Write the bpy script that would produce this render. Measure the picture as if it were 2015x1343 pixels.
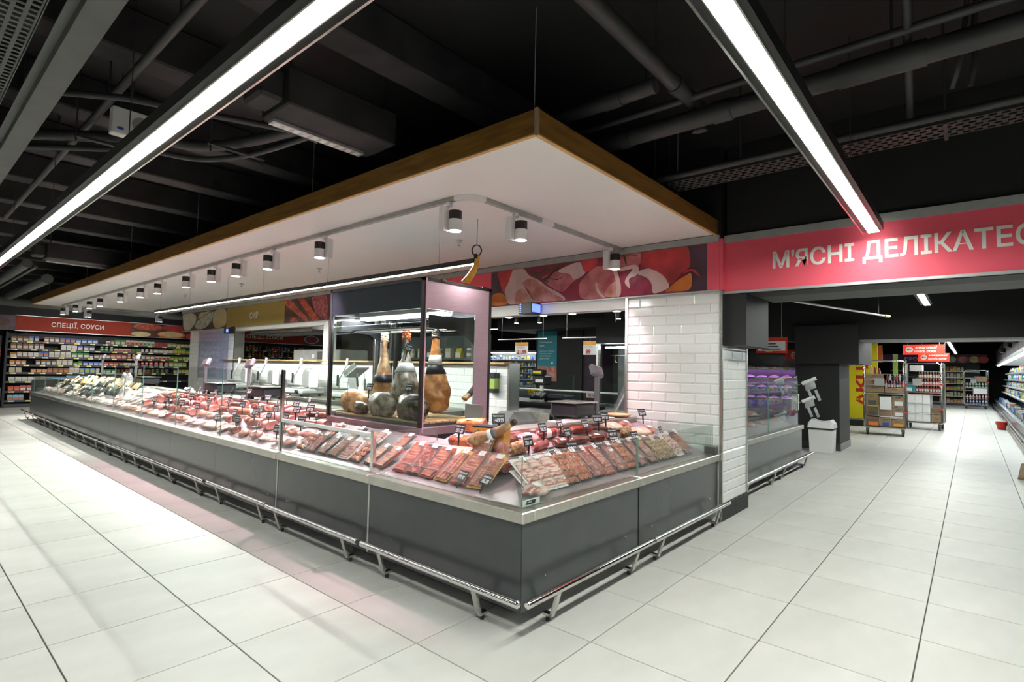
import bpy, math, random
from mathutils import Matrix, Vector
R = math.radians
for o in list(bpy.data.objects):
    bpy.data.objects.remove(o)
scene = bpy.context.scene
COL = scene.collection

# ---------------------------------------------------------------- camera
YAW, PITCH, ROLL, FPX = 0.7075, 0.0510, 0.0218, 1058.76
CAM = Vector((0.0, 0.0, 1.40))
_f = Vector((math.cos(YAW)*math.cos(PITCH), math.sin(YAW)*math.cos(PITCH), math.sin(PITCH)))
_r = Vector((math.sin(YAW), -math.cos(YAW), 0))
_u = _r.cross(_f)
_r, _u = math.cos(ROLL)*_r+math.sin(ROLL)*_u, -math.sin(ROLL)*_r+math.cos(ROLL)*_u
cd = bpy.data.cameras.new('camera')
cam = bpy.data.objects.new('camera', cd); COL.objects.link(cam)
m = Matrix.Identity(4)
for i in range(3):
    m[i][0], m[i][1], m[i][2], m[i][3] = _r[i], _u[i], -_f[i], CAM[i]
cam.matrix_world = m
cd.sensor_width = 36.0; cd.sensor_fit = 'HORIZONTAL'
cd.lens = FPX/2015*36.0
cd.clip_start = 0.05; cd.clip_end = 200
scene.camera = cam

# ---------------------------------------------------------------- world, exposure, light levels
w = bpy.data.worlds.new('world'); scene.world = w; w.use_nodes = True
bg = w.node_tree.nodes['Background']
bg.inputs[0].default_value = (0.95, 1.0, 0.97, 1); bg.inputs[1].default_value = 0.035
vs = scene.view_settings
vs.view_transform = 'Standard'; vs.look = 'None'; vs.gamma = 1.0; vs.use_curve_mapping = False
vs.exposure = 0.53
scene.cycles.use_denoising = True
scene.cycles.max_bounces = 10; scene.cycles.transparent_max_bounces = 24
scene.cycles.caustics_reflective = False; scene.cycles.caustics_refractive = False
scene.cycles.sample_clamp_indirect = 6.0
STRIP_E = 37.0        # emission of the ceiling strip lamps
SPOT_W = 300.0         # watts of each track spot
STRIP_COL = (0.95, 1.0, 0.94)
PINK = (1.0, 0.60, 0.71)
NEUTRAL = (1.0, 0.97, 0.93)

rnd = random.Random(7)

# ---------------------------------------------------------------- helpers
def tag(o, label=None, cat=None, group=None, kind=None):
    if label: o['label'] = label
    if cat: o['category'] = cat
    if group: o['group'] = group
    if kind: o['kind'] = kind
    return o

def empty(name, loc=(0, 0, 0), label=None, cat=None, group=None, rz=0, kind=None):
    o = bpy.data.objects.new(name, None); COL.objects.link(o)
    o.location = loc; o.rotation_euler = (0, 0, rz); o.empty_display_size = 0.1
    return tag(o, label, cat, group, kind)

def attach(o, parent, world=True):
    o.parent = parent
    if parent is not None and world and parent.type == 'EMPTY':
        o.matrix_parent_inverse = parent.matrix_basis.inverted()
    return o

def ob(name, mesh, parent=None, world=True):
    o = bpy.data.objects.new(name, mesh); COL.objects.link(o)
    if parent is not None: attach(o, parent, world)
    return o

def copy_tree(o, parent=None):
    c = o.copy(); COL.objects.link(c)
    if parent is not None:
        c.parent = parent
        c.matrix_parent_inverse = o.matrix_parent_inverse.copy()
    for ch in list(o.children):
        copy_tree(ch, c)
    return c

ORD = ['first', 'second', 'third', 'fourth', 'fifth', 'sixth', 'seventh', 'eighth', 'ninth', 'tenth', 'eleventh', 'twelfth',
       'thirteenth', 'fourteenth', 'fifteenth', 'sixteenth', 'seventeenth', 'eighteenth', 'nineteenth']
TENS = {2: 'twent', 3: 'thirt', 4: 'fort', 5: 'fift', 6: 'sixt', 7: 'sevent', 8: 'eight', 9: 'ninet'}
def nth(n):            # 0 -> first
    if n < 19: return ORD[n]
    k = n+1
    if k % 10 == 0: return TENS[k//10]+'ieth'
    return TENS[k//10]+'y-'+ORD[k % 10-1]

class MB:
    def __init__(s): s.v = []; s.f = []; s.mi = []; s.cur = 0
    def face(s, idx): s.f.append(tuple(idx)); s.mi.append(s.cur)
    def add(s, vs_, fs, M=None):
        b = len(s.v)
        for p in vs_:
            s.v.append(tuple(M @ Vector(p)) if M is not None else tuple(p))
        for q in fs: s.face([b+i for i in q])
        return s
    def box(s, x0, y0, z0, x1, y1, z1, M=None):
        x0, x1 = min(x0, x1), max(x0, x1); y0, y1 = min(y0, y1), max(y0, y1); z0, z1 = min(z0, z1), max(z0, z1)
        return s.add([(x0, y0, z0), (x1, y0, z0), (x1, y1, z0), (x0, y1, z0), (x0, y0, z1), (x1, y0, z1), (x1, y1, z1), (x0, y1, z1)],
                     [(0, 3, 2, 1), (4, 5, 6, 7), (0, 1, 5, 4), (1, 2, 6, 5), (2, 3, 7, 6), (3, 0, 4, 7)], M)
    def cbox(s, x0, y0, z0, x1, y1, z1, b=0.01, M=None):   # chamfered box
        c = [(x0+x1)/2, (y0+y1)/2, (z0+z1)/2]; h = [abs(x1-x0)/2, abs(y1-y0)/2, abs(z1-z0)/2]
        b = min(b, min(h)*0.9); vv = []; idx = {}
        for sx in (-1, 1):
            for sy in (-1, 1):
                for sz in (-1, 1):
                    sg = (sx, sy, sz)
                    for a in range(3):
                        p = [c[i]+sg[i]*(h[i] if i == a else h[i]-b) for i in range(3)]
                        idx[(sg, a)] = len(vv); vv.append(p)
        ff = []
        for a in range(3):
            o1, o2 = [(1, 2), (2, 0), (0, 1)][a]
            for sgn in (-1, 1):
                q = []
                for (p, r_) in ((-1, -1), (1, -1), (1, 1), (-1, 1)):
                    t = [0, 0, 0]; t[a] = sgn; t[o1] = p; t[o2] = r_
                    q.append(idx[(tuple(t), a)])
                ff.append(q if sgn > 0 else q[::-1])
        for a in range(3):                                   # edges along axis a
            o1, o2 = [(1, 2), (2, 0), (0, 1)][a]
            for p in (-1, 1):
                for r_ in (-1, 1):
                    t0 = [0, 0, 0]; t0[a] = -1; t0[o1] = p; t0[o2] = r_
                    t1 = list(t0); t1[a] = 1
                    q = [idx[(tuple(t0), o1)], idx[(tuple(t1), o1)], idx[(tuple(t1), o2)], idx[(tuple(t0), o2)]]
                    ff.append(q if p*r_ < 0 else q[::-1])
        for sx in (-1, 1):
            for sy in (-1, 1):
                for sz in (-1, 1):
                    q = [idx[((sx, sy, sz), a)] for a in range(3)]
                    ff.append(q if sx*sy*sz > 0 else q[::-1])
        return s.add(vv, ff, M)
    def cyl(s, p0, p1, r0, r1=None, n=16, caps=True):
        r1 = r0 if r1 is None else r1
        p0 = Vector(p0); p1 = Vector(p1); d = (p1-p0).normalized()
        a = Vector((0, 0, 1)) if abs(d.z) < 0.9 else Vector((1, 0, 0))
        x = d.cross(a).normalized(); y = d.cross(x)
        b = len(s.v)
        for p, r_ in ((p0, r0), (p1, r1)):
            for k in range(n):
                t = 2*math.pi*k/n
                s.v.append(tuple(p+x*(r_*math.cos(t))+y*(r_*math.sin(t))))
        for k in range(n):
            s.face((b+k, b+(k+1) % n, b+n+(k+1) % n, b+n+k))
        if caps:
            s.face([b+k for k in range(n)][::-1]); s.face([b+n+k for k in range(n)])
        return s
    def tube(s, pts, r, n=10, closed=False):
        pts = [Vector(p) for p in pts]; N = len(pts); b = len(s.v); prev = None
        rr = r if isinstance(r, (list, tuple)) else [r]*N
        for i, p in enumerate(pts):
            if closed: d = pts[(i+1) % N]-pts[i-1]
            else: d = pts[min(i+1, N-1)]-pts[max(i-1, 0)]
            d.normalize()
            if prev is None:
                a = Vector((0, 0, 1)) if abs(d.z) < 0.9 else Vector((1, 0, 0))
                x = d.cross(a).normalized()
            else:
                x = (prev-d*prev.dot(d)).normalized()
            prev = x; y = d.cross(x)
            for k in range(n):
                t = 2*math.pi*k/n
                s.v.append(tuple(p+x*(rr[i]*math.cos(t))+y*(rr[i]*math.sin(t))))
        for i in range(N if closed else N-1):
            j = (i+1) % N
            for k in range(n):
                s.face((b+i*n+k, b+i*n+(k+1) % n, b+j*n+(k+1) % n, b+j*n+k))
        if not closed:
            s.face([b+k for k in range(n)][::-1]); s.face([b+(N-1)*n+k for k in range(n)])
        return s
    def lathe(s, prof, n=20, M=None):      # prof: (r, z) bottom to top
        vv = []; ff = []
        for r_, z in prof:
            for k in range(n):
                t = 2*math.pi*k/n; vv.append((r_*math.cos(t), r_*math.sin(t), z))
        for i in range(len(prof)-1):
            for k in range(n):
                ff.append((i*n+k, i*n+(k+1) % n, (i+1)*n+(k+1) % n, (i+1)*n+k))
        ff.append(tuple(range(n))[::-1]); e = (len(prof)-1)*n; ff.append(tuple(range(e, e+n)))
        return s.add(vv, ff, M)
    def rings(s, rings_, cap=True):         # list of equal-length point loops
        n = len(rings_[0]); b = len(s.v)
        for q in rings_:
            for p in q: s.v.append(tuple(p))
        for i in range(len(rings_)-1):
            for k in range(n):
                s.face((b+i*n+k, b+i*n+(k+1) % n, b+(i+1)*n+(k+1) % n, b+(i+1)*n+k))
        if cap:
            s.face([b+k for k in range(n)][::-1]); e = b+(len(rings_)-1)*n; s.face([e+k for k in range(n)])
        return s
    def prism(s, poly, fn, d0, d1):         # poly of (a,b); fn(a,b,d)->xyz
        n = len(poly); b = len(s.v)
        for d in (d0, d1):
            for a, c in poly: s.v.append(tuple(fn(a, c, d)))
        s.face([b+k for k in range(n)][::-1]); s.face([b+n+k for k in range(n)])
        for k in range(n): s.face((b+k, b+(k+1) % n, b+n+(k+1) % n, b+n+k))
        return s
    def blob(s, rx, ry, rz, n=14, m_=8, wob=0.12, seed=0, M=None, flat=0.0):
        q = random.Random(seed); ph = [q.uniform(0, 6.28) for _ in range(6)]
        vv = []; ff = []
        for i in range(m_+1):
            th = math.pi*i/m_
            for k in range(n):
                t = 2*math.pi*k/n
                w_ = 1+wob*(math.sin(2*t+ph[0])*math.sin(th*2+ph[1])+0.6*math.sin(3*t+ph[2]+th*3))
                z = math.cos(th)
                if flat: z = max(z, -1+flat)
                vv.append((rx*math.sin(th)*math.cos(t)*w_, ry*math.sin(th)*math.sin(t)*w_, rz*z*w_))
        for i in range(m_):
            for k in range(n):
                ff.append((i*n+k, (i+1)*n+k, (i+1)*n+(k+1) % n, i*n+(k+1) % n))
        return s.add(vv, ff, M)
    def mesh(s, name, mats, smooth=False):
        me = bpy.data.meshes.new(name)
        me.from_pydata(s.v, [], s.f)
        for mt in (mats if isinstance(mats, (list, tuple)) else [mats]): me.materials.append(mt)
        if any(s.mi): me.polygons.foreach_set('material_index', s.mi)
        if smooth: me.polygons.foreach_set('use_smooth', [True]*len(s.f))
        me.update()
        return me
    def build(s, name, mats, parent=None, smooth=False, world=True):
        return ob(name, s.mesh(name, mats, smooth), parent, world)

def smooth_by_angle(o, ang=40):
    me = o.data
    try:
        me.polygons.foreach_set('use_smooth', [True]*len(me.polygons))
        me.set_sharp_from_angle(angle=R(ang))
    except Exception:
        pass
    return o

# ---------------------------------------------------------------- materials
def _nodes(name):
    mt = bpy.data.materials.new(name); mt.use_nodes = True
    nt = mt.node_tree
    return mt, nt, nt.nodes['Principled BSDF']
def c4(c, k=1.0): return (min(1, c[0]*k), min(1, c[1]*k), min(1, c[2]*k), 1)
def mat(name, col, rough=0.5, metal=0.0, var=0.08, scale=6.0, spec=0.5, col2=None, bump=0.0, stretch=None, coat=0.0, lo=0.35, hi=0.65, detail=3.0, rnd_amt=0.0, aniso=None):
    mt, nt, b = _nodes(name)
    tc = nt.nodes.new('ShaderNodeTexCoord'); mp = nt.nodes.new('ShaderNodeMapping')
    nt.links.new(tc.outputs['Object'], mp.inputs['Vector'])
    if stretch: mp.inputs['Scale'].default_value = stretch
    nz = nt.nodes.new('ShaderNodeTexNoise'); nz.inputs['Scale'].default_value = scale; nz.inputs['Detail'].default_value = detail
    nt.links.new(mp.outputs[0], nz.inputs['Vector'])
    rp = nt.nodes.new('ShaderNodeValToRGB')
    rp.color_ramp.elements[0].position = lo; rp.color_ramp.elements[1].position = hi
    rp.color_ramp.elements[0].color = c4(col, 1-var); rp.color_ramp.elements[1].color = c4(col2 if col2 else col, 1 if col2 else 1+var)
    nt.links.new(nz.outputs['Fac'], rp.inputs['Fac'])
    out = rp.outputs['Color']
    if rnd_amt:
        oi = nt.nodes.new('ShaderNodeObjectInfo')
        mr = nt.nodes.new('ShaderNodeMapRange'); mr.inputs['To Min'].default_value = 1-rnd_amt; mr.inputs['To Max'].default_value = 1+rnd_amt
        nt.links.new(oi.outputs['Random'], mr.inputs['Value'])
        vm = nt.nodes.new('ShaderNodeVectorMath'); vm.operation = 'SCALE'
        nt.links.new(out, vm.inputs[0]); nt.links.new(mr.outputs[0], vm.inputs['Scale'])
        out = vm.outputs[0]
    nt.links.new(out, b.inputs['Base Color'])
    b.inputs['Roughness'].default_value = rough; b.inputs['Metallic'].default_value = metal
    b.inputs['Specular IOR Level'].default_value = spec
    if coat: b.inputs['Coat Weight'].default_value = coat; b.inputs['Coat Roughness'].default_value = 0.12
    if bump:
        bp = nt.nodes.new('ShaderNodeBump'); bp.inputs['Strength'].default_value = bump; bp.inputs['Distance'].default_value = 0.01
        nt.links.new(nz.outputs['Fac'], bp.inputs['Height']); nt.links.new(bp.outputs[0], b.inputs['Normal'])
    return mt
def emit(name, col, e):
    mt, nt, b = _nodes(name)
    b.inputs['Base Color'].default_value = (0.9, 0.9, 0.9, 1)
    b.inputs['Emission Color'].default_value = c4(col); b.inputs['Emission Strength'].default_value = e
    return mt
def glass(name, tint=(0.95, 0.98, 0.965), ior=1.5, rough=0.0, amount=1.0):
    mt = bpy.data.materials.new(name); mt.use_nodes = True; nt = mt.node_tree
    nt.nodes.clear()
    o = nt.nodes.new('ShaderNodeOutputMaterial'); mx = nt.nodes.new('ShaderNodeMixShader')
    t = nt.nodes.new('ShaderNodeBsdfTransparent'); g = nt.nodes.new('ShaderNodeBsdfGlossy'); fr = nt.nodes.new('ShaderNodeLayerWeight')
    t.inputs['Color'].default_value = c4(tint); g.inputs['Roughness'].default_value = rough; pw = nt.nodes.new('ShaderNodeMath'); pw.operation = 'POWER'; pw.inputs[1].default_value = 5.0
    ml = nt.nodes.new('ShaderNodeMath'); ml.operation = 'MULTIPLY_ADD'; ml.inputs[1].default_value = 0.9*amount; ml.inputs[2].default_value = 0.04*amount
    nt.links.new(fr.outputs['Facing'], pw.inputs[0]); nt.links.new(pw.outputs[0], ml.inputs[0]); nt.links.new(ml.outputs[0], mx.inputs[0])
    nt.links.new(t.outputs[0], mx.inputs[1]); nt.links.new(g.outputs[0], mx.inputs[2]); nt.links.new(mx.outputs[0], o.inputs['Surface'])
    return mt
def film(name, col=(0.9, 0.9, 0.9), alpha=0.25, rough=0.15):    # thin clear plastic
    mt, nt, b = _nodes(name)
    b.inputs['Base Color'].default_value = c4(col); b.inputs['Roughness'].default_value = rough; b.inputs['Alpha'].default_value = alpha
    return mt

MT = {}
def S(name, *a, **k):
    MT[name] = mat(name, *a, **k); return MT[name]
S('floor_tile', (0.56, 0.548, 0.512), rough=0.50, var=0.06, scale=1.6, detail=6, rnd_amt=0.035, stretch=(1, 2.2, 1), spec=0.4)
S('grout', (0.10, 0.09, 0.08), rough=0.9)
S('black_paint', (0.012, 0.012, 0.013), rough=0.6, var=0.2, scale=2)
S('ceiling_black', (0.005, 0.005, 0.0055), rough=0.75, var=0.25, scale=3, bump=0.2)
S('beam_grey', (0.026, 0.024, 0.026), rough=0.8, var=0.3, scale=4, bump=0.3)
S('pipe_black', (0.030, 0.030, 0.031), rough=0.55, var=0.15, scale=5)
S('channel_grey', (0.105, 0.11, 0.105), rough=0.6, var=0.1, scale=4)
S('charcoal_wall', (0.011, 0.0115, 0.0115), rough=0.6, var=0.1, scale=2)
S('charcoal_panel', (0.046, 0.052, 0.054), rough=0.24, var=0.05, scale=5, spec=0.55)
S('soffit_grey', (0.075, 0.08, 0.075), rough=0.6)
S('steel', (0.62, 0.61, 0.57), rough=0.27, metal=1.0, var=0.05, scale=12, stretch=(1, 1, 12))
S('steel_ledge', (0.60, 0.585, 0.53), rough=0.33, metal=1.0, var=0.07, scale=7, stretch=(6, 1, 1))
S('chrome', (0.74, 0.73, 0.70), rough=0.12, metal=1.0, var=0.02)
S('dark_steel', (0.16, 0.15, 0.155), rough=0.35, metal=0.7)
S('alu_trim', (0.52, 0.52, 0.52), rough=0.4, metal=0.6, var=0.04)
S('grey_trim', (0.33, 0.33, 0.32), rough=0.55)
S('white_paint', (0.80, 0.79, 0.77), rough=0.55, var=0.015, scale=2)
S('canopy_white', (0.93, 0.915, 0.895), rough=0.38, var=0.012, scale=1.5)
S('white_tile', (0.84, 0.84, 0.82), rough=0.12, var=0.02, scale=3, rnd_amt=0.02, spec=0.6)
S('tile_grout', (0.70, 0.70, 0.68), rough=0.8)
S('wood', (0.19, 0.085, 0.015), rough=0.45, col2=(0.27, 0.13, 0.028), var=0.15, scale=3.0, stretch=(1, 1, 9), detail=8)
S('wood_edge', (0.62, 0.36, 0.13), rough=0.45, var=0.1)
S('ledge_wood', (0.55, 0.36, 0.17), rough=0.45, var=0.12, scale=3, stretch=(6, 1, 1))
S('pink_sign', (0.86, 0.115, 0.165), rough=0.5, var=0.02, spec=0.25)
S('red_sign', (0.32, 0.042, 0.022), rough=0.6, var=0.03, spec=0.15)
S('gold_sign', (0.34, 0.24, 0.065), rough=0.6, var=0.03, spec=0.15)
S('letter_white', (0.80, 0.78, 0.72), rough=0.5, var=0.01)
S('chalk', (0.86, 0.86, 0.88), rough=0.8, var=0.02)
S('tag_black', (0.014, 0.014, 0.018), rough=0.45)
S('lamp_black', (0.012, 0.012, 0.013), rough=0.4)
S('lamp_white', (0.78, 0.78, 0.78), rough=0.4, var=0.01)
S('scale_plastic', (0.16, 0.155, 0.175), rough=0.4, var=0.06)
S('scale_dark', (0.028, 0.027, 0.034), rough=0.35)
S('pink_lit_steel', (0.50, 0.35, 0.41), rough=0.35, metal=0.25, var=0.04, scale=8, stretch=(1, 1, 8))  # pink of the reflected meat lights put into the steel's colour
S('navy_panel', (0.012, 0.018, 0.026), rough=0.45, spec=0.25)
S('frame_dark', (0.035, 0.033, 0.035), rough=0.3, metal=0.4)
S('tray_steel', (0.33, 0.28, 0.29), rough=0.32, metal=0.35)
S('tray_rear', (0.34, 0.25, 0.27), rough=0.35, metal=0.6)
S('marble', (0.72, 0.66, 0.65), rough=0.3, var=0.1, scale=10)
S('teal', (0.03, 0.27, 0.33), rough=0.5, var=0.03)
S('yellow_sign', (0.85, 0.72, 0.01), rough=0.5, var=0.02)
S('red_letter', (0.60, 0.035, 0.015), rough=0.5)
S('arrow_red', (0.72, 0.035, 0.015), rough=0.4)
S('plastic_white', (0.82, 0.82, 0.80), rough=0.35, var=0.01)
S('plastic_red', (0.62, 0.03, 0.02), rough=0.35)
S('cardboard', (0.30, 0.205, 0.125), rough=0.8, var=0.15, scale=5)
S('cardboard_dark', (0.19, 0.125, 0.075), rough=0.8, var=0.1)
S('rubber', (0.03, 0.028, 0.026), rough=0.7)
S('cloth', (0.40, 0.37, 0.32), rough=0.95, var=0.15, scale=30, bump=0.4)
S('brown_cloth', (0.30, 0.21, 0.13), rough=0.95, var=0.15, scale=8)
S('purple_wall', (0.045, 0.022, 0.042), rough=0.5)
S('green_wall', (0.075, 0.085, 0.075), rough=0.6)
S('soap_green', (0.35, 0.50, 0.12), rough=0.2)
S('orange_card', (0.70, 0.32, 0.06), rough=0.5, var=0.1)
S('shelf_grey', (0.06, 0.06, 0.065), rough=0.5)
S('ticket_yellow', (0.75, 0.74, 0.10), rough=0.5)
S('ticket_orange', (0.85, 0.20, 0.04), rough=0.5)
MT['glass'] = glass('counter_glass', amount=0.85)
MT['glass_edge'] = mat('glass_edge', (0.16, 0.30, 0.24), rough=0.15, var=0.1)
MT['film'] = film('clear_film', (0.92, 0.90, 0.90), 0.07, 0.10)
MT['film_white'] = film('bag_film', (0.88, 0.9, 0.9), 0.32, 0.3)
MT['strip_emit'] = emit('strip_lamp_glow', STRIP_COL, STRIP_E)
MT['strip_emit2'] = emit('passage_lamp_glow', STRIP_COL, STRIP_E*2.0)
MT['strip_emit3'] = emit('right_lamp_glow', STRIP_COL, STRIP_E*1.6)
MT['strip_emit4'] = emit('left_lamp_glow', STRIP_COL, STRIP_E*0.72)
MT['strip_dim'] = emit('linear_lamp_glow', (0.97, 1.0, 0.95), 460.0)
MT['spot_emit'] = emit('spot_lens_glow', (1.0, 0.93, 0.92), 14.0)
MT['case_emit'] = emit('case_lamp_glow', (0.86, 0.92, 1.0), 45.0)
MT['purple_emit'] = emit('meat_lamp_glow', (0.62, 0.30, 1.0), 14.0)
MT['fridge_emit'] = emit('fridge_lamp_glow', (0.80, 0.92, 1.0), 14.0)
MT['blue_screen'] = emit('blue_screen_glow', (0.03, 0.12, 1.0), 1.6)
def meat(name, lean, fat, scale=9, rough=0.3, lo=0.42, hi=0.62, stretch=None):
    MT[name] = mat(name, lean, rough=rough, col2=fat, var=0.12, scale=scale, lo=lo, hi=hi, stretch=stretch, detail=6, coat=0.3, bump=0.35, spec=0.5)
    return MT[name]
meat('salami', (0.24, 0.028, 0.018), (0.50, 0.20, 0.14), 42, lo=0.5, hi=0.62)
meat('prosciutto', (0.36, 0.045, 0.024), (0.64, 0.33, 0.20), 12, stretch=(1, 6, 1), lo=0.45, hi=0.68)
meat('prosciutto_dark', (0.22, 0.030, 0.016), (0.48, 0.17, 0.07), 10, stretch=(1, 8, 1))
meat('bacon', (0.40, 0.055, 0.04), (0.74, 0.52, 0.44), 14, stretch=(1, 5, 1), lo=0.42, hi=0.55)
meat('chorizo', (0.36, 0.06, 0.012), (0.54, 0.19, 0.06), 36)
meat('boiled_ham', (0.52, 0.16, 0.15), (0.66, 0.31, 0.27), 14)
meat('smoked', (0.36, 0.10, 0.035), (0.55, 0.22, 0.08), 9)
meat('casing_red', (0.19, 0.028, 0.022), (0.33, 0.075, 0.05), 16)
meat('casing_brown', (0.10, 0.028, 0.018), (0.20, 0.07, 0.04), 16)
meat('casing_pink', (0.52, 0.17, 0.15), (0.64, 0.30, 0.25), 10)
meat('herb_crust', (0.28, 0.12, 0.045), (0.60, 0.42, 0.20), 60, rough=0.6)
meat('fat_cream', (0.70, 0.52, 0.36), (0.80, 0.68, 0.52), 6)
meat('ham_skin', (0.30, 0.16, 0.06), (0.58, 0.42, 0.20), 16, rough=0.4)
meat('ham_grey', (0.16, 0.12, 0.08), (0.44, 0.38, 0.30), 14, rough=0.45)
meat('ham_dark', (0.030, 0.018, 0.010), (0.26, 0.19, 0.11), 15, rough=0.28, lo=0.45, hi=0.7)
meat('ham_orange', (0.48, 0.16, 0.035), (0.66, 0.34, 0.12), 14, rough=0.35)
meat('ham_tan', (0.36, 0.18, 0.08), (0.60, 0.40, 0.22), 14)
meat('cheese_cream', (0.62, 0.50, 0.30), (0.70, 0.62, 0.44), 6, rough=0.4)
meat('cheese_yellow', (0.72, 0.48, 0.16), (0.78, 0.60, 0.28), 6, rough=0.4)
meat('cheese_dark', (0.035, 0.040, 0.038), (0.12, 0.13, 0.11), 6, rough=0.3)
meat('pack_pale', (0.40, 0.35, 0.27), (0.66, 0.60, 0.50), 14, rough=0.25)
meat('pack_pink', (0.48, 0.22, 0.18), (0.68, 0.48, 0.42), 14, rough=0.25)

# ---------------------------------------------------------------- lettering
_tc = {}
def text_mesh(s_, bold=0.012):
    if (s_, bold) in _tc: return _tc[(s_, bold)]
    cu = bpy.data.curves.new('lettering', 'FONT'); cu.body = s_; cu.size = 1.0; cu.extrude = 0.01; cu.offset = bold
    cu.resolution_u = 3; cu.align_x = 'LEFT'
    t = bpy.data.objects.new('lettering_source', cu)
    me = bpy.data.meshes.new_from_object(t)
    bpy.data.objects.remove(t)
    xs = [v.co.x for v in me.vertices] or [0, 1]; ys = [v.co.y for v in me.vertices] or [0, 1]
    x0, x1, y0, y1 = min(xs), max(xs), min(ys), max(ys)
    for v in me.vertices: v.co.x -= x0; v.co.y -= y0
    _tc[(s_, bold)] = (me, x1-x0, y1-y0)
    return _tc[(s_, bold)]
FACE_X = Matrix(((0, 0, -1, 0), (-1, 0, 0, 0), (0, 1, 0, 0), (0, 0, 0, 1)))   # on a wall facing -X
FACE_Y = Matrix(((1, 0, 0, 0), (0, 0, -1, 0), (0, 1, 0, 0), (0, 0, 0, 1)))    # on a wall facing -Y
def lettering(s_, pos, orient, width=None, height=None, material=None, parent=None, name='lettering', bold=0.012, thick=0.25):
    me, w_, h_ = text_mesh(s_, bold)
    mm = me.copy(); mm.materials.clear(); mm.materials.append(material or MT['letter_white'])
    sx = width/w_ if width else height/h_
    sy = height/h_ if height else sx
    M = Matrix.Translation(pos) @ orient @ Matrix.Diagonal((sx, sy, thick, 1))
    mm.transform(M)
    return ob(name, mm, parent)

# ================================================================ STRUCTURE
def proj(p):
    d = Vector(p)-CAM; w_ = d.dot(_f)
    if w_ < 0.05: return None
    return 1007.5+FPX*d.dot(_r)/w_, 671.5-FPX*d.dot(_u)/w_, w_

# floor: grout bed, every tile that shows large is a piece of its own
fl = MB().box(-6, -6, -0.12, 42, 25, -0.006).build('floor', MT['grout']); tag(fl, kind='structure')
TX0, TPX, TY0, TPY, GAP = 0.596, 0.6186, 0.234, 0.6425, 0.0062
vis, rest = [], []
for i in range(-10, 67):
    for j in range(-9, 38):
        x0, y0 = TX0+i*TPX, TY0+j*TPY
        cx, cy = x0+TPX/2, y0+TPY/2
        if not (-6 < x0 and x0+TPX < 42 and -6 < y0 and y0+TPY < 25): continue
        seen = False
        for (a, b_) in ((cx, cy), (x0, y0), (x0+TPX, y0), (x0, y0+TPY), (x0+TPX, y0+TPY)):
            q = proj((a, b_, 0))
            if q and -5 < q[0] < 2020 and 700 < q[1] < 1350: seen = True
        hidden = (x0 > 2.35 and y0 > 1.95 and y0 < 16.3) or (x0 > 12.8 and y0 > 3.0) or y0 > 20.4
        if seen and not hidden: vis.append(((cx-CAM.x)**2+(cy-CAM.y)**2, x0, y0))
        else: rest.append((x0, y0))
vis.sort()
rest += [(a, b_) for _, a, b_ in vis[300:]]
tm = MB(); e_ = 0.0012
tm.add([(0, 0, -0.006), (TPX-GAP, 0, -0.006), (TPX-GAP, TPY-GAP, -0.006), (0, TPY-GAP, -0.006),
        (0, 0, -e_), (TPX-GAP, 0, -e_), (TPX-GAP, TPY-GAP, -e_), (0, TPY-GAP, -e_),
        (e_, e_, 0), (TPX-GAP-e_, e_, 0), (TPX-GAP-e_, TPY-GAP-e_, 0), (e_, TPY-GAP-e_, 0)],
       [(0, 1, 5, 4), (1, 2, 6, 5), (2, 3, 7, 6), (3, 0, 4, 7), (4, 5, 9, 8), (5, 6, 10, 9), (6, 7, 11, 10), (7, 4, 8, 11), (8, 9, 10, 11)])
tile_me = tm.mesh('tile', MT['floor_tile'])
for _, a, b_ in vis[:300]:
    o = ob('tile', tile_me, fl, False); o.location = (a+GAP/2, b_+GAP/2, 0)
tm = MB()
for a, b_ in rest:
    tm.box(a+GAP/2, b_+GAP/2, -0.006, a+TPX-GAP/2, b_+TPY-GAP/2, 0)
o = tm.build('tile_field', MT['floor_tile'], fl); o['kind'] = 'stuff'

# ceiling with downstand beams
ce = MB().box(-6, -6, 3.62, 42, 25, 3.74).build('ceiling', MT['ceiling_black']); tag(ce, kind='structure')
for k in range(13):
    y = 2.74+1.25*k
    q = MB().cbox(-6, y, 3.34, 5.25, y+0.24, 3.62, 0.012)
    q.build('beam', MT['beam_grey'], ce)
MB().cbox(5.6, 0.9, 3.2, 42, 1.3, 3.62, 0.01).build('beam', MT['ceiling_black'], ce)

# wall behind the spice shelving
o = MB().box(-6, 21.2, 0, 16, 21.4, 3.62).build('wall_left', MT['black_paint']); tag(o, kind='structure')
o = MB().box(-6.2, -6, 0, -6, 25, 3.62).build('wall_front', MT['charcoal_wall']); tag(o, kind='structure')
# wall over the passage
o = MB().box(5.30, -6, 2.16, 5.62, 1.80, 3.62).build('wall_passage', MT['charcoal_wall']); tag(o, kind='structure')
MB().box(5.62, -6, 2.16, 6.15, 1.60, 2.42).build('soffit', MT['soffit_grey'], o)
# wall over the back of the deli, with the print band's backing
wb = empty('wall_back', (5.22, 9, 0), kind='structure')
MB().box(5.222, 1.83, 2.20, 5.42, 16.12, 3.62).build('upper_wall', MT['charcoal_wall'], wb)
MB().box(5.19, 1.84, 2.672, 5.222, 16.15, 2.737).build('trim', MT['grey_trim'], wb)
MB().box(5.205, 1.84, 2.188, 5.222, 16.14, 2.203).build('trim', MT['alu_trim'], wb)
# white soffit under the band, over the opening, with down lights
sf = MB().box(5.222, 2.845, 2.075, 5.41, 4.95, 2.20).build('soffit', MT['white_paint'], wb)
MB().box(5.225, 9.0, 2.12, 5.40, 12.85, 2.20).build('soffit', MT['white_paint'], wb)

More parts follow.
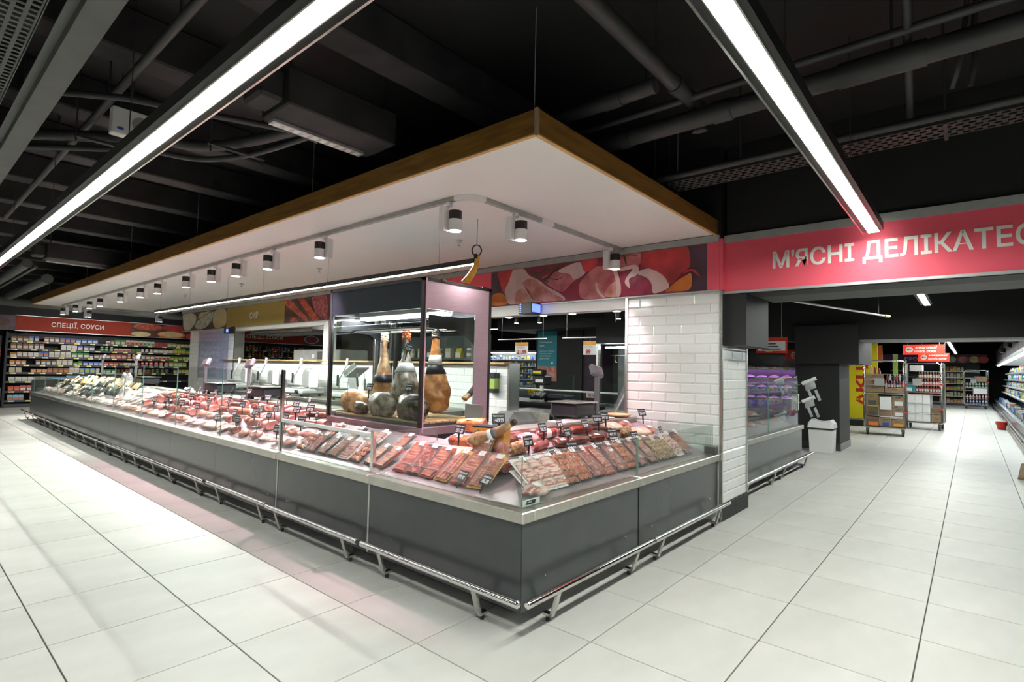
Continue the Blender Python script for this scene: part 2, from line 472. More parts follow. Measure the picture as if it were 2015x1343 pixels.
# subway tiles
_tile_cache = {}
def subway(wd, ht):
    k = (round(wd, 3), round(ht, 3))
    if k not in _tile_cache:
        b_, t = 0.011, 0.009
        b_ = min(b_, wd*0.4, ht*0.4)
        q = MB()
        q.add([(0, 0, 0), (wd, 0, 0), (wd, ht, 0), (0, ht, 0), (0, 0, 0.004), (wd, 0, 0.004), (wd, ht, 0.004), (0, ht, 0.004),
               (b_, b_, t), (wd-b_, b_, t), (wd-b_, ht-b_, t), (b_, ht-b_, t)],
              [(0, 1, 5, 4), (1, 2, 6, 5), (2, 3, 7, 6), (3, 0, 4, 7), (4, 5, 9, 8), (5, 6, 10, 9), (6, 7, 11, 10), (7, 4, 8, 11), (8, 9, 10, 11)])
        _tile_cache[k] = q.mesh('tile', MT['white_tile'])
    return _tile_cache[k]
def tile_wall(parent, org, orient, width, z0, z1, tw=0.30, th=0.0985, start=0):
    n = 0; z = z0; r_ = start; g = 0.003
    while z < z1-0.02:
        h = min(th, z1-z)
        x = -tw/2 if r_ % 2 else 0.0
        while x < width-0.01:
            a = max(0, x); b_ = min(width, x+tw)
            if b_-a > 0.02:
                o = ob('tile', subway(b_-a-g, h-g), parent, True)
                M = Matrix.Translation((org[0], org[1], 0)) @ orient @ Matrix.Translation((a, z, 0))
                o.matrix_basis = M
                n += 1
            x += tw
        z += th; r_ += 1
    return n
# pillar
pl = empty('pillar', (5.6, 2.33, 0), kind='structure')
MB().box(5.229, 1.829, 0.0, 5.96, 2.83, 2.20).build('core', MT['tile_grout'], pl)
tile_wall(pl, (5.229, 2.83), FACE_X, 1.0, 0.60, 2.185)
tile_wall(pl, (5.229, 1.829), FACE_Y, 0.73, 0.155, 1.66)
q = MB().box(5.212, 1.81, 0.0, 5.236, 1.836, 2.19); q.build('corner_trim', MT['steel'], pl)
q = MB().box(5.952, 1.81, 0.14, 5.978, 1.836, 1.70); q.build('corner_trim', MT['steel'], pl)
q = MB().box(5.205, 2.818, 0.86, 5.232, 2.846, 2.19); q.build('corner_trim', MT['steel'], pl)
for a, b_ in ((5.222, 5.585), (5.588, 5.985)):
    MB().box(a, 1.808, 0, b_, 1.83, 0.15).build('skirting', MT['charcoal_wall'], pl)
MB().box(5.28, 1.61, 1.665, 6.0, 2.3, 2.19).build('bulkhead', MT['black_paint'], pl)

# hatch wall (low tiled wall with wooden ledge) behind the staff aisle
hw = empty('wall_hatch', (5.3, 9, 0), kind='structure')
MB().box(5.23, 4.52, 0, 5.40, 12.82, 1.445).build('low_wall', MT['tile_grout'], hw)
tile_wall(hw, (5.23, 12.82), FACE_X, 8.3, 0.895, 1.43)
for a, b_ in ((4.50, 7.0), (7.42, 8.84), (9.02, 13.3)):
    MB().cbox(5.12, a, 1.447, 5.46, b_, 1.475, 0.006).build('ledge', MT['ledge_wood'], hw)
MB().box(5.23, 12.80, 0, 5.42, 15.55, 2.2).build('tall_wall', MT['tile_grout'], hw)
MB().box(5.23, 8.86, 1.445, 5.40, 9.02, 2.2).build('post', MT['white_paint'], hw)
MB().box(5.20, 6.94, 0.9, 5.40, 7.06, 2.2).build('post', MT['frame_dark'], hw)
MB().box(5.20, 7.10, 0.9, 5.36, 7.24, 2.2).build('post', MT['dark_steel'], hw)
MB().box(5.20, 7.28, 0.9, 5.40, 7.42, 2.2).build('post', MT['frame_dark'], hw)
for y in (6.98, 7.17, 7.35): MB().box(5.19, y, 0.9, 5.20, y+0.02, 2.2).build('steel_edge', MT['steel'], hw)
tile_wall(hw, (5.23, 15.55), FACE_X, 2.73, 0.90, 2.19, start=1)
MB().box(5.20, 12.76, 0.9, 5.42, 12.80, 2.2).build('corner_trim', MT['steel'], hw)
MB().box(5.21, 4.49, 0, 5.42, 4.52, 1.46).build('corner_trim', MT['steel'], hw)

# dark frame and lintel deeper in the passage
dp = empty('wall_inner', (12, 1, 0), kind='structure')
MB().box(11.6, -6, 2.06, 12.2, 3.2, 3.62).build('lintel', MT['charcoal_wall'], dp)
MB().box(11.58, -6, 2.03, 12.22, 1.56, 2.062).build('lintel_edge', MT['grey_trim'], dp)
MB().box(11.60, 1.88, 0, 12.66, 2.62, 1.64).build('column', MT['charcoal_wall'], dp)
MB().box(11.46, 1.55, 1.62, 13.15, 2.60, 2.34).build('column_head', MT['charcoal_wall'], dp)
MB().box(11.585, 1.865, 0, 12.675, 2.635, 0.14).build('skirting', MT['charcoal_panel'], dp)
o = MB().box(41.2, -6, 0, 41.5, 12, 3.62).build('wall_far', MT['charcoal_wall']); tag(o, kind='structure')
o = MB().box(13.5, -2.2, 0, 41.2, -2.0, 3.62).build('wall_right', MT['charcoal_wall']); tag(o, kind='structure')
# dark walls seen through the opening behind the deli
o = MB().box(19.6, 6, 0, 19.8, 25, 3.62).build('wall_store', MT['black_paint']); tag(o, kind='structure')
sp = empty('store_column', (11.3, 8, 0), kind='structure')
MB().box(11.05, 7.2, 0, 11.7, 8.62, 3.62).build('column', MT['charcoal_wall'], sp)
MB().box(10.4, 6.2, 2.38, 11.9, 9.4, 3.0).build('column_head', MT['charcoal_wall'], sp)
MB().box(11.1, 6.66, 0, 11.5, 7.2, 2.4).build('purple_return', MT['purple_wall'], sp)
MB().box(11.6, 4.2, 0, 11.75, 6.66, 2.4).build('green_return', MT['green_wall'], sp)

# ---------------------------------------------------------------- print band: ham photo, pink ground, gold sign
def print_fn(x):
    return lambda a, b_, d: (x-d, a, b_)
def print_piece(parent, x, poly, d0, d1, m_, name):
    return MB().prism(poly, print_fn(x), d0, d1).build(name, m_, parent)
PM = dict(red=S('print_red', (0.46, 0.035, 0.04), var=0.3, scale=5), fat=S('print_fat', (0.66, 0.46, 0.44), var=0.12, scale=5),
          flesh=S('print_flesh', (0.60, 0.18, 0.14), var=0.25, scale=8, col2=(0.70, 0.36, 0.30)), orange=S('print_orange', (0.58, 0.16, 0.02), var=0.25, scale=5),
          pink=S('print_pink', (0.55, 0.09, 0.12), var=0.3, scale=6, col2=(0.62, 0.22, 0.22)), magenta=S('print_magenta', (0.30, 0.02, 0.06), var=0.3, scale=9),
          green=S('print_green', (0.035, 0.06, 0.015), var=0.3), dark=S('print_dark', (0.075, 0.035, 0.055), var=0.3, scale=3),
          brown=S('print_brown', (0.07, 0.02, 0.012), var=0.3, scale=8), sausage=S('print_sausage', (0.40, 0.035, 0.012), var=0.35, scale=10, col2=(0.62, 0.12, 0.05)),
          slice=S('print_slice', (0.25, 0.02, 0.03), var=0.3, scale=14, col2=(0.50, 0.14, 0.14)), cheese=S('print_cheese', (0.55, 0.50, 0.38), var=0.12, scale=6),
          blue=S('print_blue_cheese', (0.40, 0.40, 0.30), var=0.35, scale=12), straw=S('print_straw', (0.55, 0.42, 0.20), var=0.15, scale=6), wine=S('print_wine', (0.26, 0.02, 0.05), var=0.2))
HAM={
 'redslice':[(4.708, 2.686), (4.682, 2.519), (4.595, 2.371), (4.477, 2.501), (4.442, 2.682)],
 'fat':[(4.442, 2.689), (4.304, 2.675), (4.186, 2.565), (4.035, 2.491), (3.887, 2.391), (3.745, 2.322), (3.649, 2.252), (3.657, 2.217), (3.743, 2.237), (3.886, 2.319), (4.053, 2.464), (4.185, 2.52), (4.289, 2.484), (4.199, 2.342), (4.122, 2.262), (3.992, 2.224), (4.273, 2.227), (4.509, 2.227), (4.572, 2.308), (4.596, 2.418), (4.537, 2.506)],
 'flesh':[(4.299, 2.485), (4.147, 2.524), (3.997, 2.429), (3.815, 2.313), (3.657, 2.231), (3.743, 2.222), (3.956, 2.229), (4.122, 2.27), (4.191, 2.371)],
 'flesh2':[(4.394, 2.387), (4.258, 2.391), (4.197, 2.267), (4.206, 2.231), (4.409, 2.228)],
 'orange':[(4.813, 2.356), (4.678, 2.385), (4.594, 2.34), (4.56, 2.23), (4.809, 2.229)],
 'ham2':[(3.999, 2.518), (3.891, 2.551), (3.733, 2.571), (3.578, 2.521), (3.381, 2.529), (3.543, 2.419), (3.659, 2.33), (3.745, 2.337), (3.888, 2.42)],
 'fat2':[(3.75, 2.573), (3.58, 2.634), (3.431, 2.645), (3.364, 2.52), (3.51, 2.451), (3.578, 2.521)],
 'red2':[(3.432, 2.659), (3.224, 2.676), (3.223, 2.581), (3.365, 2.527), (3.423, 2.637)],
 'ham3':[(3.45, 2.342), (3.411, 2.435), (3.254, 2.557), (3.161, 2.574), (2.994, 2.556), (2.933, 2.405), (2.96, 2.25), (3.109, 2.214), (3.391, 2.22)],
 'ham4':[(3.095, 2.26), (3.036, 2.348), (2.918, 2.391), (2.909, 2.22), (3.064, 2.218)],
 'fatline':[(3.016, 2.559), (2.964, 2.527), (2.91, 2.364), (2.916, 2.22), (2.953, 2.223), (2.962, 2.368)],
 'fatline2':[(3.228, 2.391), (3.196, 2.375), (3.172, 2.292), (3.102, 2.22), (3.14, 2.22), (3.21, 2.295)],
 'pink':[(2.988, 2.662), (2.721, 2.668), (2.665, 2.649), (2.678, 2.535), (2.748, 2.53), (2.92, 2.509), (2.994, 2.556)],
 'fold':[(2.934, 2.517), (2.748, 2.543), (2.685, 2.497), (2.719, 2.424), (2.803, 2.393), (2.787, 2.289), (2.853, 2.359), (2.818, 2.433), (2.762, 2.499), (2.905, 2.488)],
 'magenta':[(2.774, 2.352), (2.677, 2.42), (2.581, 2.373), (2.526, 2.305), (2.525, 2.224), (2.773, 2.223)],
 'fat3':[(2.705, 2.448), (2.582, 2.487), (2.448, 2.423), (2.369, 2.341), (2.349, 2.266), (2.446, 2.224), (2.525, 2.224), (2.54, 2.319), (2.594, 2.387)],
 'pepper':[(2.658, 2.648), (2.584, 2.683), (2.372, 2.687), (2.17, 2.673), (2.126, 2.559), (2.132, 2.451), (2.193, 2.422), (2.267, 2.344), (2.343, 2.302), (2.395, 2.38), (2.474, 2.438), (2.582, 2.493), (2.657, 2.52)],
 'orange2':[(2.368, 2.237), (2.267, 2.32), (2.168, 2.371), (2.113, 2.384), (2.131, 2.23), (2.368, 2.224)],
 'stalk':[(2.193, 2.416), (2.095, 2.43), (2.023, 2.357), (2.035, 2.352), (2.107, 2.407), (2.187, 2.397)],
 'h1':[(4.304, 2.675), (4.037, 2.587), (3.894, 2.675), (3.885, 2.667), (4.028, 2.572)],
 'h2':[(4.188, 2.625), (3.962, 2.5), (3.718, 2.677), (3.707, 2.667), (3.952, 2.484)],
 'h3':[(4.095, 2.66), (3.892, 2.609), (3.581, 2.676), (3.573, 2.667), (3.883, 2.594)],
 'h4':[(4.13, 2.574), (3.889, 2.449), (3.88, 2.46), (4.111, 2.587)],
 'h5':[(3.962, 2.514), (3.748, 2.48), (3.628, 2.504), (3.748, 2.466)],
 'h6':[(2.878, 2.688), (2.841, 2.553), (2.826, 2.554), (2.857, 2.685)],
 'h7':[(2.893, 2.67), (2.707, 2.635), (2.707, 2.644), (2.893, 2.683)],
}
SAUS={
 'a':[(10.499, 2.673), (10.243, 2.656), (9.822, 2.408), (9.533, 2.242), (9.635, 2.214), (9.948, 2.348), (10.418, 2.554)],
 'b':[(9.975, 2.672), (9.757, 2.668), (9.446, 2.453), (9.166, 2.237), (9.387, 2.225), (9.697, 2.445)],
 'c':[(10.251, 2.227), (10.213, 2.316), (10.033, 2.308), (9.916, 2.225)],
 'd':[(9.421, 2.667), (8.982, 2.673), (8.888, 2.546), (8.916, 2.299), (9.069, 2.264), (9.319, 2.403)],
 'e':[(9.044, 2.451), (8.885, 2.504), (8.865, 2.234), (8.988, 2.229), (9.044, 2.347)],
}
CHEESE={
 'a':[(16.117, 2.67), (15.789, 2.69), (15.237, 2.603), (15.197, 2.425), (15.563, 2.236), (15.971, 2.242), (16.091, 2.491)],
 'b':[(15.156, 2.408), (14.125, 2.633), (14.167, 2.411), (14.573, 2.243), (15.133, 2.241)],
 'c':[(14.09, 2.464), (13.922, 2.664), (13.391, 2.662), (13.289, 2.349), (13.471, 2.242), (13.937, 2.236)],
 'd':[(14.922, 2.646), (14.197, 2.651), (15.051, 2.477)],
}
XB = 5.222
bd = empty('print_band', (5.2, 3.4, 2.2), 'pink wall band with large photo of sliced ham above the opening', 'wall print')
MB().box(XB-0.012, 1.84, 2.203, XB, 6.0, 2.672).build('pink_ground', MT['pink_sign'], bd)
MB().box(XB-0.014, 1.958, 2.206, XB-0.012, 4.84, 2.668).build('photo_ground', PM['dark'], bd)
HM = {'redslice': 'red', 'fat': 'fat', 'flesh': 'flesh', 'flesh2': 'flesh', 'orange': 'orange', 'ham2': 'pink', 'fat2': 'fat', 'red2': 'red', 'ham3': 'pink', 'ham4': 'flesh',
      'fatline': 'fat', 'fatline2': 'fat', 'pink': 'pink', 'fold': 'fat', 'magenta': 'magenta', 'fat3': 'fat', 'pepper': 'red', 'orange2': 'orange', 'stalk': 'red'}
def clampz(poly):
    n = len(poly); out = []
    if n > 4:                                   # rounded outline through the points
        for i in range(n):
            p = [poly[(i+k) % n] for k in (-1, 0, 1, 2)]
            for j in range(5):
                t = j/5
                out.append(tuple(0.5*(2*p[1][c]+(p[2][c]-p[0][c])*t+(2*p[0][c]-5*p[1][c]+4*p[2][c]-p[3][c])*t*t+(3*p[1][c]-p[0][c]-3*p[2][c]+p[3][c])*t**3) for c in (0, 1)))
    else: out = poly
    return [(a, min(max(b_, 2.207), 2.667)) for a, b_ in out]
d = 0.014
print_piece(bd, XB, clampz([(4.3, 2.21), (4.3, 2.66), (2.15, 2.66), (2.15, 2.21)]), d, d+0.0004, PM['wine'], 'printed_shadow'); d += 0.0005
for n, p in HAM.items():
    print_piece(bd, XB, clampz(p), d, d+0.0004, PM[HM.get(n, 'green')], 'printed_ham' if n in HM else 'printed_herb'); d += 0.0005
bs = empty('cheese_band', (5.2, 12, 2.2), 'gold band lettered for cheese between cheese and sausage photos', 'wall sign')
MB().box(XB-0.012, 6.0, 2.203, XB, 10.48, 2.672).build('sausage_ground', PM['brown'], bs)
MB().box(XB-0.013, 10.48, 2.203, XB, 13.28, 2.672).build('gold_panel', MT['gold_sign'], bs)
MB().box(XB-0.012, 13.28, 2.203, XB, 16.12, 2.672).build('cheese_ground', PM['brown'], bs)
for k, (n, p) in enumerate(SAUS.items()):
    print_piece(bs, XB, clampz(p), 0.013+k*0.0005, 0.0135+k*0.0005, PM['slice' if n in 'de' else 'sausage'], 'printed_sausage')
for k, (n, p) in enumerate(CHEESE.items()):
    print_piece(bs, XB, clampz(p), 0.013+k*0.0005, 0.0135+k*0.0005, PM[{'a': 'cheese', 'b': 'blue', 'c': 'straw', 'd': 'straw'}[n]], 'printed_cheese')
lettering('СИР', (XB-0.016, 12.05, 2.355), FACE_X, width=0.40, height=0.155, parent=bs)

# fascia sign over the passage
fs = empty('fascia_sign', (5.27, -0.5, 2.16), 'long pink fascia sign with white lettering over the passage', 'shop sign')
MB().box(5.272, -3.2, 2.185, 5.298, 1.815, 2.665).build('panel', MT['pink_sign'], fs)
MB().box(5.262, -3.2, 2.665, 5.298, 1.815, 2.735).build('top_rail', MT['grey_trim'], fs)
MB().box(5.258, -3.2, 2.165, 5.298, 1.815, 2.187).build('bottom_rail', MT['alu_trim'], fs)
lettering("М'ЯСНІ ДЕЛІКАТЕСИ", (5.2705, 1.375, 2.335), FACE_X, width=1.88, height=0.19, parent=fs, bold=0.02)
MB().box(5.21, 1.808, 2.20, 5.30, 1.838, 2.70).build('return_panel', MT['pink_sign'], fs)

# ---------------------------------------------------------------- canopy over the deli
cn = empty('canopy', (3.8, 9.8, 2.74), 'white ceiling canopy with wooden edge hanging over the deli counter', 'canopy')
CX0, CX1, CY0, CY1, CZ0, CZ1 = 2.353, 5.29, 1.860, 17.75, 2.737, 2.888
MB().box(CX0+0.03, CY0+0.03, CZ0+0.006, 5.19, CY1-0.03, CZ0+0.06).build('soffit_panel', MT['canopy_white'], cn)
def plank_run(p0, p1, axis, out):
    L = (Vector(p1)-Vector(p0)).length; n = max(1, int(L/1.9)); s_ = 0; q = random.Random(int(L*10))
    cuts = [0]+sorted(q.uniform(0.15, 0.95)*L for _ in range(n-1))+[L]
    cuts = [i*L/n+(q.uniform(-0.3, 0.3) if 0 < i < n else 0) for i in range(n+1)]
    for i in range(n):
        a, b_ = cuts[i]+0.0008, cuts[i+1]-0.0008
        if axis == 'y': MB().box(CX0, p0[1]+a, CZ0+0.008, CX0+0.03, p0[1]+b_, CZ1).build('fascia_board', MT['wood'], cn)
        elif axis == 'x': MB().box(p0[0]+a, CY0, CZ0+0.008, p0[0]+b_, CY0+0.03, CZ1).build('fascia_board', MT['wood'], cn)
        else: MB().box(p0[0]+a, CY1-0.03, CZ0+0.008, p0[0]+b_, CY1, CZ1).build('fascia_board', MT['wood'], cn)
plank_run((CX0, CY0+0.02, 0), (CX0, CY1, 0), 'y', 1)
plank_run((CX0+0.02, CY0, 0), (CX1, CY0, 0), 'x', 1)
plank_run((CX0+0.03, CY1, 0), (5.2, CY1, 0), 'x2', 1)
MB().box(CX0, CY0, CZ0, CX0+0.028, CY1, CZ0+0.008).build('edge_strip', MT['wood_edge'], cn)
MB().box(CX0+0.028, CY0, CZ0, CX1, CY0+0.028, CZ0+0.008).build('edge_strip', MT['wood_edge'], cn)
MB().box(CX0+0.03, CY1-0.028, CZ0, 5.2, CY1, CZ0+0.008).build('edge_strip', MT['wood_edge'], cn)
MB().box(CX0-0.004, CY0-0.004, CZ0, CX0+0.018, CY0+0.018, CZ1+0.004).build('corner_trim', MT['cardboard'], cn)
MB().box(CX0+0.03, CY0+0.03, CZ0+0.06, 5.18, CY1-0.03, CZ0+0.10).build('top_board', MT['black_paint'], cn)
for (x, y) in ((2.5, 2.0), (2.5, 4.6), (2.5, 7.4), (2.5, 10.2), (2.5, 13), (4.6, 2.0), (2.5, 16.6)):
    MB().cyl((x, y, CZ0+0.1), (x, y, 3.62), 0.003, n=6).build('suspension_cable', MT['alu_trim'], cn)
# lighting track and its spots
tk = empty('lighting_track', (2.85, 9, 2.7), 'grey lighting track bent round the corner under the white canopy', 'light track')
TKX, TKY = 2.86, 2.90
def trackbar(p0, p1):
    x0, x1 = sorted((p0[0], p1[0])); y0, y1 = sorted((p0[1], p1[1]))
    q = MB().box(x0, y0, 2.706, x1, y1, CZ0+0.005)
    q.build('rail', MT['grey_trim'], tk)
trackbar((TKX-0.018, TKY+0.16), (TKX+0.018, 17.2)); trackbar((TKX+0.16, TKY-0.018), (5.19, TKY+0.018)); trackbar((TKX, 17.182), (5.15, 17.218))
arc = [(TKX+0.16-0.16*math.cos(t), TKY+0.16-0.16*math.sin(t)) for t in [math.pi/2*k/6 for k in range(7)]]
q = MB()
rg = []
for k, (x, y) in enumerate(arc):
    t = math.pi/2*k/6; nx, ny = -math.cos(t), -math.sin(t)
    rg.append([(x+nx*0.019, y+ny*0.019, 2.703), (x-nx*0.019, y-ny*0.019, 2.703), (x-nx*0.019, y-ny*0.019, CZ0+0.005), (x+nx*0.019, y+ny*0.019, CZ0+0.005)])
q.rings(rg).build('corner_joint', MT['lamp_white'], tk)
MB().box(3.75, TKY-0.0185, 2.704, 3.93, TKY+0.0185, CZ0+0.005).build('joint', MT['lamp_white'], tk)

def spot(x, y, side, label, colr, watts, real=True, ang=68, aim=None):
    t = empty('track_spotlight', (x, y, 2.70), label, 'spotlight', 'track spotlights under the canopy')
    sgn = side[0]; dx, dy = sgn*0.66, -sgn*0.75          # fixture turned about the track
    ax, ay = (0.0, 1.0) if dx == 0 else (1.0, 0.0)
    MB().cbox(x-0.02, y-0.02, 2.668, x+0.02, y+0.02, 2.706, 0.004).build('adapter', MT['lamp_white'], t)
    bx, by = x+dx*0.042, y+dy*0.042
    MB().cbox(bx-0.03, by-0.03, 2.47, bx+0.03, by+0.03, 2.672, 0.006).build('driver_box', MT['lamp_white'], t)
    hx, hy = x-dx*0.05, y-dy*0.05
    smooth_by_angle(MB().cyl((hx, hy, 2.565), (hx, hy, 2.635), 0.052, n=28).build('heat_sink', MT['lamp_black'], t))
    smooth_by_angle(MB().lathe([(0.05, 2.478), (0.0525, 2.48), (0.0525, 2.566)], 28, Matrix.Translation((hx, hy, 0))).build('lamp_head', MT['lamp_white'], t))
    MB().cyl((hx, hy, 2.475), (hx, hy, 2.4775), 0.047, n=24).build('lens', MT['spot_emit'], t)
    MB().cyl((x, y, 2.60), (hx, hy, 2.60), 0.012, n=8).build('pivot', MT['lamp_white'], t)
    ld = bpy.data.lights.new('spot_beam', 'SPOT'); ld.energy = watts; ld.color = colr; ld.spot_size = R(ang); ld.spot_blend = 1.0; ld.shadow_soft_size = 0.045
    lo = bpy.data.objects.new('spot_beam', ld); COL.objects.link(lo); lo.location = (hx, hy, 2.468); attach(lo, t)
    if aim: lo.rotation_euler = aim
    return t
SPY = [3.13, 4.97, 6.1, 6.95, 7.73, 8.66, 9.9, 10.79, 11.98, 13.4, 14.26, 15.54, 16.85]
for k, y in enumerate(SPY):
    c_ = PINK if y < 9.2 else NEUTRAL; wt = SPOT_W*(1.0 if y < 9.2 else 1.15)
    spot(TKX, y, (-1 if k == 0 else 1, 0), 'white track spotlight with black heat sink, %s from canopy corner along long track' % nth(k), c_, wt)
spot(3.40, TKY, (-1, 0), 'white track spotlight nearest the track bend on the short track', PINK, SPOT_W)
spot(4.97, TKY, (-1, 0), 'white track spotlight in front of the ham photo', PINK, SPOT_W*0.5, ang=64)
spot(3.36, 17.2, (-1, 0), 'white track spotlight on far cross track over the counter end', NEUTRAL, SPOT_W*0.6, ang=110, aim=(R(62), 0, 0))
spot(4.95, 17.2, (-1, 0), 'white track spotlight on far cross track beside cheese photo', NEUTRAL, SPOT_W*0.6, ang=110, aim=(R(62), 0, 0))

# long pendant linear lamp under the canopy
pn = empty('linear_pendant', (3.45, 8, 2.3), 'long thin black pendant lamp above the ham case', 'pendant lamp')
MB().box(3.43, 3.42, 2.345, 3.47, 12.2, 2.39).build('housing', MT['lamp_black'], pn)
MB().box(3.437, 3.44, 2.341, 3.463, 12.2, 2.345).build('diffuser', MT['strip_dim'], pn)
for a in (3.424, 3.470): MB().box(a, 3.43, 2.340, a+0.006, 12.2, 2.345).build('side_profile', MT['alu_trim'], pn)
for y in (3.9, 5.9, 7.6, 8.8, 10.4, 11.9):
    MB().cyl((3.45, y, 2.39), (3.45, y, CZ0), 0.0025, n=6).build('wire', MT['alu_trim'], pn)
for k, (x, y) in enumerate(((3.9, 4.1), (3.9, 6.9), (3.9, 9.4), (3.9, 12.0))):
    t = empty('sprinkler_head', (x, y, CZ0), 'small metal sprinkler head under the canopy, %s from the corner' % nth(k), 'sprinkler', 'sprinkler heads under the canopy')
    MB().cyl((x, y, CZ0-0.002), (x, y, CZ0-0.014), 0.035, 0.028, n=16).build('rosette', MT['alu_trim'], t)
    MB().cyl((x, y, CZ0-0.014), (x, y, CZ0-0.05), 0.010, 0.008, n=10).build('nozzle', MT['chrome'], t)
    MB().cyl((x, y, CZ0-0.05), (x, y, CZ0-0.053), 0.018, n=12).build('deflector', MT['chrome'], t)
# hanging ham hook with a curved yellow strap
hk = empty('hanging_strap', (3.42, 3.36, 2.1), 'curved ochre strap hanging from a black ring above the ham case', 'strap')
MB().cyl((3.42, 3.365, 2.50), (3.42, 3.365, CZ0), 0.003, n=6).build('wire', MT['dark_steel'], hk)
ring = [(3.42+0.042*math.cos(t)*0.65, 3.365-0.042*math.cos(t)*0.76, 2.452+0.05*math.sin(t)) for t in [2*math.pi*k/20 for k in range(20)]]
smooth_by_angle(MB().tube(ring, 0.006, 8, closed=True).build('ring', MT['lamp_black'], hk))
rg = []; ux, uy = 0.65, -0.76                 # across the view
for k in range(17):
    t = k/16; z = 2.405-0.245*t; off = 0.005-0.105*t*t; wd = 0.017+0.022*t
    cx, cy = 3.42+off*ux+0.004, 3.365+off*uy
    rg.append([(cx+ux*wd*math.cos(a)+uy*0.014*math.sin(a)*-1, cy+uy*wd*math.cos(a)+ux*0.014*math.sin(a), z-0.3*wd*math.cos(a)*t) for a in [6.283*i/10 for i in range(10)]])
MB().rings(rg).build('strap', S('ochre', (0.50, 0.24, 0.02), rough=0.35, var=0.25, stretch=(1, 1, 0.3), scale=20), hk, True)
MB().cbox(3.402, 3.352, 2.375, 3.422, 3.384, 2.42, 0.003).build('clamp', MT['lamp_black'], hk)

# ================================================================ CEILING LAMPS AND SERVICES
def strip_lamp(axis, c, s0, s1, label, z=2.55, wd=0.07, hang=1.6, name='strip_lamp', flip=1, em='strip_emit'):
    loc = (c, (s0+s1)/2, z) if axis == 'y' else ((s0+s1)/2, c, z)
    t = empty(name, loc, label, 'strip lamp', 'suspended strip lamps')
    def bx(q, a0, a1, z0, z1, e=0.0):
        a0, a1 = a0*flip, a1*flip
        if axis == 'y': q.box(c+a0, s0-e, z0, c+a1, s1+e, z1)
        else: q.box(s0-e, c+a0, z0, s1+e, c+a1, z1)
        return q
    bx(MB(), -0.062, 0.075, z+0.012, z+0.075).build('housing', MT['lamp_black'], t)
    bx(MB(), -wd/2, wd/2, z-0.002, z+0.012, -0.004).build('diffuser', MT[em], t)
    bx(MB(), -wd/2-0.008, -wd/2-0.001, z-0.006, z+0.012).build('lip', MT['chrome'], t)
    bx(MB(), 0.066, 0.075, z-0.010, z+0.012).build('lip', MT['chrome'], t)
    bx(MB(), wd/2+0.001, wd/2+0.006, z-0.004, z+0.012).build('lip', MT['chrome'], t)
    q = s0+0.6
    while q < s1:
        p = (c, q) if axis == 'y' else (q, c)
        MB().cyl((p[0], p[1], z+0.075), (p[0], p[1], 3.62), 0.003, n=6).build('hanger_wire', MT['pipe_black'], t)
        MB().cyl((p[0], p[1], z+0.07), (p[0], p[1], z+0.12), 0.012, n=8).build('hanger_clip', MT['dark_steel'], t)
        q += hang
    return t
strip_lamp('y', 0.865, 0.95, 18.6, 'long bright strip lamp hanging along the left aisle', hang=2.15, em='strip_emit4')
strip_lamp('x', 0.575, -3.0, 5.09, 'bright strip lamp ending in front of the pink fascia sign', em='strip_emit3')
strip_lamp('x', 0.50, 6.4, 10.3, 'short strip lamp in the passage behind the fascia', z=2.50, em='strip_emit2')
strip_lamp('x', 0.53, 20.2, 31.5, 'distant strip lamp at the end of the passage', z=2.50, em='strip_emit2')
strip_lamp('x', 0.50, 12.9, 18.8, 'added unseen strip lamp hidden behind the dark lintel', z=2.50, em='strip_emit2')  # added lamp, hidden from view, to brighten the passage
strip_lamp('y', -2.9, 4.0, 18.6, 'added unseen strip lamp left of the camera', hang=3)  # added out of view as extra light for the left shelves
strip_lamp('x', -2.6, -3.0, 5.09, 'added unseen strip lamp right of the camera', hang=3, em='strip_emit3')  # extra lamp added out of view to brighten the right side
strip_lamp('y', 8.6, 4.2, 13.0, 'strip lamp behind the hatch wall', z=2.75, hang=3)
strip_lamp('y', 14.2, 4.4, 17.0, 'strip lamp in front of the far dairy shelf', z=2.8, hang=3)

def pipe(name, pts, r, label, cat='pipe', m_=None, couplings=(), group=None):
    t = empty(name, pts[0], label, cat, group)
    smooth_by_angle(MB().tube(pts, r, 14).build('tube', m_ or MT['pipe_black'], t), 50)
    for a, L in couplings:
        a = Vector(a); dv = (Vector(pts[1])-Vector(pts[0])).normalized()
        smooth_by_angle(MB().cyl(a-dv*L/2, a+dv*L/2, r*1.13, n=16).build('coupling', m_ or MT['pipe_black'], t))
    return t
def clamps(t, pts, r):
    for p in pts:
        MB().cyl((p[0], p[1], p[2]+r*0.8), (p[0], p[1], 3.62), 0.007, n=6).build('hanger_rod', MT['pipe_black'], t)
def curve_pts(P, n=8):          # catmull-rom
    P = [Vector(p) for p in P]; P = [P[0]*2-P[1]]+P+[P[-1]*2-P[-2]]; out = []
    for i in range(1, len(P)-2):
        for k in range(n):
            t = k/n; a, b_, c, d_ = P[i-1:i+3]
            out.append(0.5*((2*b_)+(c-a)*t+(2*a-5*b_+4*c-d_)*t*t+(3*b_-a-3*c+d_)*t**3))
    return out+[P[-2]]
t = pipe('large_pipe', [(3.46, 6, 3.10), (3.46, -3.5, 3.10)], 0.062, 'thick black pipe crossing the ceiling right of the canopy', couplings=[((3.46, 1.2, 3.1), 0.12), ((3.46, 0.35, 3.1), 0.4), ((3.46, 1.9, 3.1), 0.08)])
clamps(t, [(3.46, 1.75, 3.1), (3.46, 0.3, 3.1), (3.46, -1.5, 3.1)], 0.06)
pipe('thin_pipe', [(3.36, 6, 3.20), (3.36, -3.5, 3.20)], 0.024, 'thin black pipe just above the thick ceiling pipe')
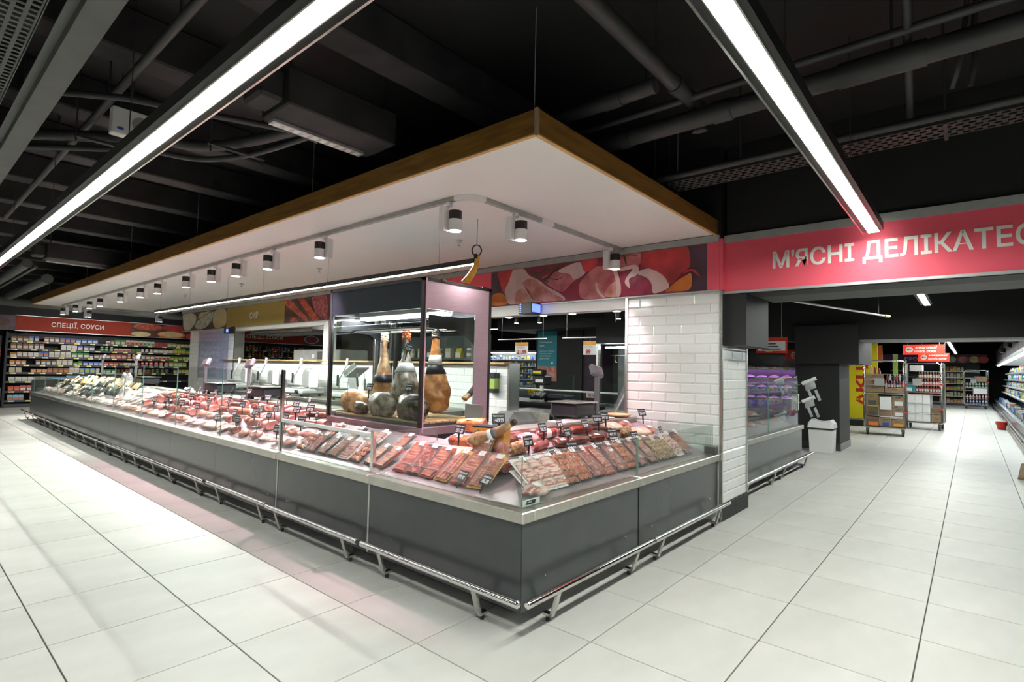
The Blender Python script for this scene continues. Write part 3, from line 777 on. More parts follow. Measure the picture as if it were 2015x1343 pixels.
t = pipe('drain_pipe', curve_pts([(1.2, 1.40, 3.22), (3.4, 1.40, 3.22), (3.55, 1.40, 3.19), (3.58, 1.40, 3.06)]), 0.05, 'black drain pipe running into an elbow by the thick pipe', couplings=[((3.2, 1.4, 3.22), 0.1)])
clamps(t, [(2.9, 1.4, 3.22), (1.6, 1.4, 3.22)], 0.05)
t = pipe('thin_pipe', [(4.13, 6, 3.0), (4.13, -3.5, 3.0)], 0.026, 'lone thin black pipe beside the perforated cable tray')
clamps(t, [(4.13, 1.3, 3.0), (4.13, 0.1, 3.0), (4.13, -1.4, 3.0)], 0.03)
pipe('side_pipe', [(3.0, 6, 3.16), (3.0, 1.95, 3.16), (3.0, 1.45, 3.16)], 0.05, 'short black pipe with coupling behind the drain pipe', couplings=[((3.0, 1.75, 3.16), 0.14)])
pipe('sloping_conduit', [(2.6, 0.18, 3.3), (4.3, 0.28, 3.08)], 0.02, 'thin conduit sloping beside the right strip lamp')
pipe('hanging_cable', curve_pts([(3.7, -0.02, 3.55), (3.72, 0.0, 3.3), (3.66, 0.02, 3.1), (3.72, 0.06, 2.98)]), 0.014, 'loose pale cable hanging near the right picture edge', cat='cable')
pipe('hanging_cable', curve_pts([(3.72, -0.06, 3.6), (3.75, -0.04, 3.3), (3.72, -0.04, 3.1), (3.74, -0.02, 2.98)]), 0.014, 'straighter pale cable hanging near the right picture edge', cat='cable')

def perforated_tray(name, x0, x1, z, y0, y1, label, pitch, m_, holes):
    t = empty(name, ((x0+x1)/2, y0, z), label, 'cable tray')
    # web made of bars between slots: real openings
    q = MB(); cols = holes; W_ = (x1-x0)/cols; y = y0
    for k in range(cols+1): q.box(x0+k*W_-W_*0.18, y0, z, x0+k*W_+W_*0.18, y1, z+0.003)
    i = 0
    while y < y1:
        for k in range(cols):
            off = pitch/2 if k % 2 else 0
            q.box(x0+k*W_+W_*0.15, y+off, z, x0+(k+1)*W_-W_*0.15, y+off+pitch*0.38, z+0.003)
        y += pitch
    q.build('perforated_web', m_, t)['kind'] = 'stuff'
    MB().box(x0-0.004, y0, z, x0, y1, z+0.05).build('side_flange', m_, t)
    MB().box(x1, y0, z, x1+0.004, y1, z+0.05).build('side_flange', m_, t)
    for y in (y0+0.3, (y0+y1)/2, y1-0.4):
        MB().cyl((x0-0.02, y, z), (x0-0.02, y, 3.62), 0.005, n=6).build('hanger_rod', MT['pipe_black'], t)
        MB().cyl((x1+0.02, y, z), (x1+0.02, y, 3.62), 0.005, n=6).build('hanger_rod', MT['pipe_black'], t)
        MB().box(x0-0.03, y-0.01, z-0.015, x1+0.03, y+0.01, z).build('bracket', MT['pipe_black'], t)
    return t
perforated_tray('cable_tray', 4.16, 4.40, 2.96, -2.2, 2.4, 'long perforated cable tray under the ceiling before the fascia sign', 0.06, MT['pipe_black'], 5)
perforated_tray('cable_tray', 0.22, 0.42, 3.10, 2.6, 8.4, 'wide grey perforated cable tray in the top left corner', 0.055, MT['channel_grey'], 4)
# closed metal channel
t = empty('metal_channel', (0.56, 5, 3.0), 'plain grey metal channel running beside the perforated tray', 'cable channel')
MB().box(0.515, 0.2, 3.0, 0.625, 8.2, 3.006).build('base', MT['channel_grey'], t)
MB().box(0.510, 0.2, 3.0, 0.515, 8.2, 3.07).build('side_flange', MT['channel_grey'], t)
MB().box(0.625, 0.2, 3.0, 0.630, 8.2, 3.05).build('side_flange', MT['channel_grey'], t)
MB().box(0.47, 0.2, 3.055, 0.51, 8.2, 3.06).build('top_lip', MT['channel_grey'], t)
for y in (3.6, 5.2, 6.9):
    MB().cyl((0.57, y, 3.0), (0.57, y, 3.62), 0.006, n=6).build('hanger_rod', MT['pipe_black'], t)
t = pipe('ceiling_pipe', [(0.945, 1.0, 3.22), (0.945, 9.5, 3.22)], 0.026, 'slim dark pipe running between the channel and the strip lamp')
clamps(t, [(0.945, 3.2, 3.22), (0.945, 4.6, 3.22), (0.945, 6.3, 3.22)], 0.026)
pipe('cross_pipe', [(0.6, 4.5, 3.12), (0.95, 4.2, 3.12), (1.9, 3.78, 3.12), (2.05, 3.72, 3.08)], 0.022, 'thin pipe crossing from the channel to the air unit')
pipe('insulated_pipe', curve_pts([(-0.6, 6.4, 3.12), (0.5, 5.6, 3.12), (0.95, 5.15, 3.12), (1.25, 4.75, 3.1), (1.55, 4.6, 3.1), (1.78, 4.2, 3.12), (1.95, 3.7, 3.15)]), 0.042, 'thick insulated pipe curving toward the air unit')
pipe('insulated_pipe', curve_pts([(-0.6, 6.5, 3.05), (0.5, 5.7, 3.05), (0.95, 5.25, 3.05), (1.25, 4.85, 3.03), (1.58, 4.7, 3.03), (1.82, 4.3, 3.05), (2.0, 3.7, 3.1)]), 0.022, 'thinner insulated pipe under the thick curved one')
t = empty('pipe_bracket', (1.7, 4.15, 3.05), 'small perforated bracket carrying the curved pipes', 'bracket')
MB().box(1.50, 4.30, 3.03, 1.92, 4.34, 3.045).build('bar', MT['beam_grey'], t)
for x in (1.52, 1.9): MB().cyl((x, 4.32, 2.98), (x, 4.32, 3.62), 0.006, n=6).build('hanger_rod', MT['pipe_black'], t)
t = empty('pipe_bracket', (1.0, 4.75, 3.05), 'small bracket carrying pipes under the white speaker box', 'bracket')
MB().box(0.82, 4.95, 3.03, 1.12, 4.99, 3.05).build('bar', MT['beam_grey'], t)
for x in (0.84, 1.1): MB().cyl((x, 4.97, 3.0), (x, 4.97, 3.62), 0.006, n=6).build('hanger_rod', MT['pipe_black'], t)
# air units with intake box and slot diffuser
def air_unit(x, y, z, L, label):
    t = empty('air_unit', (x, y, z), label, 'air unit')
    MB().cbox(x, y, z, x+L, y+0.38, z+0.24, 0.01).build('casing', MT['beam_grey'], t)
    MB().cbox(x-0.16, y+0.05, z+0.02, x, y+0.30, z+0.22, 0.02).build('intake_box', MT['beam_grey'], t)
    g = MB().box(x+0.04, y+0.28, z-0.02, x+L*0.9, y+0.36, z).build('diffuser_frame', MT['alu_trim'], t)
    for k in range(10):
        MB().box(x+0.06+k*L*0.083, y+0.29, z-0.022, x+0.10+k*L*0.083, y+0.35, z-0.02).build('louvre', MT['plastic_white'], g)
    for xx in (x+0.05, x+L-0.05):
        MB().cyl((xx, y+0.1, z+0.24), (xx, y+0.1, 3.62), 0.008, n=6).build('hanger_rod', MT['pipe_black'], t)
air_unit(1.56, 3.20, 3.02, 0.82, 'dark ceiling air unit with slot diffuser above the left strip lamp')
air_unit(1.6, 11.0, 2.98, 1.2, 'distant ceiling air unit above the canopy edge')
t = empty('speaker_box', (1.05, 4.5, 3.1), 'small white box with round grille under the ceiling', 'speaker')
MB().cbox(0.95, 4.50, 2.98, 1.19, 4.58, 3.17, 0.006).build('casing', MT['lamp_white'], t)
MB().cyl((1.12, 4.50, 3.08), (1.12, 4.495, 3.08), 0.055, n=24).build('grille', MT['grey_trim'], t)
MB().prism([(1.0+0.022*math.cos(a), 3.02+0.01*math.sin(a)) for a in [6.283*k/16 for k in range(16)]], lambda a, b_, d: (a, 4.50-d, b_), 0, 0.002).build('badge', S('badge_blue', (0.03, 0.08, 0.35)), t)
MB().cyl((1.07, 4.54, 3.17), (1.07, 4.54, 3.62), 0.008, n=6).build('hanger_rod', MT['pipe_black'], t)
# ducts at the far left above the spice shelving
for k, (x, z, r_, lb) in enumerate(((1.45, 2.93, 0.07, 'thick grey duct at the far left beyond the canopy'), (1.68, 3.0, 0.025, 'thin grey pipe between the far left ducts'), (1.98, 2.92, 0.09, 'grey duct running beside the canopy at its far end'))):
    t = pipe('air_duct', [(x, 11.6+0.9*k, z), (x, 18.2, z)], r_, lb, cat='duct', m_=S('duct_grey%d' % k, (0.085, 0.09, 0.085), rough=0.6)); clamps(t, [(x, 13.8, z), (x, 16.5, z)], r_)
t = pipe('air_duct', [(0.6, 18.6, 2.86), (2.0, 18.7, 2.84), (6.6, 18.9, 2.80)], 0.12, 'grey duct crossing above the spice shelving sign', cat='duct', m_=MT['channel_grey']); clamps(t, [(1.2, 18.64, 2.85), (4.3, 18.8, 2.82)], 0.11)

# ================================================================ DELI COUNTER
FX, FY = 2.28, 1.85
def LA(d, s_, z): return (FX+d, s_, z)
def RA(d, s_, z): return (s_, FY+d, z)
def abox(q, fn, d0, s0, z0, d1, s1, z1, b=None):
    p, r_ = fn(d0, s0, z0), fn(d1, s1, z1)
    if b: q.cbox(min(p[0], r_[0]), min(p[1], r_[1]), z0, max(p[0], r_[0]), max(p[1], r_[1]), z1, b)
    else: q.box(p[0], p[1], z0, r_[0], r_[1], z1)
    return q
def deckz(d): return 0.622+0.33*(d-0.10)
def deck(q, fn, s0, s1, d1):
    v = [fn(0.08, s0, 0.618), fn(0.08, s1, 0.618), fn(d1, s1, deckz(d1)), fn(d1, s0, deckz(d1)), fn(0.08, s0, 0.55), fn(0.08, s1, 0.55), fn(d1, s1, 0.55), fn(d1, s0, 0.55)]
    return q.add(v, [(0, 1, 2, 3), (4, 7, 6, 5), (0, 4, 5, 1), (1, 5, 6, 2), (2, 6, 7, 3), (3, 7, 4, 0)])
def pane(name, p0, p1, z0, z1, parent, th=0.008, edge=True, m_=None):
    p0 = Vector((p0[0], p0[1], 0)); p1 = Vector((p1[0], p1[1], 0)); d_ = (p1-p0).normalized(); n_ = Vector((-d_.y, d_.x, 0))*th/2
    q = MB(); c = [p0-n_, p1-n_, p1+n_, p0+n_]
    v = [(a.x, a.y, z0) for a in c]+[(a.x, a.y, z1) for a in c]
    q.add(v, [(0, 1, 5, 4), (2, 3, 7, 6)]); q.cur = 1
    b_ = 0; q.f += [(4, 5, 6, 7), (1, 2, 6, 5), (3, 0, 4, 7), (0, 3, 2, 1)]; q.mi += [1]*4
    return q.build(name, [m_ or MT['glass'], MT['glass_edge']], parent)
def module(fn, s0, s1, segs, glass_h, label, ledge_from=None, panel_from=None, rear=True):
    c = fn(0.5, (s0+s1)/2, 0)
    t = empty('deli_counter', (c[0], c[1], 0), label, 'deli counter', 'deli counter units')
    a, b_ = s0+0.002, s1-0.002
    abox(MB(), fn, 0.16, a, 0, 0.9, b_, 0.12).build('plinth', MT['black_paint'], t)
    abox(MB(), fn, 0.0, a, 0.095, 0.025, b_, 0.562).build('front_panel', MT['charcoal_panel'], t)
    abox(MB(), fn, 0.025, a, 0.11, 0.70, b_, 0.548).build('body', MT['black_paint'], t)
    abox(MB(), fn, -0.022, a, 0.567, 0.082, b_, 0.630, 0.006).build('ledge', MT['steel_ledge'], t)
    for (p, q_, dd) in segs:
        deck(MB(), fn, p+0.001, q_-0.001, dd).build('display_deck', MT['tray_steel'], t)
        if rear and dd > 0.8:
            abox(MB(), fn, dd, p, 0.55, dd+0.012, q_, 0.90).build('rear_wall', MT['tray_rear'], t)
            abox(MB(), fn, dd-0.01, p, 0.90, 1.06, q_, 0.925, 0.004).build('rear_ledge', MT['steel_ledge'], t)
            abox(MB(), fn, dd+0.012, p, 0.12, 1.04, q_, 0.90).build('rear_cabinet', MT['dark_steel'], t)
    return t
SB = [3.24, 4.59, 5.92, 7.24, 8.53, 9.9, 11.2, 12.55, 13.9, 15.2, 16.5]
# corner unit, both faces
ct = empty('deli_counter', (2.7, 2.3, 0), 'corner deli counter unit with low glass at the sharp front corner', 'deli counter', 'deli counter units')
MB().box(FX+0.16, FY+0.16, 0, 3.60, 2.7, 0.12).build('plinth', MT['black_paint'], ct)
MB().box(FX+0.16, 2.7, 0, 3.2, 3.238, 0.12).build('plinth', MT['black_paint'], ct)
MB().box(FX, FY+0.004, 0.095, FX+0.025, 3.236, 0.562).build('front_panel', MT['charcoal_panel'], ct)
MB().box(FX+0.004, FY, 0.095, 3.60, FY+0.025, 0.562).build('front_panel', MT['charcoal_panel'], ct)
MB().box(FX+0.025, FY+0.025, 0.11, 3.60, 2.55, 0.548).build('body', MT['black_paint'], ct)
MB().box(FX+0.025, 2.55, 0.11, 3.0, 3.236, 0.548).build('body', MT['black_paint'], ct)
MB().cbox(FX-0.022, FY-0.022, 0.567, FX+0.082, 3.238, 0.630, 0.006).build('ledge', MT['steel_ledge'], ct)
MB().cbox(FX+0.083, FY-0.022, 0.567, 3.618, FY+0.082, 0.630, 0.006).build('ledge', MT['steel_ledge'], ct)
zt = deckz(0.85)
MB().add([(FX+0.08, FY+0.08, 0.618), (FX+0.08, 3.238, 0.618), (FX+0.85, 3.238, zt), (FX+0.85, FY+0.85, zt), (3.618, FY+0.85, zt), (3.618, FY+0.08, 0.618)],
         [(0, 3, 2, 1), (0, 5, 4, 3)]).build('display_deck', MT['tray_steel'], ct)
MB().box(FX+0.85, 2.70, 0.55, 3.618, 2.712, 0.90).build('rear_wall', MT['tray_rear'], ct)
MB().box(FX+0.85, 2.712, 0.55, FX+0.862, 3.236, 0.90).build('rear_wall', MT['tray_rear'], ct)
MB().cbox(FX+0.84, 2.69, 0.90, 3.618, 2.91, 0.925, 0.004).build('rear_ledge', MT['steel_ledge'], ct)
MB().cbox(FX+0.84, 2.912, 0.90, FX+1.06, 3.236, 0.925, 0.004).build('rear_ledge', MT['steel_ledge'], ct)
MB().box(FX+0.862, 2.712, 0.12, 3.616, 2.89, 0.90).build('rear_cabinet', MT['dark_steel'], ct)
MB().box(FX+0.862, 2.89, 0.12, FX+1.04, 3.236, 0.90).build('rear_cabinet', MT['dark_steel'], ct)
G0 = 0.045
pane('glass_pane', (FX+G0, FY+G0), (FX+G0, 3.27), 0.632, 0.912, ct)
pane('glass_pane', (FX+G0, FY+G0), (3.66, FY+G0), 0.632, 0.912, ct)
pane('glass_pane', (FX+G0+0.02, 3.285), (FX+0.66, 3.285), 0.66, 0.912, ct)
MB().cbox(FX+0.03, 3.262, 0.632, FX+0.06, 3.292, 0.93, 0.003).build('glass_post', MT['chrome'], ct)
plq = empty('maker_plate', (2.4, 1.89, 0.63), 'tiny black maker plate inside the glass at the counter corner', 'name plate')
MB().box(2.345, 1.902, 0.634, 2.50, 1.906, 0.668).build('plate', MT['plastic_white'], plq)
MB().prism([(2.372, 0.640), (2.455, 0.640), (2.465, 0.662), (2.382, 0.662)], lambda a, b_, d_: (a, 1.902-d_, b_), 0, 0.001).build('badge', MT['tag_black'], plq)
lettering('arneg', (2.388, 1.9005, 0.645), FACE_Y, height=0.011, material=MT['chalk'], parent=plq, thick=0.02)
names = ['with white bar along its low glass', 'with steel corner post and tall glass', 'under the pole scales', 'with boiled sausages', 'with mixed sliced packs', 'with pale vacuum packs',
         'with black-wrapped cheese wedges', 'with mixed cheese wedges', 'second last before the far end', 'at the far end']
for k in range(len(SB)-1):
    s0, s1 = SB[k], SB[k+1]
    segs = [(s0, s1, 0.85)]
    if k == 0: segs = [(s0, s1, 0.70)]
    if k == 1: segs = [(s0, 5.09, 0.70), (5.09, s1, 0.85)]
    t = module(LA, s0, s1, segs, 0, 'grey deli counter unit %s, %s along the long side' % (names[k], nth(k)))
    if k == 0:
        pane('glass_pane', (FX+G0, s0+0.06), (FX+G0, 4.63), 0.632, 0.885, t)
        MB().cbox(FX+G0-0.012, s0+0.05, 0.885, FX+G0+0.012, 4.63, 0.915, 0.004).build('top_bar', MT['plastic_white'], t)
    elif k < 5:
        pane('glass_pane', (FX+G0, s0+(0.07 if k == 1 else 0.03)), (FX+G0, s1+0.024), 0.632, 1.335, t)
    else:
        pane('glass_pane', (FX+G0, s0+0.03), (FX+G0, s1+(0.024 if k < 9 else -0.03)), 0.632, 0.985, t)
    if k == 1:
        MB().cbox(FX+G0-0.014, 4.635, 0.632, FX+G0+0.014, 4.662, 1.345, 0.003).build('glass_post', MT['chrome'], t)
        pane('glass_pane', (FX+G0+0.02, 4.65), (FX+0.70, 4.65), 0.66, 1.335, t)
    if k == 9:
        pane('glass_pane', (FX+G0+0.01, 16.47), (FX+0.8, 16.47), 0.632, 0.985, t)
        abox(MB(), LA, 0.0, 16.498, 0.095, 1.05, 16.51, 0.9).build('end_panel', MT['charcoal_panel'], t)
    if k < 2:
        abox(MB(), LA, -0.004, s0-0.008, 0.095, 0.002, s0+0.008, 0.566).build('joint_strip', MT['alu_trim'], t)
rt = module(RA, 3.62, 5.205, [(3.62, 5.205, 0.85)], 0, 'grey deli counter unit ending against the white tiled pillar')
pane('glass_pane', (3.68, FY+G0), (5.19, FY+G0), 0.632, 0.905, rt)
pane('glass_pane', (5.185, FY+G0+0.02), (5.185, FY+0.6), 0.66, 0.905, rt)
abox(MB(), RA, 0.02, 5.13, 0.095, 0.06, 5.205, 0.64).build('end_post', MT['steel'], rt)
abox(MB(), RA, -0.004, 5.125, 0.63, 0.10, 5.205, 0.70).build('end_block', MT['dark_steel'], rt)

# bumper rails
def rail(fn, s0, s1, feet, label, z=0.20, d_=-0.115, bend=False):
    c = fn(d_, (s0+s1)/2, 0)
    t = empty('bumper_rail', (c[0], c[1], 0), label, 'bumper rail', 'steel bumper rails along the counter foot')
    pts = [fn(d_, s0+0.012, z), fn(d_, s0+0.02, z), fn(d_, s1-0.02, z), fn(d_, s1-0.012, z)]
    smooth_by_angle(MB().tube(pts, [0.014, 0.0205, 0.0205, 0.014], 18).build('tube', MT['chrome'], t), 30)
    for f_ in feet:
        q = MB()
        pr = [(d_+0.004, z-0.017), (d_+0.052, 0.030), (-0.002, 0.030), (-0.002, 0.045), (d_+0.062, 0.045), (d_+0.020, z-0.017)]
        q.prism(pr, lambda a, b_, s_, fn=fn: fn(a, s_, b_), f_-0.019, f_+0.019)
        q.build('bracket', MT['steel'], t)
        MB().cyl(fn(-0.001, f_, z+0.045), fn(-0.006, f_, z+0.045), 0.007, n=8).build('screw', MT['chrome'], t)
        MB().cyl(fn(-0.03, f_, 0.0), fn(-0.03, f_, 0.031), 0.012, n=10).build('foot', MT['rubber'], t)
    return t
rail(LA, 1.755, 3.165, (2.10, 2.97), 'steel bumper rail from the front corner along the long side')
rail(LA, 3.19, 4.545, (3.40, 4.40), 'steel bumper rail under the counter with white bar')
rail(LA, 4.575, 5.84, (4.75, 5.65), 'steel bumper rail under the steel glass post', d_=-0.10)
ss = [5.86, 7.24, 8.53, 9.9, 11.2, 12.55, 13.9, 15.2, 16.75]
for k in range(len(ss)-1):
    rail(LA, ss[k]+0.01, ss[k+1]-0.01, (ss[k]+0.28, ss[k+1]-0.28), 'steel bumper rail, %s of the far run toward the spice shelving' % nth(k))
rail(RA, 2.175, 3.625, (2.49, 3.42), 'steel bumper rail from the front corner along the right side')
rail(RA, 3.635, 5.20, (3.82, 5.0), 'steel bumper rail ending at the white pillar')

# ================================================================ GOODS ON THE COUNTER
PARK = (0, 0, -50)
ARM_L = Matrix.Rotation(R(-90), 4, 'Z'); ARM_R = Matrix.Identity(4)
def new_root(name, cat): 
    o = bpy.data.objects.new(name, None); COL.objects.link(o); o.empty_display_size = 0.05; o['category'] = cat
    return o
class Proto:
    """first use hands out the source itself, later uses hand out copies"""
    def __init__(s, root): s.root = root; s.used = False
    def take(s):
        if not s.used: s.used = True; return s.root
        return copy_tree(s.root)
def put(proto, M, label, group=None):
    o = proto.take(); o.matrix_basis = M; o['label'] = label
    if group: o['group'] = group
    return o
def pack(meatm, style, w_=0.135, l_=0.225, tray=None, seed=0, labelc='plastic_white'):
    q = random.Random(seed); t = new_root('sliced_meat_pack', 'meat pack')
    MB().cbox(-w_/2, 0, 0.0, w_/2, l_, 0.006, 0.003).build('backing', tray or MT['tag_black'], t, world=False)
    s_ = MB()
    if style == 'strips':
        n = 6
        for k in range(n):
            x = -w_/2+0.012+k*(w_-0.03)/n
            M = Matrix.Translation((x, 0.012, 0.008+0.002*(k % 2))) @ Matrix.Rotation(R(q.uniform(-14, -6)), 4, 'Y')
            s_.cbox(0, 0, 0, (w_-0.02)/n*1.5, l_-0.045-q.uniform(0, 0.015), 0.006, 0.003, M)
    elif style == 'cups':
        for k in range(12):
            x = -w_/2+0.022+(k % 3)*(w_-0.044)/2; y = 0.028+(k//3)*(l_-0.075)/3
            s_.blob(0.026, 0.028, 0.012, 8, 5, 0.15, seed*13+k, Matrix.Translation((x, y, 0.014)))
    else:
        n = 6
        for k in range(n):
            y = 0.012+k*(l_-0.06)/n
            M = Matrix.Translation((q.uniform(-0.004, 0.004), y, 0.007)) @ Matrix.Rotation(R(q.uniform(6, 12)), 4, 'X')
            s_.cbox(-w_/2+0.012, 0, 0, w_/2-0.012, (l_-0.05)/n*1.6, 0.007, 0.003, M)
    s_.build('slices', MT[meatm], t, world=False)
    MB().cbox(-w_/2-0.004, -0.004, 0.0, w_/2+0.004, l_+0.006, 0.030, 0.008).build('film', MT['film'], t, world=False)
    lb = MB().box(w_/2-0.065, l_-0.045, 0.0305, w_/2-0.012, l_-0.005, 0.0315).build('price_label', MT[labelc], t, world=False)
    for k in range(3):
        MB().box(w_/2-0.061, l_-0.015-k*0.011, 0.0315, w_/2-0.020-0.006*k, l_-0.011-k*0.011, 0.0319).build('print', MT['grey_trim'], lb, world=False)
    return Proto(t)
def capsule(q, L, r_, M=None, n=14, bend=0.0, nub=True):
    rg = []
    for k in range(15):
        u = k/14; x = -L/2+L*u
        e = min(u, 1-u)*L; rr = r_*math.sqrt(max(0.02, 1-(1-min(1, e/r_))**2)) if e < r_ else r_
        rr *= 1+0.03*math.sin(k*2.1)
        z = r_+bend*math.sin(math.pi*u)
        rg.append([Vector((x, rr*math.cos(2*math.pi*j/n), z+rr*math.sin(2*math.pi*j/n))) for j in range(n)])
    if M is not None: rg = [[M @ p for p in g] for g in rg]
    return q.rings(rg)
def salami(casing, L=0.24, r_=0.032, cut=None, bend=0.0, band=None):
    t = new_root('sausage', 'sausage')
    capsule(MB(), L, r_, None, 14, bend).build('casing', MT[casing], t, True, False)
    if cut:
        MB().cyl((L/2-r_*0.75, 0, r_), (L/2-r_*0.2, 0, r_), r_*1.0, r_*0.985, 18).build('cut_face', MT[cut], t, world=False)
    else:
        MB().cyl((L/2-0.004, 0, r_), (L/2+0.022, 0, r_+0.004), 0.008, 0.012, 8).build('tied_end', MT['chrome'], t, world=False)
    MB().cyl((-L/2-0.018, 0, r_), (-L/2+0.004, 0, r_), 0.011, 0.006, 8).build('tied_end', MT['film_white'], t, world=False)
    if band:
        MB().cyl((-L*0.16, 0, r_), (L*0.10, 0, r_), r_*1.035, n=16).build('wrapper_band', MT[band], t, world=False)
    return Proto(t)
def ham_block(skin, face, rx=0.085, ry=0.065, h=0.085, label=None):
    t = new_root('ham_piece', 'ham'); n = 18; rg = []
    for k in range(8):
        u = k/7; x = -rx+2*rx*u; s_ = (0.72+0.28*math.sin(math.pi*min(1, u*1.3)*0.5)) if u < 0.7 else 1.0
        g = []
        for j in range(n):
            a = 2*math.pi*j/n; c_, d_ = math.cos(a), math.sin(a)
            g.append((x, ry*s_*math.copysign(abs(c_)**0.7, c_), h/2+h/2*s_*math.copysign(abs(d_)**0.7, d_)))
        rg.append(g)
    MB().rings(rg).build('rind', MT[skin], t, True, False)
    MB().rings([[(rx, y*0.96, h/2+(z-h/2)*0.96) for (x, y, z) in rg[-1]], [(rx+0.003, y*0.93, h/2+(z-h/2)*0.93) for (x, y, z) in rg[-1]]]).build('cut_face', MT[face], t, world=False)
    MB().box(-0.03, -ry*0.5, h*0.985, 0.02, ry*0.1, h*1.01).build('price_label', MT['plastic_white'], t, world=False)
    return Proto(t)
def vacuum(meatm, rx=0.10, ry=0.07, rz=0.028, seed=0, lab='plastic_white'):
    t = new_root('vacuum_pack', 'meat pack')
    MB().blob(rx, ry, rz, 14, 8, 0.14, seed, Matrix.Translation((0, 0, rz*0.8)), flat=0.2).build('meat', MT[meatm], t, True, False)
    f_ = MB(); q = random.Random(seed+5)
    pts = []
    for k in range(20):
        a = 2*math.pi*k/20; e = 1.28+0.10*q.random()
        pts.append((rx*e*math.copysign(abs(math.cos(a))**0.6, math.cos(a)), ry*e*math.copysign(abs(math.sin(a))**0.6, math.sin(a)), 0.004+0.010*q.random()))
    inner = [(x*0.72, y*0.72, rz*1.5) for x, y, z in pts]
    top = [(x*0.3, y*0.3, rz*2.02) for x, y, z in pts]
    f_.rings([pts, inner, top]).build('film', MT['film'], t, True, False)
    MB().box(-0.028, -0.022, rz*2.03, 0.028, 0.02, rz*2.03+0.001).build('price_label', MT[lab], t, world=False)
    return Proto(t)
def wedge(paste, rind, L=0.13, w_=0.10, h=0.055):
    t = new_root('cheese_wedge', 'cheese')
    pl_ = [(-w_/2, 0), (w_/2, 0), (w_*0.42, L*0.9), (0, L), (-w_*0.42, L*0.9)] if rind == 'cheese_dark' else [(0, 0), (w_/2, L*0.9), (0, L), (-w_/2, L*0.9)]
    MB().prism(pl_, lambda a, b_, d_: (a, b_, d_), 0.0, h).build('paste', MT[paste], t, world=False)
    MB().prism([(a*1.03, b_*1.02-0.001) for a, b_ in pl_], lambda a, b_, d_: (a, b_, d_), 0.0, h*0.45).build('rind', MT[rind], t, world=False)
    MB().box(-w_*0.25, L*0.45, h, w_*0.25, L*0.78, h+0.001).build('price_label', MT['plastic_white'], t, world=False)
    return Proto(t)
# prices and words chalked on the black cards
def tag_proto(l1, l2, big=True, w_=0.098, h=0.072):
    t = new_root('price_tag', 'price tag')
    tilt = Matrix.Translation((0, 0, 0.055)) @ Matrix.Rotation(R(-18), 4, 'X')
    MB().cbox(-w_/2, -0.0012, 0, w_/2, 0.0012, h, 0.001, tilt).build('card', MT['tag_black'], t, world=False)
    MB().add([(-0.007, -0.001, -0.03), (0.007, -0.001, -0.03), (0.010, -0.001, 0.06), (-0.010, -0.001, 0.06), (-0.002, 0.003, -0.03), (0.002, 0.003, -0.03), (0.010, 0.003, 0.06), (-0.010, 0.003, 0.06)],
             [(0, 1, 2, 3), (7, 6, 5, 4), (0, 4, 5, 1), (1, 5, 6, 2), (2, 6, 7, 3), (3, 7, 4, 0)]).build('stake', MT['tag_black'], t, world=False)
    card = t.children[0]
    for s_, z0, hh, ww in ((l1, 0.046, 0.015, 0.082), (l2, 0.010, 0.027, 0.072)):
        me, tw, th = text_mesh(s_, 0.014)
        mm = me.copy(); mm.materials.clear(); mm.materials.append(MT['chalk'])
        M = tilt @ Matrix.Translation((-ww/2, -0.0016, z0)) @ FACE_Y @ Matrix.Diagonal((ww/tw, hh/th, 0.02, 1))
        mm.transform(M)
        ob('chalk_writing', mm, card, False)
    return Proto(t)
TAGS = [tag_proto('Хамон Ріо', '350.49'), tag_proto('Салямі', '313.99'), tag_proto('Ковбаса', '286.90'), tag_proto('Буженина', '469.90'), tag_proto('Бастурма', '529.00'), tag_proto('Шинка', '247.50')]
TAG_A = tag_proto('ХАМОН Прош', '1577.20'); TAG_B = tag_proto('Пармська шинка', '1469.99'); TAG_C = tag_proto('Прошуто', '479.90'); TAG_D = tag_proto('Хамон', '356.00')

SL = math.atan(0.33)
def on_long(y, d_, yaw=0, tilt=None, up=0.0):
    return Matrix.Translation((FX+d_, y, deckz(d_)+0.004+up)) @ ARM_L @ Matrix.Rotation(R(yaw), 4, 'Z') @ Matrix.Rotation(SL if tilt is None else tilt, 4, 'X')
def on_right(x, d_, yaw=0, tilt=None, up=0.0):
    return Matrix.Translation((x, FY+d_, deckz(d_)+0.004+up)) @ ARM_R @ Matrix.Rotation(R(yaw), 4, 'Z') @ Matrix.Rotation(SL if tilt is None else tilt, 4, 'X')

P_CHOR = pack('chorizo', 'cups', seed=1); P_SAL = pack('salami', 'rows', seed=2); P_PRO = pack('prosciutto', 'strips', seed=3, tray=MT['orange_card'])
P_PRD = pack('prosciutto_dark', 'strips', seed=4, tray=MT['orange_card']); P_BAC = pack('bacon', 'rows', seed=5, tray=MT['plastic_white']); P_RED = pack('prosciutto', 'rows', seed=6, tray=MT['red_sign'])
P_NUT = pack('herb_crust', 'cups', seed=8, w_=0.14, l_=0.19); P_BAS = pack('prosciutto_dark', 'rows', seed=9)
W30 = R(33)
PD = {id(P_CHOR): 'orange chorizo slices', id(P_SAL): 'dark red salami slices', id(P_PRO): 'striped cured ham slices', id(P_PRD): 'brown cured ham slices', id(P_BAC): 'pale streaky bacon slices', id(P_RED): 'red ham slices', id(P_NUT): 'brown nut-like bites', id(P_BAS): 'dark dried beef slices'}
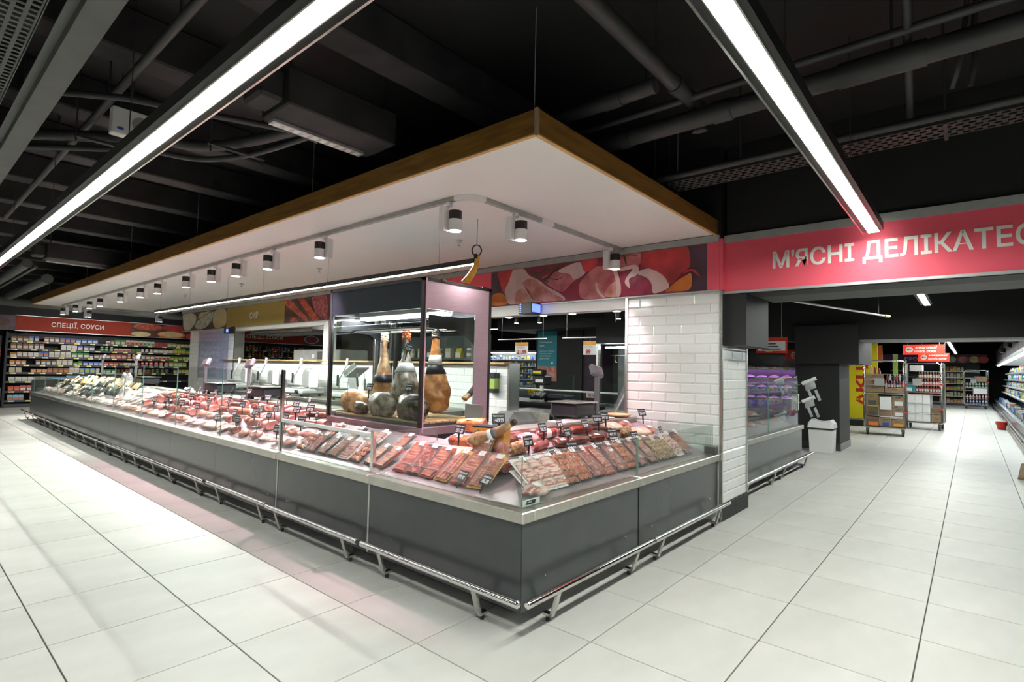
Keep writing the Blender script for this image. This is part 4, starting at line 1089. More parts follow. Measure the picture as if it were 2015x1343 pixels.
# right side, front row
RX = [2.62, 2.74, 2.86, 2.985, 3.15, 3.315, 3.48, 3.65, 3.82, 4.0, 4.18, 4.36, 4.54, 4.72, 4.90]
RT = [P_BAC, P_BAC, P_BAC, P_CHOR, P_CHOR, P_SAL, P_RED, P_SAL, P_CHOR, P_SAL, P_BAS, P_NUT, P_NUT, P_BAC, P_BAS]
for k, (x, p) in enumerate(zip(RX, RT)):
    put(p, on_right(x, 0.15, rnd.uniform(-7, 7), W30+R(rnd.uniform(-4, 5)), 0.006), 'clear pack of %s, %s from corner in right front row' % (PD[id(p)], nth(k)), 'sliced packs in the right front row')
    put(p, on_right(x+0.02, 0.185, rnd.uniform(-7, 7), W30+R(6), 0.03), 'clear pack of %s behind the %s of right front row' % (PD[id(p)], nth(k)), 'packs tucked behind the right front row')
LY = [3.12, 2.97, 2.83, 2.68, 2.52, 2.36]
LT = [P_RED, P_SAL, P_RED, P_PRO, P_RED, P_PRD]
for k, (y, p) in enumerate(zip(LY, LT)):
    put(p, on_long(y, 0.15, rnd.uniform(-8, 6), W30+R(rnd.uniform(-3, 6)), 0.006), 'clear pack of %s, %s from glass divider in left corner row' % (PD[id(p)], nth(k)), 'sliced packs in the left corner row')
    put(p, on_long(y-0.03, 0.19, rnd.uniform(-8, 6), W30+R(7), 0.03), 'clear pack of %s behind the %s of left corner row' % (PD[id(p)], nth(k)), 'packs tucked behind the left corner row')
MY = [4.50, 4.33, 4.16, 3.99, 3.83, 3.67, 3.50, 3.36]
MTy = [P_CHOR, P_SAL, P_SAL, P_BAS, P_BAC, P_CHOR, P_BAS, P_RED]
for k, (y, p) in enumerate(zip(MY, MTy)):
    put(p, on_long(y, 0.15, rnd.uniform(-10, 2), W30+R(rnd.uniform(-3, 5)), 0.006), 'clear pack of %s, %s from steel post under the white bar' % (PD[id(p)], nth(k)), 'sliced packs under the white bar')
    if k % 2 == 0: put(p, on_long(y-0.03, 0.36, rnd.uniform(-8, 6), W30, 0.006), 'clear pack of %s in second row behind white bar, %s from post' % (PD[id(p)], nth(k//2)), 'second row behind the white bar')
# logs and chunks, several kinds
L_RED = salami('casing_red', 0.26, 0.034, 'salami'); L_BRN = salami('casing_brown', 0.24, 0.030); L_HERB = salami('herb_crust', 0.24, 0.045, 'salami'); L_PNK = salami('casing_pink', 0.22, 0.045, 'boiled_ham')
L_THIN = salami('casing_brown', 0.30, 0.017, None, 0.01); L_BAND = salami('casing_red', 0.25, 0.038, 'boiled_ham', 0, 'plastic_white'); L_SMK = salami('smoked', 0.22, 0.04, 'boiled_ham')
B_PNK = ham_block('casing_pink', 'boiled_ham'); B_SMK = ham_block('smoked', 'boiled_ham', 0.09, 0.06, 0.07); B_BRN = ham_block('casing_brown', 'salami', 0.07, 0.05, 0.065); B_FAT = ham_block('fat_cream', 'bacon', 0.12, 0.07, 0.05)
V_PNK = vacuum('boiled_ham', seed=1); V_RED = vacuum('prosciutto', 0.09, 0.06, 0.03, 2); V_FAT = vacuum('bacon', 0.10, 0.07, 0.022, 3); V_SMK = vacuum('smoked', 0.11, 0.055, 0.03, 4); V_PAL = vacuum('pack_pale', 0.09, 0.07, 0.022, 5); V_PP = vacuum('pack_pink', 0.10, 0.07, 0.02, 6)
ND = {id(L_RED): 'red salami log', id(L_BRN): 'brown salami log', id(L_HERB): 'spice-crusted salami log', id(L_PNK): 'pink cooked sausage', id(L_THIN): 'thin brown dried sausage', id(L_BAND): 'red sausage with white band',
      id(L_SMK): 'smoked orange sausage', id(B_PNK): 'pink ham block', id(B_SMK): 'smoked ham block', id(B_BRN): 'dark cured meat block', id(B_FAT): 'pale slab of fat bacon', id(V_PNK): 'vacuum-packed pink ham',
      id(V_RED): 'vacuum-packed red ham', id(V_FAT): 'vacuum-packed streaky bacon', id(V_SMK): 'vacuum-packed smoked meat', id(V_PAL): 'pale vacuum pack', id(V_PP): 'pale pink vacuum pack'}
# right side, rows behind the packs
k = 0
rows = [(0.47, [3.02, 3.22, 3.44, 3.66, 3.90, 4.12, 4.34, 4.58, 4.84], [L_RED, V_RED, B_BRN, V_FAT, L_RED, B_BRN, V_RED, V_SMK, V_FAT], 'second'),
        (0.62, [2.96, 3.22, 3.50, 3.76, 4.0, 4.26, 4.52, 4.78, 5.0], [L_HERB, L_RED, B_BRN, L_BRN, B_BRN, L_RED, L_HERB, B_FAT, V_RED], 'third'),
        (0.77, [3.0, 3.26, 3.5, 3.75, 4.0, 4.25, 4.52, 4.8], [L_BRN, V_PNK, L_BAND, B_BRN, L_RED, L_THIN, B_FAT, V_RED], 'back')]
for d_, xs, kinds, rn in rows:
    for j, (x, p) in enumerate(zip(xs, kinds)):
        put(p, on_right(x, d_, rnd.uniform(-25, 25)), '%s, %s from corner in %s row of right side' % (ND[id(p)], nth(j), rn), 'meats behind the right front row')
# corner showpieces
def corner_piece(p, M, label): return put(p, M, label)
corner_piece(ham_block('fat_cream', 'bacon', 0.20, 0.075, 0.075), on_long(2.86, 0.40, 8, None, 0.03), 'long cream fat ham slab lying behind the cured ham packs')
corner_piece(ham_block('ham_orange', 'prosciutto', 0.11, 0.05, 0.10), on_long(2.93, 0.70, 20, None, 0.09), 'cut orange-rind ham leaning by the ham case')
corner_piece(ham_block('prosciutto_dark', 'prosciutto', 0.10, 0.05, 0.09), on_long(2.95, 0.62, 10, None, 0.0), 'dark cut ham behind the black jamon card')
corner_piece(vacuum('prosciutto', 0.11, 0.07, 0.035, 21), on_right(2.66, 0.52, 20), 'bagged red ham lying between the corner packs and the boxed ham')
corner_piece(vacuum('bacon', 0.11, 0.06, 0.03, 22), on_right(2.60, 0.17, 5, SL, 0.0), 'small bag of bacon bits in the sharp glass corner')
corner_piece(ham_block('casing_brown', 'salami', 0.13, 0.07, 0.06), on_long(2.36, 0.45, -30, None, 0.0), 'dark smoked round lying behind the brown ham packs')
corner_piece(pack('prosciutto', 'strips', seed=31, tray=MT['cardboard_dark']), on_long(2.52, 0.33, -5, R(62), 0.02), 'upright ham pack with dark header card above the front packs')
corner_piece(vacuum('boiled_ham', 0.06, 0.05, 0.07, 23), on_right(2.80, 0.62, 0, 0.0, 0.0), 'tall pink bagged ham beside the orange carton')
# orange gift carton with a ham shank on top
bx = empty('gift_carton', (2.78, 2.545, deckz(0.46)+0.02), 'upright orange gift carton printed with round emblem among the hams', 'carton')
BXM = Matrix.Translation((2.74, 2.545, deckz(0.46)+0.02)) @ ARM_L @ Matrix.Rotation(R(12), 4, 'Z')
def bpart(q, name, m_, parent): return q.build(name, m_, parent)
bpart(MB().cbox(-0.125, 0, 0, 0.125, 0.10, 0.225, 0.004, BXM), 'box_body', MT['orange_card'], bx)
bpart(MB().cbox(-0.128, -0.003, 0.225, 0.128, 0.103, 0.237, 0.003, BXM), 'box_lid', MT['tag_black'], bx)
bpart(MB().prism([(-0.075+0.042*math.cos(a)*(1+0.06*math.cos(8*a)), 0.165+0.042*math.sin(a)*(1+0.06*math.cos(8*a))) for a in [6.283*k/48 for k in range(48)]], lambda a, b_, d_: BXM @ Vector((a, -d_, b_)), 0, 0.0012), 'emblem_rim', MT['scale_plastic'], bx)
bpart(MB().prism([(-0.075+0.034*math.cos(a), 0.165+0.034*math.sin(a)) for a in [6.283*k/32 for k in range(32)]], lambda a, b_, d_: BXM @ Vector((a, -d_, b_)), 0, 0.0018), 'emblem', MT['orange_card'], bx)
bpart(MB().box(-0.003, -0.0012, 0.0, 0.0, 0, 0.225, BXM), 'fold_line', MT['cardboard'], bx)
bpart(MB().prism([(0.05+0.012*math.cos(a)*1.2, 0.07+0.022*math.sin(a)) for a in [6.283*k/20 for k in range(20)]], lambda a, b_, d_: BXM @ Vector((a, -d_, b_)), 0, 0.0015), 'leaf_print', MT['cardboard_dark'], bx)
for k in range(4):
    bpart(MB().box(-0.09, -0.0012, 0.03+k*0.018, -0.02-0.01*(k % 2), 0, 0.034+k*0.018, BXM), 'print_line', MT['cardboard_dark'], bx)
def leg(path, radii, skin, n=16, name='shank'):
    return path, radii
def ham_leg(label, path, radii, skin, bands=(), rope=None, hoof=None, squash=0.72, name='cured_ham', cat='ham', axis=None):
    t = empty(name, tuple(path[0]), label, cat)
    pts = [Vector(p) for p in path]; n = 22; rg = []
    dv = (pts[-1]-pts[0]).normalized(); ax = Vector(axis) if axis else Vector((0, 1, 0)); ax = (ax-dv*ax.dot(dv)).normalized(); bx_ = dv.cross(ax)
    q_ = random.Random(len(label)); ph = [q_.uniform(0, 6.28) for _ in range(5)]
    def ring(p, r_, f_=1.0, u=0.0):
        out = []
        for j in range(n):
            a = 2*math.pi*j/n
            w_ = 1+0.06*math.sin(2*a+ph[0]+2*u)+0.05*math.sin(3*a+ph[1]+4*u)+0.025*math.sin(7*a+ph[2]+9*u)
            out.append(p+ax*(r_*f_*math.cos(a)*w_)+bx_*(r_*f_*squash*math.sin(a)*w_))
        return out
    for i in range(len(pts)-1):
        p0, p1, p2, p3 = pts[max(0, i-1)], pts[i], pts[i+1], pts[min(len(pts)-1, i+2)]
        r0, r1, r2, r3 = radii[max(0, i-1)], radii[i], radii[i+1], radii[min(len(pts)-1, i+2)]
        for k_ in range(3 if i < len(pts)-2 else 4):
            t_ = k_/3; c_ = lambda A, B, C_, D: 0.5*((2*B)+(C_-A)*t_+(2*A-5*B+4*C_-D)*t_*t_+(3*B-A-3*C_+D)*t_**3)
            rg.append(ring(c_(p0, p1, p2, p3), c_(r0, r1, r2, r3), 1.0, i+t_))
    MB().rings(rg).build('leg', MT[skin], t, True)
    for (i, f0, f1, m_) in bands:            # band wrapped round segment i
        a = pts[i].lerp(pts[i+1], f0); b_ = pts[i].lerp(pts[i+1], f1)
        ra = radii[i]+(radii[i+1]-radii[i])*f0; rb = radii[i]+(radii[i+1]-radii[i])*f1
        MB().rings([ring(a, ra, 1.10, i+f0), ring(b_, rb, 1.10, i+f1)]).build('paper_band', m_, t, True)
    if rope:
        p = pts[-1]
        for k in range(5):
            MB().tube([p+Vector((0.035*math.cos(a+k), 0.035*math.sin(a+k), -0.035+k*0.016+0.008*math.sin(2*a))) for a in [6.283*j/10 for j in range(10)]], 0.009, 6, True).build('rope', MT[rope[k % len(rope)]], t, True)
    if hoof:
        MB().rings([ring(pts[-1], radii[-1], 1.02), ring(pts[-1]+dv*0.03, radii[-1]*0.9), ring(pts[-1]+dv*0.045, radii[-1]*0.4)]).build('hoof', MT[hoof], t, True)
    return t
S('rope_white', (0.70, 0.68, 0.60), rough=0.9); S('rope_red', (0.50, 0.05, 0.04), rough=0.9); S('rope_yellow', (0.70, 0.42, 0.05), rough=0.9)
ham_leg('cream ham shank with grey label lying across the orange carton', [(2.66, 2.66, 0.885), (2.67, 2.62, 0.90), (2.685, 2.54, 0.925), (2.70, 2.46, 0.955), (2.72, 2.38, 1.0), (2.735, 2.33, 1.035)], [0.015, 0.040, 0.046, 0.034, 0.026, 0.024], 'ham_tan',
        bands=[(2, 0.6, 1.0, MT['plastic_white']), (3, 0.0, 0.35, MT['scale_plastic'])], hoof='ham_dark', axis=(0, 0, 1))
# plates and board on the rear ledge
o = MB().cbox(3.9, 2.70, 0.925, 4.75, 2.90, 0.94, 0.003).build('marble_board', MT['marble']); tag(o, 'long pale marble board lying on the rear ledge of the right side', 'board')
pt = empty('steel_plate', (3.18, 3.12, 0.925), 'upright steel plate behind the orange-rind ham', 'plate')
MB().cbox(3.16, 3.00, 0.926, 3.166, 3.20, 1.10, 0.002).build('plate', MT['steel'], pt); MB().box(3.14, 3.06, 0.925, 3.20, 3.14, 0.932).build('foot', MT['steel'], pt)

# price tags: chosen spots
tagspots = [(TAG_A, on_long(2.81, 0.44, 0, 0, 0.13), 'black chalk price card for jamon beside the ham case'),
            (TAG_B, on_right(2.86, 0.70, -30, 0, 0.13), 'black chalk price card reading 1469.99 above the orange carton'),
            (TAG_C, on_long(2.50, 0.13, -12, R(-22), -0.005), 'tilted black price card lying on red ham packs near the corner'),
            (TAG_D, on_long(2.29, 0.13, -12, R(-22), 0.0), 'tilted shiny black price card nearest the front corner')]
for p, M, lb in tagspots: put(p, M, lb)
rt_ = [(2.95, 0.50, 0.05), (3.28, 0.62, 0.07), (3.06, 0.37, 0.02), (3.34, 0.40, 0.02), (3.50, 0.55, 0.05), (3.86, 0.60, 0.07), (4.02, 0.42, 0.0), (4.20, 0.70, 0.06), (4.36, 0.72, 0.06), (4.42, 0.44, 0.0), (4.98, 0.66, 0.09), (4.85, 0.40, 0.03), (3.72, 0.38, 0.0), (4.12, 0.50, 0.02), (3.62, 0.70, 0.05)]
rt_.sort()
for j, (x, d_, up) in enumerate(rt_):
    put(TAGS[j % 6], on_right(x, d_, rnd.uniform(-25, 15), R(rnd.uniform(-8, 4)), up), 'black chalk price card, %s from the corner along the right side' % nth(j), 'price cards on the right side')
# long side beyond the ham case: meats (5.1 - 9.7), packs and cheese further on
ROWS = [(0.20, 'front'), (0.38, 'second'), (0.55, 'third'), (0.72, 'back')]
pools = {'front': [V_FAT, V_RED, V_PNK, B_BRN, V_FAT, B_FAT, V_SMK, V_PP], 'second': [V_RED, L_RED, B_PNK, V_PNK, L_SMK, V_SMK, B_BRN, L_PNK], 'third': [L_SMK, B_PNK, L_RED, L_BAND, B_SMK, L_PNK, V_PNK, L_BRN], 'back': [L_BAND, B_PNK, L_PNK, L_SMK, B_SMK, L_RED, B_PNK, L_BRN]}
for d_, rn in ROWS:
    y = 4.78; j = 0
    while y < 9.75:
        if not (d_ > 0.6 and y < 5.2):
            p = pools[rn][(j*5+int(d_*10)) % 8]
            put(p, on_long(y, d_, rnd.uniform(-30, 30), None, rnd.uniform(0, 0.012)), '%s, %s from the steel post in %s row of long side' % (ND[id(p)], nth(j), rn), 'meats on the long side, %s row' % rn)
            j += 1
        y += rnd.uniform(0.21, 0.27)
ltags = []
for d_ in (0.16, 0.33, 0.47, 0.64, 0.78):
    y = 4.75+rnd.uniform(0, 0.25)
    while y < 9.3:
        if not (d_ > 0.6 and y < 5.2): ltags.append((y, d_))
        y += rnd.uniform(0.30, 0.62)
ltags.sort()
for j, (y, d_) in enumerate(ltags):
    put(TAGS[rnd.randrange(6)], on_long(y, d_, rnd.uniform(-25, 25), R(rnd.uniform(-6, 6)), 0.045+0.06*rnd.random()), 'black chalk price card, %s from the steel post on the long side' % nth(j), 'price cards on the long side')
W_CR = wedge('cheese_cream', 'cheese_dark'); W_YE = wedge('cheese_yellow', 'cheese_dark'); W_PA = wedge('cheese_cream', 'cheese_cream'); W_DK = wedge('cheese_dark', 'cheese_dark', 0.15, 0.11, 0.06); W_YY = wedge('cheese_yellow', 'cheese_yellow', 0.14, 0.11, 0.07)
ND.update({id(W_CR): 'cream cheese wedge with black rind', id(W_YE): 'yellow cheese wedge with black rind', id(W_PA): 'pale cheese wedge', id(W_DK): 'black-wrapped cheese piece', id(W_YY): 'golden cheese wedge'})
cpool = {'front': [V_PAL, W_DK, V_PAL, V_PP], 'second': [W_DK, V_PAL, W_CR, W_DK], 'third': [W_CR, W_DK, W_YE, W_PA], 'back': [W_YE, W_CR, W_YY, W_DK, W_PA]}
for d_, rn in ROWS:
    y = 9.9; j = 0
    while y < 16.2:
        pool = cpool[rn]
        if y < 11.2: pool = [V_PP, V_PAL, V_FAT, V_PAL]
        p = pool[rnd.randrange(len(pool))]
        st = p in (W_CR, W_YE, W_PA, W_DK, W_YY)
        put(p, on_long(y, d_, rnd.uniform(-25, 25), (SL+R(rnd.uniform(15, 45))) if st else SL+R(rnd.uniform(0, 25)), 0.02+rnd.uniform(0, 0.03)), '%s, %s in %s row of far long side' % (ND[id(p)], nth(j), rn), 'cheeses and packs on the far long side, %s row' % rn)
        j += 1; y += rnd.uniform(0.20, 0.28)
for j in range(22):                       # heaped wedges on top of the back rows
    y = 12.2+j*0.14; p = [W_CR, W_YE, W_DK, W_YY, W_PA][rnd.randrange(5)]
    put(p, on_long(y, 0.60+0.14*(j % 2), rnd.uniform(-40, 40), SL+R(rnd.uniform(20, 55)), 0.075), '%s on the heap, %s from its near end' % (ND[id(p)], nth(j)), 'heaped cheese wedges')
for pr in [P_CHOR]: pass

# ================================================================ HAM CASE
HX0, HX1, HY0, HY1, HZ0, HZ1 = 3.0, 3.86, 3.575, 5.06, 0.85, 2.175
hc = empty('ham_display_case', (3.43, 4.3, 0), 'tall dark-framed glass case holding cured hams on the counter', 'display case')
MB().box(HX0+0.02, HY0+0.02, 0.0, HX1-0.02, HY1-0.02, HZ0).build('pedestal', MT['dark_steel'], hc)
MB().cbox(HX0, HY0, HZ0-0.045, HX1, HY1, HZ0+0.025, 0.004).build('base_rim', MT['tray_rear'], hc)
fr = 0.035
for (x, y) in ((HX0, HY0), (HX0, HY1-fr), (HX1-fr, HY0), (HX1-fr, HY1-fr)):
    MB().box(x, y, HZ0+0.025, x+fr, y+fr, HZ1).build('corner_post', MT['frame_dark'], hc)
MB().box(HX0, HY0, HZ1-0.03, HX1, HY1, HZ1).build('top_panel', MT['frame_dark'], hc)
ZW = 1.905
MB().box(HX0+0.004, HY0+fr, ZW, HX0+0.014, HY1-fr, HZ1-0.03).build('front_header', MT['navy_panel'], hc)
MB().box(HX0+fr, HY0+0.002, ZW, HX1-0.22, HY0+0.014, HZ1-0.03).build('side_header', MT['pink_lit_steel'], hc)
MB().box(HX1-0.22, HY0+0.002, HZ0+0.025, HX1-fr+0.03, HY0+0.014, HZ1-0.03).build('side_panel', MT['pink_lit_steel'], hc)
MB().box(HX0+0.022, HY0-0.003, HZ0-0.02, HX0+0.036, HY0+0.004, HZ1).build('edge_trim', MT['pink_lit_steel'], hc)
MB().box(HX1-fr, HY0+fr, ZW, HX1-fr+0.01, HY1-fr, HZ1-0.03).build('rear_header', MT['dark_steel'], hc)
MB().box(HX0+fr, HY1-0.014, ZW, HX1-fr, HY1-0.004, HZ1-0.03).build('side_header', MT['dark_steel'], hc)
pane('glass_pane', (HX0+0.010, HY0+fr), (HX0+0.010, HY1-fr), HZ0+0.026, ZW-0.001, hc, 0.006)
pane('glass_pane', (HX0+fr, HY0+0.008), (HX1-0.222, HY0+0.008), HZ0+0.026, ZW-0.001, hc, 0.006)
pane('glass_pane', (HX1-fr+0.008, HY0+fr), (HX1-fr+0.008, HY1-fr), HZ0+0.026, ZW-0.001, hc, 0.006)
pane('glass_pane', (HX0+fr, HY1-0.010), (HX1-fr, HY1-0.010), HZ0+0.026, ZW-0.001, hc, 0.006)
for (x, y) in ((HX0+0.2, HY0), (HX1-0.14, HY0)):
    MB().box(x, y-0.008, HZ1-0.012, x+0.06, y+0.03, HZ1+0.006).build('hinge', MT['lamp_black'], hc)
lt = MB().cbox(3.30, HY0+0.06, 1.90, 3.42, HY1-0.06, 1.96, 0.01).build('lamp_housing', MT['lamp_white'], hc)
for dx in (3.325, 3.395):
    MB().cyl((dx, HY0+0.08, 1.888), (dx, HY1-0.08, 1.888), 0.013, n=10).build('lamp_tube', MT['case_emit'], hc)
for x in (3.25, 3.55):
    MB().cyl((x, HY0+0.05, 1.76), (x, HY1-0.05, 1.76), 0.014, n=12).build('hanging_bar', MT['chrome'], hc)
for y in (HY0+0.04, HY1-0.06):
    MB().prism([(3.10, 1.86), (3.72, 1.86), (3.72, 1.58), (3.60, 1.66), (3.45, 1.735), (3.10, 1.745)], lambda a, b_, d_: (a, d_, b_), y, y+0.008).build('bar_bracket', MT['lamp_black'], hc)
for k in range(9):
    MB().cbox(3.08+k*0.08, HY0+0.05, 0.90, 3.14+k*0.08, HY1-0.05, 0.915, 0.002).build('floor_slat', MT['ledge_wood'], hc)
MB().box(3.06, HY0+0.05, 0.876, 3.80, HY1-0.05, 0.90).build('floor_pan', MT['dark_steel'], hc)
# hams inside: three hanging, four lying
ham_leg('hanging ham with grey skin and white paper collar', [(3.30, 4.14, 1.03), (3.30, 4.14, 1.07), (3.30, 4.15, 1.14), (3.30, 4.16, 1.22), (3.30, 4.17, 1.31), (3.30, 4.17, 1.40), (3.30, 4.17, 1.52), (3.30, 4.17, 1.60), (3.30, 4.17, 1.70)], [0.03, 0.13, 0.175, 0.18, 0.155, 0.095, 0.042, 0.034, 0.045], 'ham_grey',
        bands=[(4, 0.4, 1.35, MT['plastic_white'])], rope=['rope_red', 'rope_yellow'], axis=(0.65, 0.76, 0))
ham_leg('hanging tan ham with dark band and white rope', [(3.42, 4.70, 1.02), (3.42, 4.70, 1.06), (3.42, 4.70, 1.13), (3.42, 4.69, 1.22), (3.42, 4.68, 1.31), (3.42, 4.68, 1.42), (3.42, 4.68, 1.54), (3.42, 4.68, 1.62), (3.42, 4.68, 1.70)], [0.03, 0.11, 0.14, 0.14, 0.105, 0.075, 0.048, 0.036, 0.05], 'ham_tan',
        bands=[(3, 0.1, 1.0, MT['tag_black'])], rope=['rope_white', 'rope_white'], axis=(0.65, 0.76, 0))
ham_leg('hanging orange ham with printed paper behind the side window', [(3.50, 3.93, 0.95), (3.50, 3.93, 1.0), (3.50, 3.94, 1.10), (3.50, 3.95, 1.20), (3.50, 3.96, 1.30), (3.50, 3.97, 1.40), (3.50, 3.97, 1.54), (3.50, 3.97, 1.64), (3.50, 3.97, 1.72)], [0.03, 0.11, 0.135, 0.13, 0.11, 0.07, 0.045, 0.036, 0.04], 'ham_orange',
        bands=[(4, 0.3, 1.3, MT['tag_black']), (5, 0.15, 0.8, MT['plastic_white'])], rope=['tag_black', 'ham_dark'], axis=(0.76, -0.65, 0))
ham_leg('dark mould-skinned ham lying nearest the case corner', [(3.10, 3.62, 1.03), (3.11, 3.70, 1.03), (3.12, 3.80, 1.03), (3.13, 3.90, 1.03), (3.14, 3.99, 1.03), (3.145, 4.03, 1.03)], [0.05, 0.115, 0.13, 0.125, 0.10, 0.04], 'ham_dark', axis=(0, 0, 1), squash=0.75)
ham_leg('grey dusty ham lying in the middle of the case', [(3.13, 4.10, 1.03), (3.13, 4.16, 1.03), (3.13, 4.25, 1.03), (3.13, 4.34, 1.03), (3.13, 4.42, 1.03), (3.13, 4.46, 1.03)], [0.04, 0.10, 0.12, 0.12, 0.10, 0.04], 'ham_grey', axis=(0, 0, 1), squash=0.75)
ham_leg('cream round-ended ham at the far end of the case', [(3.20, 4.56, 1.03), (3.20, 4.64, 1.03), (3.19, 4.74, 1.03), (3.18, 4.85, 1.03), (3.18, 4.93, 1.03), (3.18, 4.98, 1.03)], [0.06, 0.09, 0.11, 0.125, 0.12, 0.08], 'ham_skin', axis=(0, 0, 1), squash=0.8)
ham_leg('small brown ham end in front of the cream ham', [(3.10, 4.48, 0.98), (3.10, 4.52, 0.98), (3.10, 4.58, 0.98), (3.10, 4.66, 0.98), (3.10, 4.70, 0.98)], [0.03, 0.055, 0.065, 0.06, 0.03], 'ham_dark', axis=(0, 0, 1))
TG2 = tag_proto('Jamon', '1899.00')
put(TG2, Matrix.Translation((3.09, 4.46, 1.10)) @ ARM_L, 'black price card on a stake at the far side of the ham case')
put(TAGS[3], Matrix.Translation((3.09, 3.86, 1.12)) @ ARM_L, 'black price card in front of the grey hanging ham')
put(TAGS[1], Matrix.Translation((3.22, 4.07, 1.49)) @ ARM_L @ Matrix.Rotation(R(15), 4, 'Y'), 'black price card hung above the white paper collar')
# knife sharpener style ham stand with wrapped shank
ham_leg('wrapped ham shank pointing up beside the case side window', [(3.60, 3.66, 1.10), (3.64, 3.65, 1.13), (3.70, 3.645, 1.18), (3.76, 3.64, 1.24)], [0.035, 0.032, 0.034, 0.036], 'ham_orange', bands=[(1, 0.2, 1.0, MT['tag_black']), (2, 0.0, 0.9, MT['arrow_red'])], axis=(0, 1, 0))

# ================================================================ STAFF SIDE
# back counter under the hatch wall
for k in range(6):
    y0 = 5.3+k*1.25; y1 = y0+1.246
    t = empty('back_counter', (4.9, (y0+y1)/2, 0), 'grey steel back counter unit under the hatch wall, %s from the opening' % nth(k), 'base cabinet', 'back counter units')
    MB().box(4.63, y0, 0.1, 5.20, y1, 0.80).build('body', MT['dark_steel'], t)
    MB().box(4.68, y0, 0, 5.18, y1, 0.1).build('plinth', MT['black_paint'], t)
    for j in range(2):
        a = y0+0.01+j*0.62
        d_ = MB().cbox(4.612, a, 0.12, 4.63, a+0.60, 0.62, 0.003).build('door', MT['grey_trim'], t)
        MB().box(4.598, a+0.2, 0.56, 4.612, a+0.4, 0.575).build('handle', MT['steel'], d_)
        d_ = MB().cbox(4.612, a, 0.63, 4.63, a+0.60, 0.79, 0.003).build('drawer', MT['grey_trim'], t)
        MB().box(4.598, a+0.2, 0.70, 4.612, a+0.4, 0.715).build('handle', MT['steel'], d_)
o = MB().cbox(4.58, 5.3, 0.80, 5.21, 12.8, 0.84, 0.004).build('worktop', MT['steel_ledge']); tag(o, 'long steel worktop running under the hatch wall', 'worktop')

S('slicer_grey', (0.42, 0.43, 0.42), rough=0.35)
def slicer(x, y, label, s_=1.0):
    z = 0.84
    t = empty('meat_slicer', (x, y, z), label, 'meat slicer', 'meat slicers on the back counter')
    MB().cbox(x-0.26, y-0.30*s_, z+0.03, x+0.20, y+0.28*s_, z+0.13, 0.03).build('base', MT['slicer_grey'], t)
    for dx in (-0.2, 0.14):
        for dy in (-0.22, 0.2): MB().cyl((x+dx, y+dy, z), (x+dx, y+dy, z+0.035), 0.022, n=10).build('foot', MT['rubber'], t)
    smooth_by_angle(MB().cyl((x+0.02, y, z+0.30), (x+0.08, y, z+0.30), 0.185*s_, 0.175*s_, 32).build('blade_guard', MT['slicer_grey'], t))
    smooth_by_angle(MB().cyl((x+0.00, y, z+0.30), (x+0.018, y, z+0.30), 0.145*s_, 0.145*s_, 32).build('blade', MT['alu_trim'], t))
    MB().cbox(x+0.08, y-0.12, z+0.12, x+0.19, y+0.12, z+0.36, 0.03).build('motor_housing', MT['slicer_grey'], t)
    MB().cbox(x-0.03, y-0.42*s_, z+0.15, x-0.012, y-0.14, z+0.46, 0.008).build('gauge_plate', MT['plastic_white'], t)
    MB().cbox(x-0.24, y-0.10, z+0.16, x-0.05, y+0.20, z+0.185, 0.008).build('carriage', MT['chrome'], t)
    MB().tube(curve_pts([(x-0.16, y+0.14, z+0.18), (x-0.15, y+0.15, z+0.32), (x-0.10, y+0.13, z+0.45), (x-0.06, y+0.10, z+0.56)]), [0.016]*24+[0.018], 10).build('carriage_arm', MT['alu_trim'], t, True)
    smooth_by_angle(MB().lathe([(0.012, 0), (0.02, 0.02), (0.028, 0.06), (0.02, 0.10), (0.026, 0.12), (0.012, 0.14)], 14, Matrix.Translation((x-0.06, y+0.10, z+0.53)) @ Matrix.Rotation(R(14), 4, 'X')).build('pusher_grip', MT['plastic_white'], t))
    MB().cbox(x-0.20, y+0.10, z+0.22, x-0.18, y+0.15, z+0.40, 0.008).build('handle', MT['lamp_black'], t)
    smooth_by_angle(MB().cyl((x-0.27, y-0.2, z+0.08), (x-0.30, y-0.2, z+0.08), 0.035, n=18).build('thickness_knob', MT['tag_black'], t))
    return t
slicer(4.92, 11.55, 'white meat slicer farthest left behind the pole scales', 1.0)
slicer(4.92, 9.0, 'white meat slicer beside the ham case left edge', 1.05)
slicer(4.92, 10.35, 'white meat slicer with tilted tray between the other two', 0.9)
slicer(4.92, 7.55, 'meat slicer with angled grey tray seen through the ham case', 0.85)
# extra angled tray on the last slicer
t = empty('slicer_tray', (4.72, 7.2, 0.84), 'angled grey food tray standing behind the cream ham', 'tray')
TM = Matrix.Translation((4.70, 7.1, 1.28)) @ Matrix.Rotation(R(-28), 4, 'X')
MB().cbox(-0.12, -0.16, 0, 0.12, 0.16, 0.02, 0.004, TM).build('tray', MT['grey_trim'], t); MB().cbox(-0.12, -0.16, 0.02, -0.10, 0.16, 0.10, 0.004, TM).build('fence', MT['channel_grey'], t)
MB().cyl((4.70, 7.1, 0.84), (4.70, 7.1, 1.28), 0.018, n=10).build('stand', MT['alu_trim'], t); MB().cyl((4.62, 6.98, 1.22), (4.62, 6.95, 1.08), 0.016, n=10).build('handle', MT['lamp_black'], t)

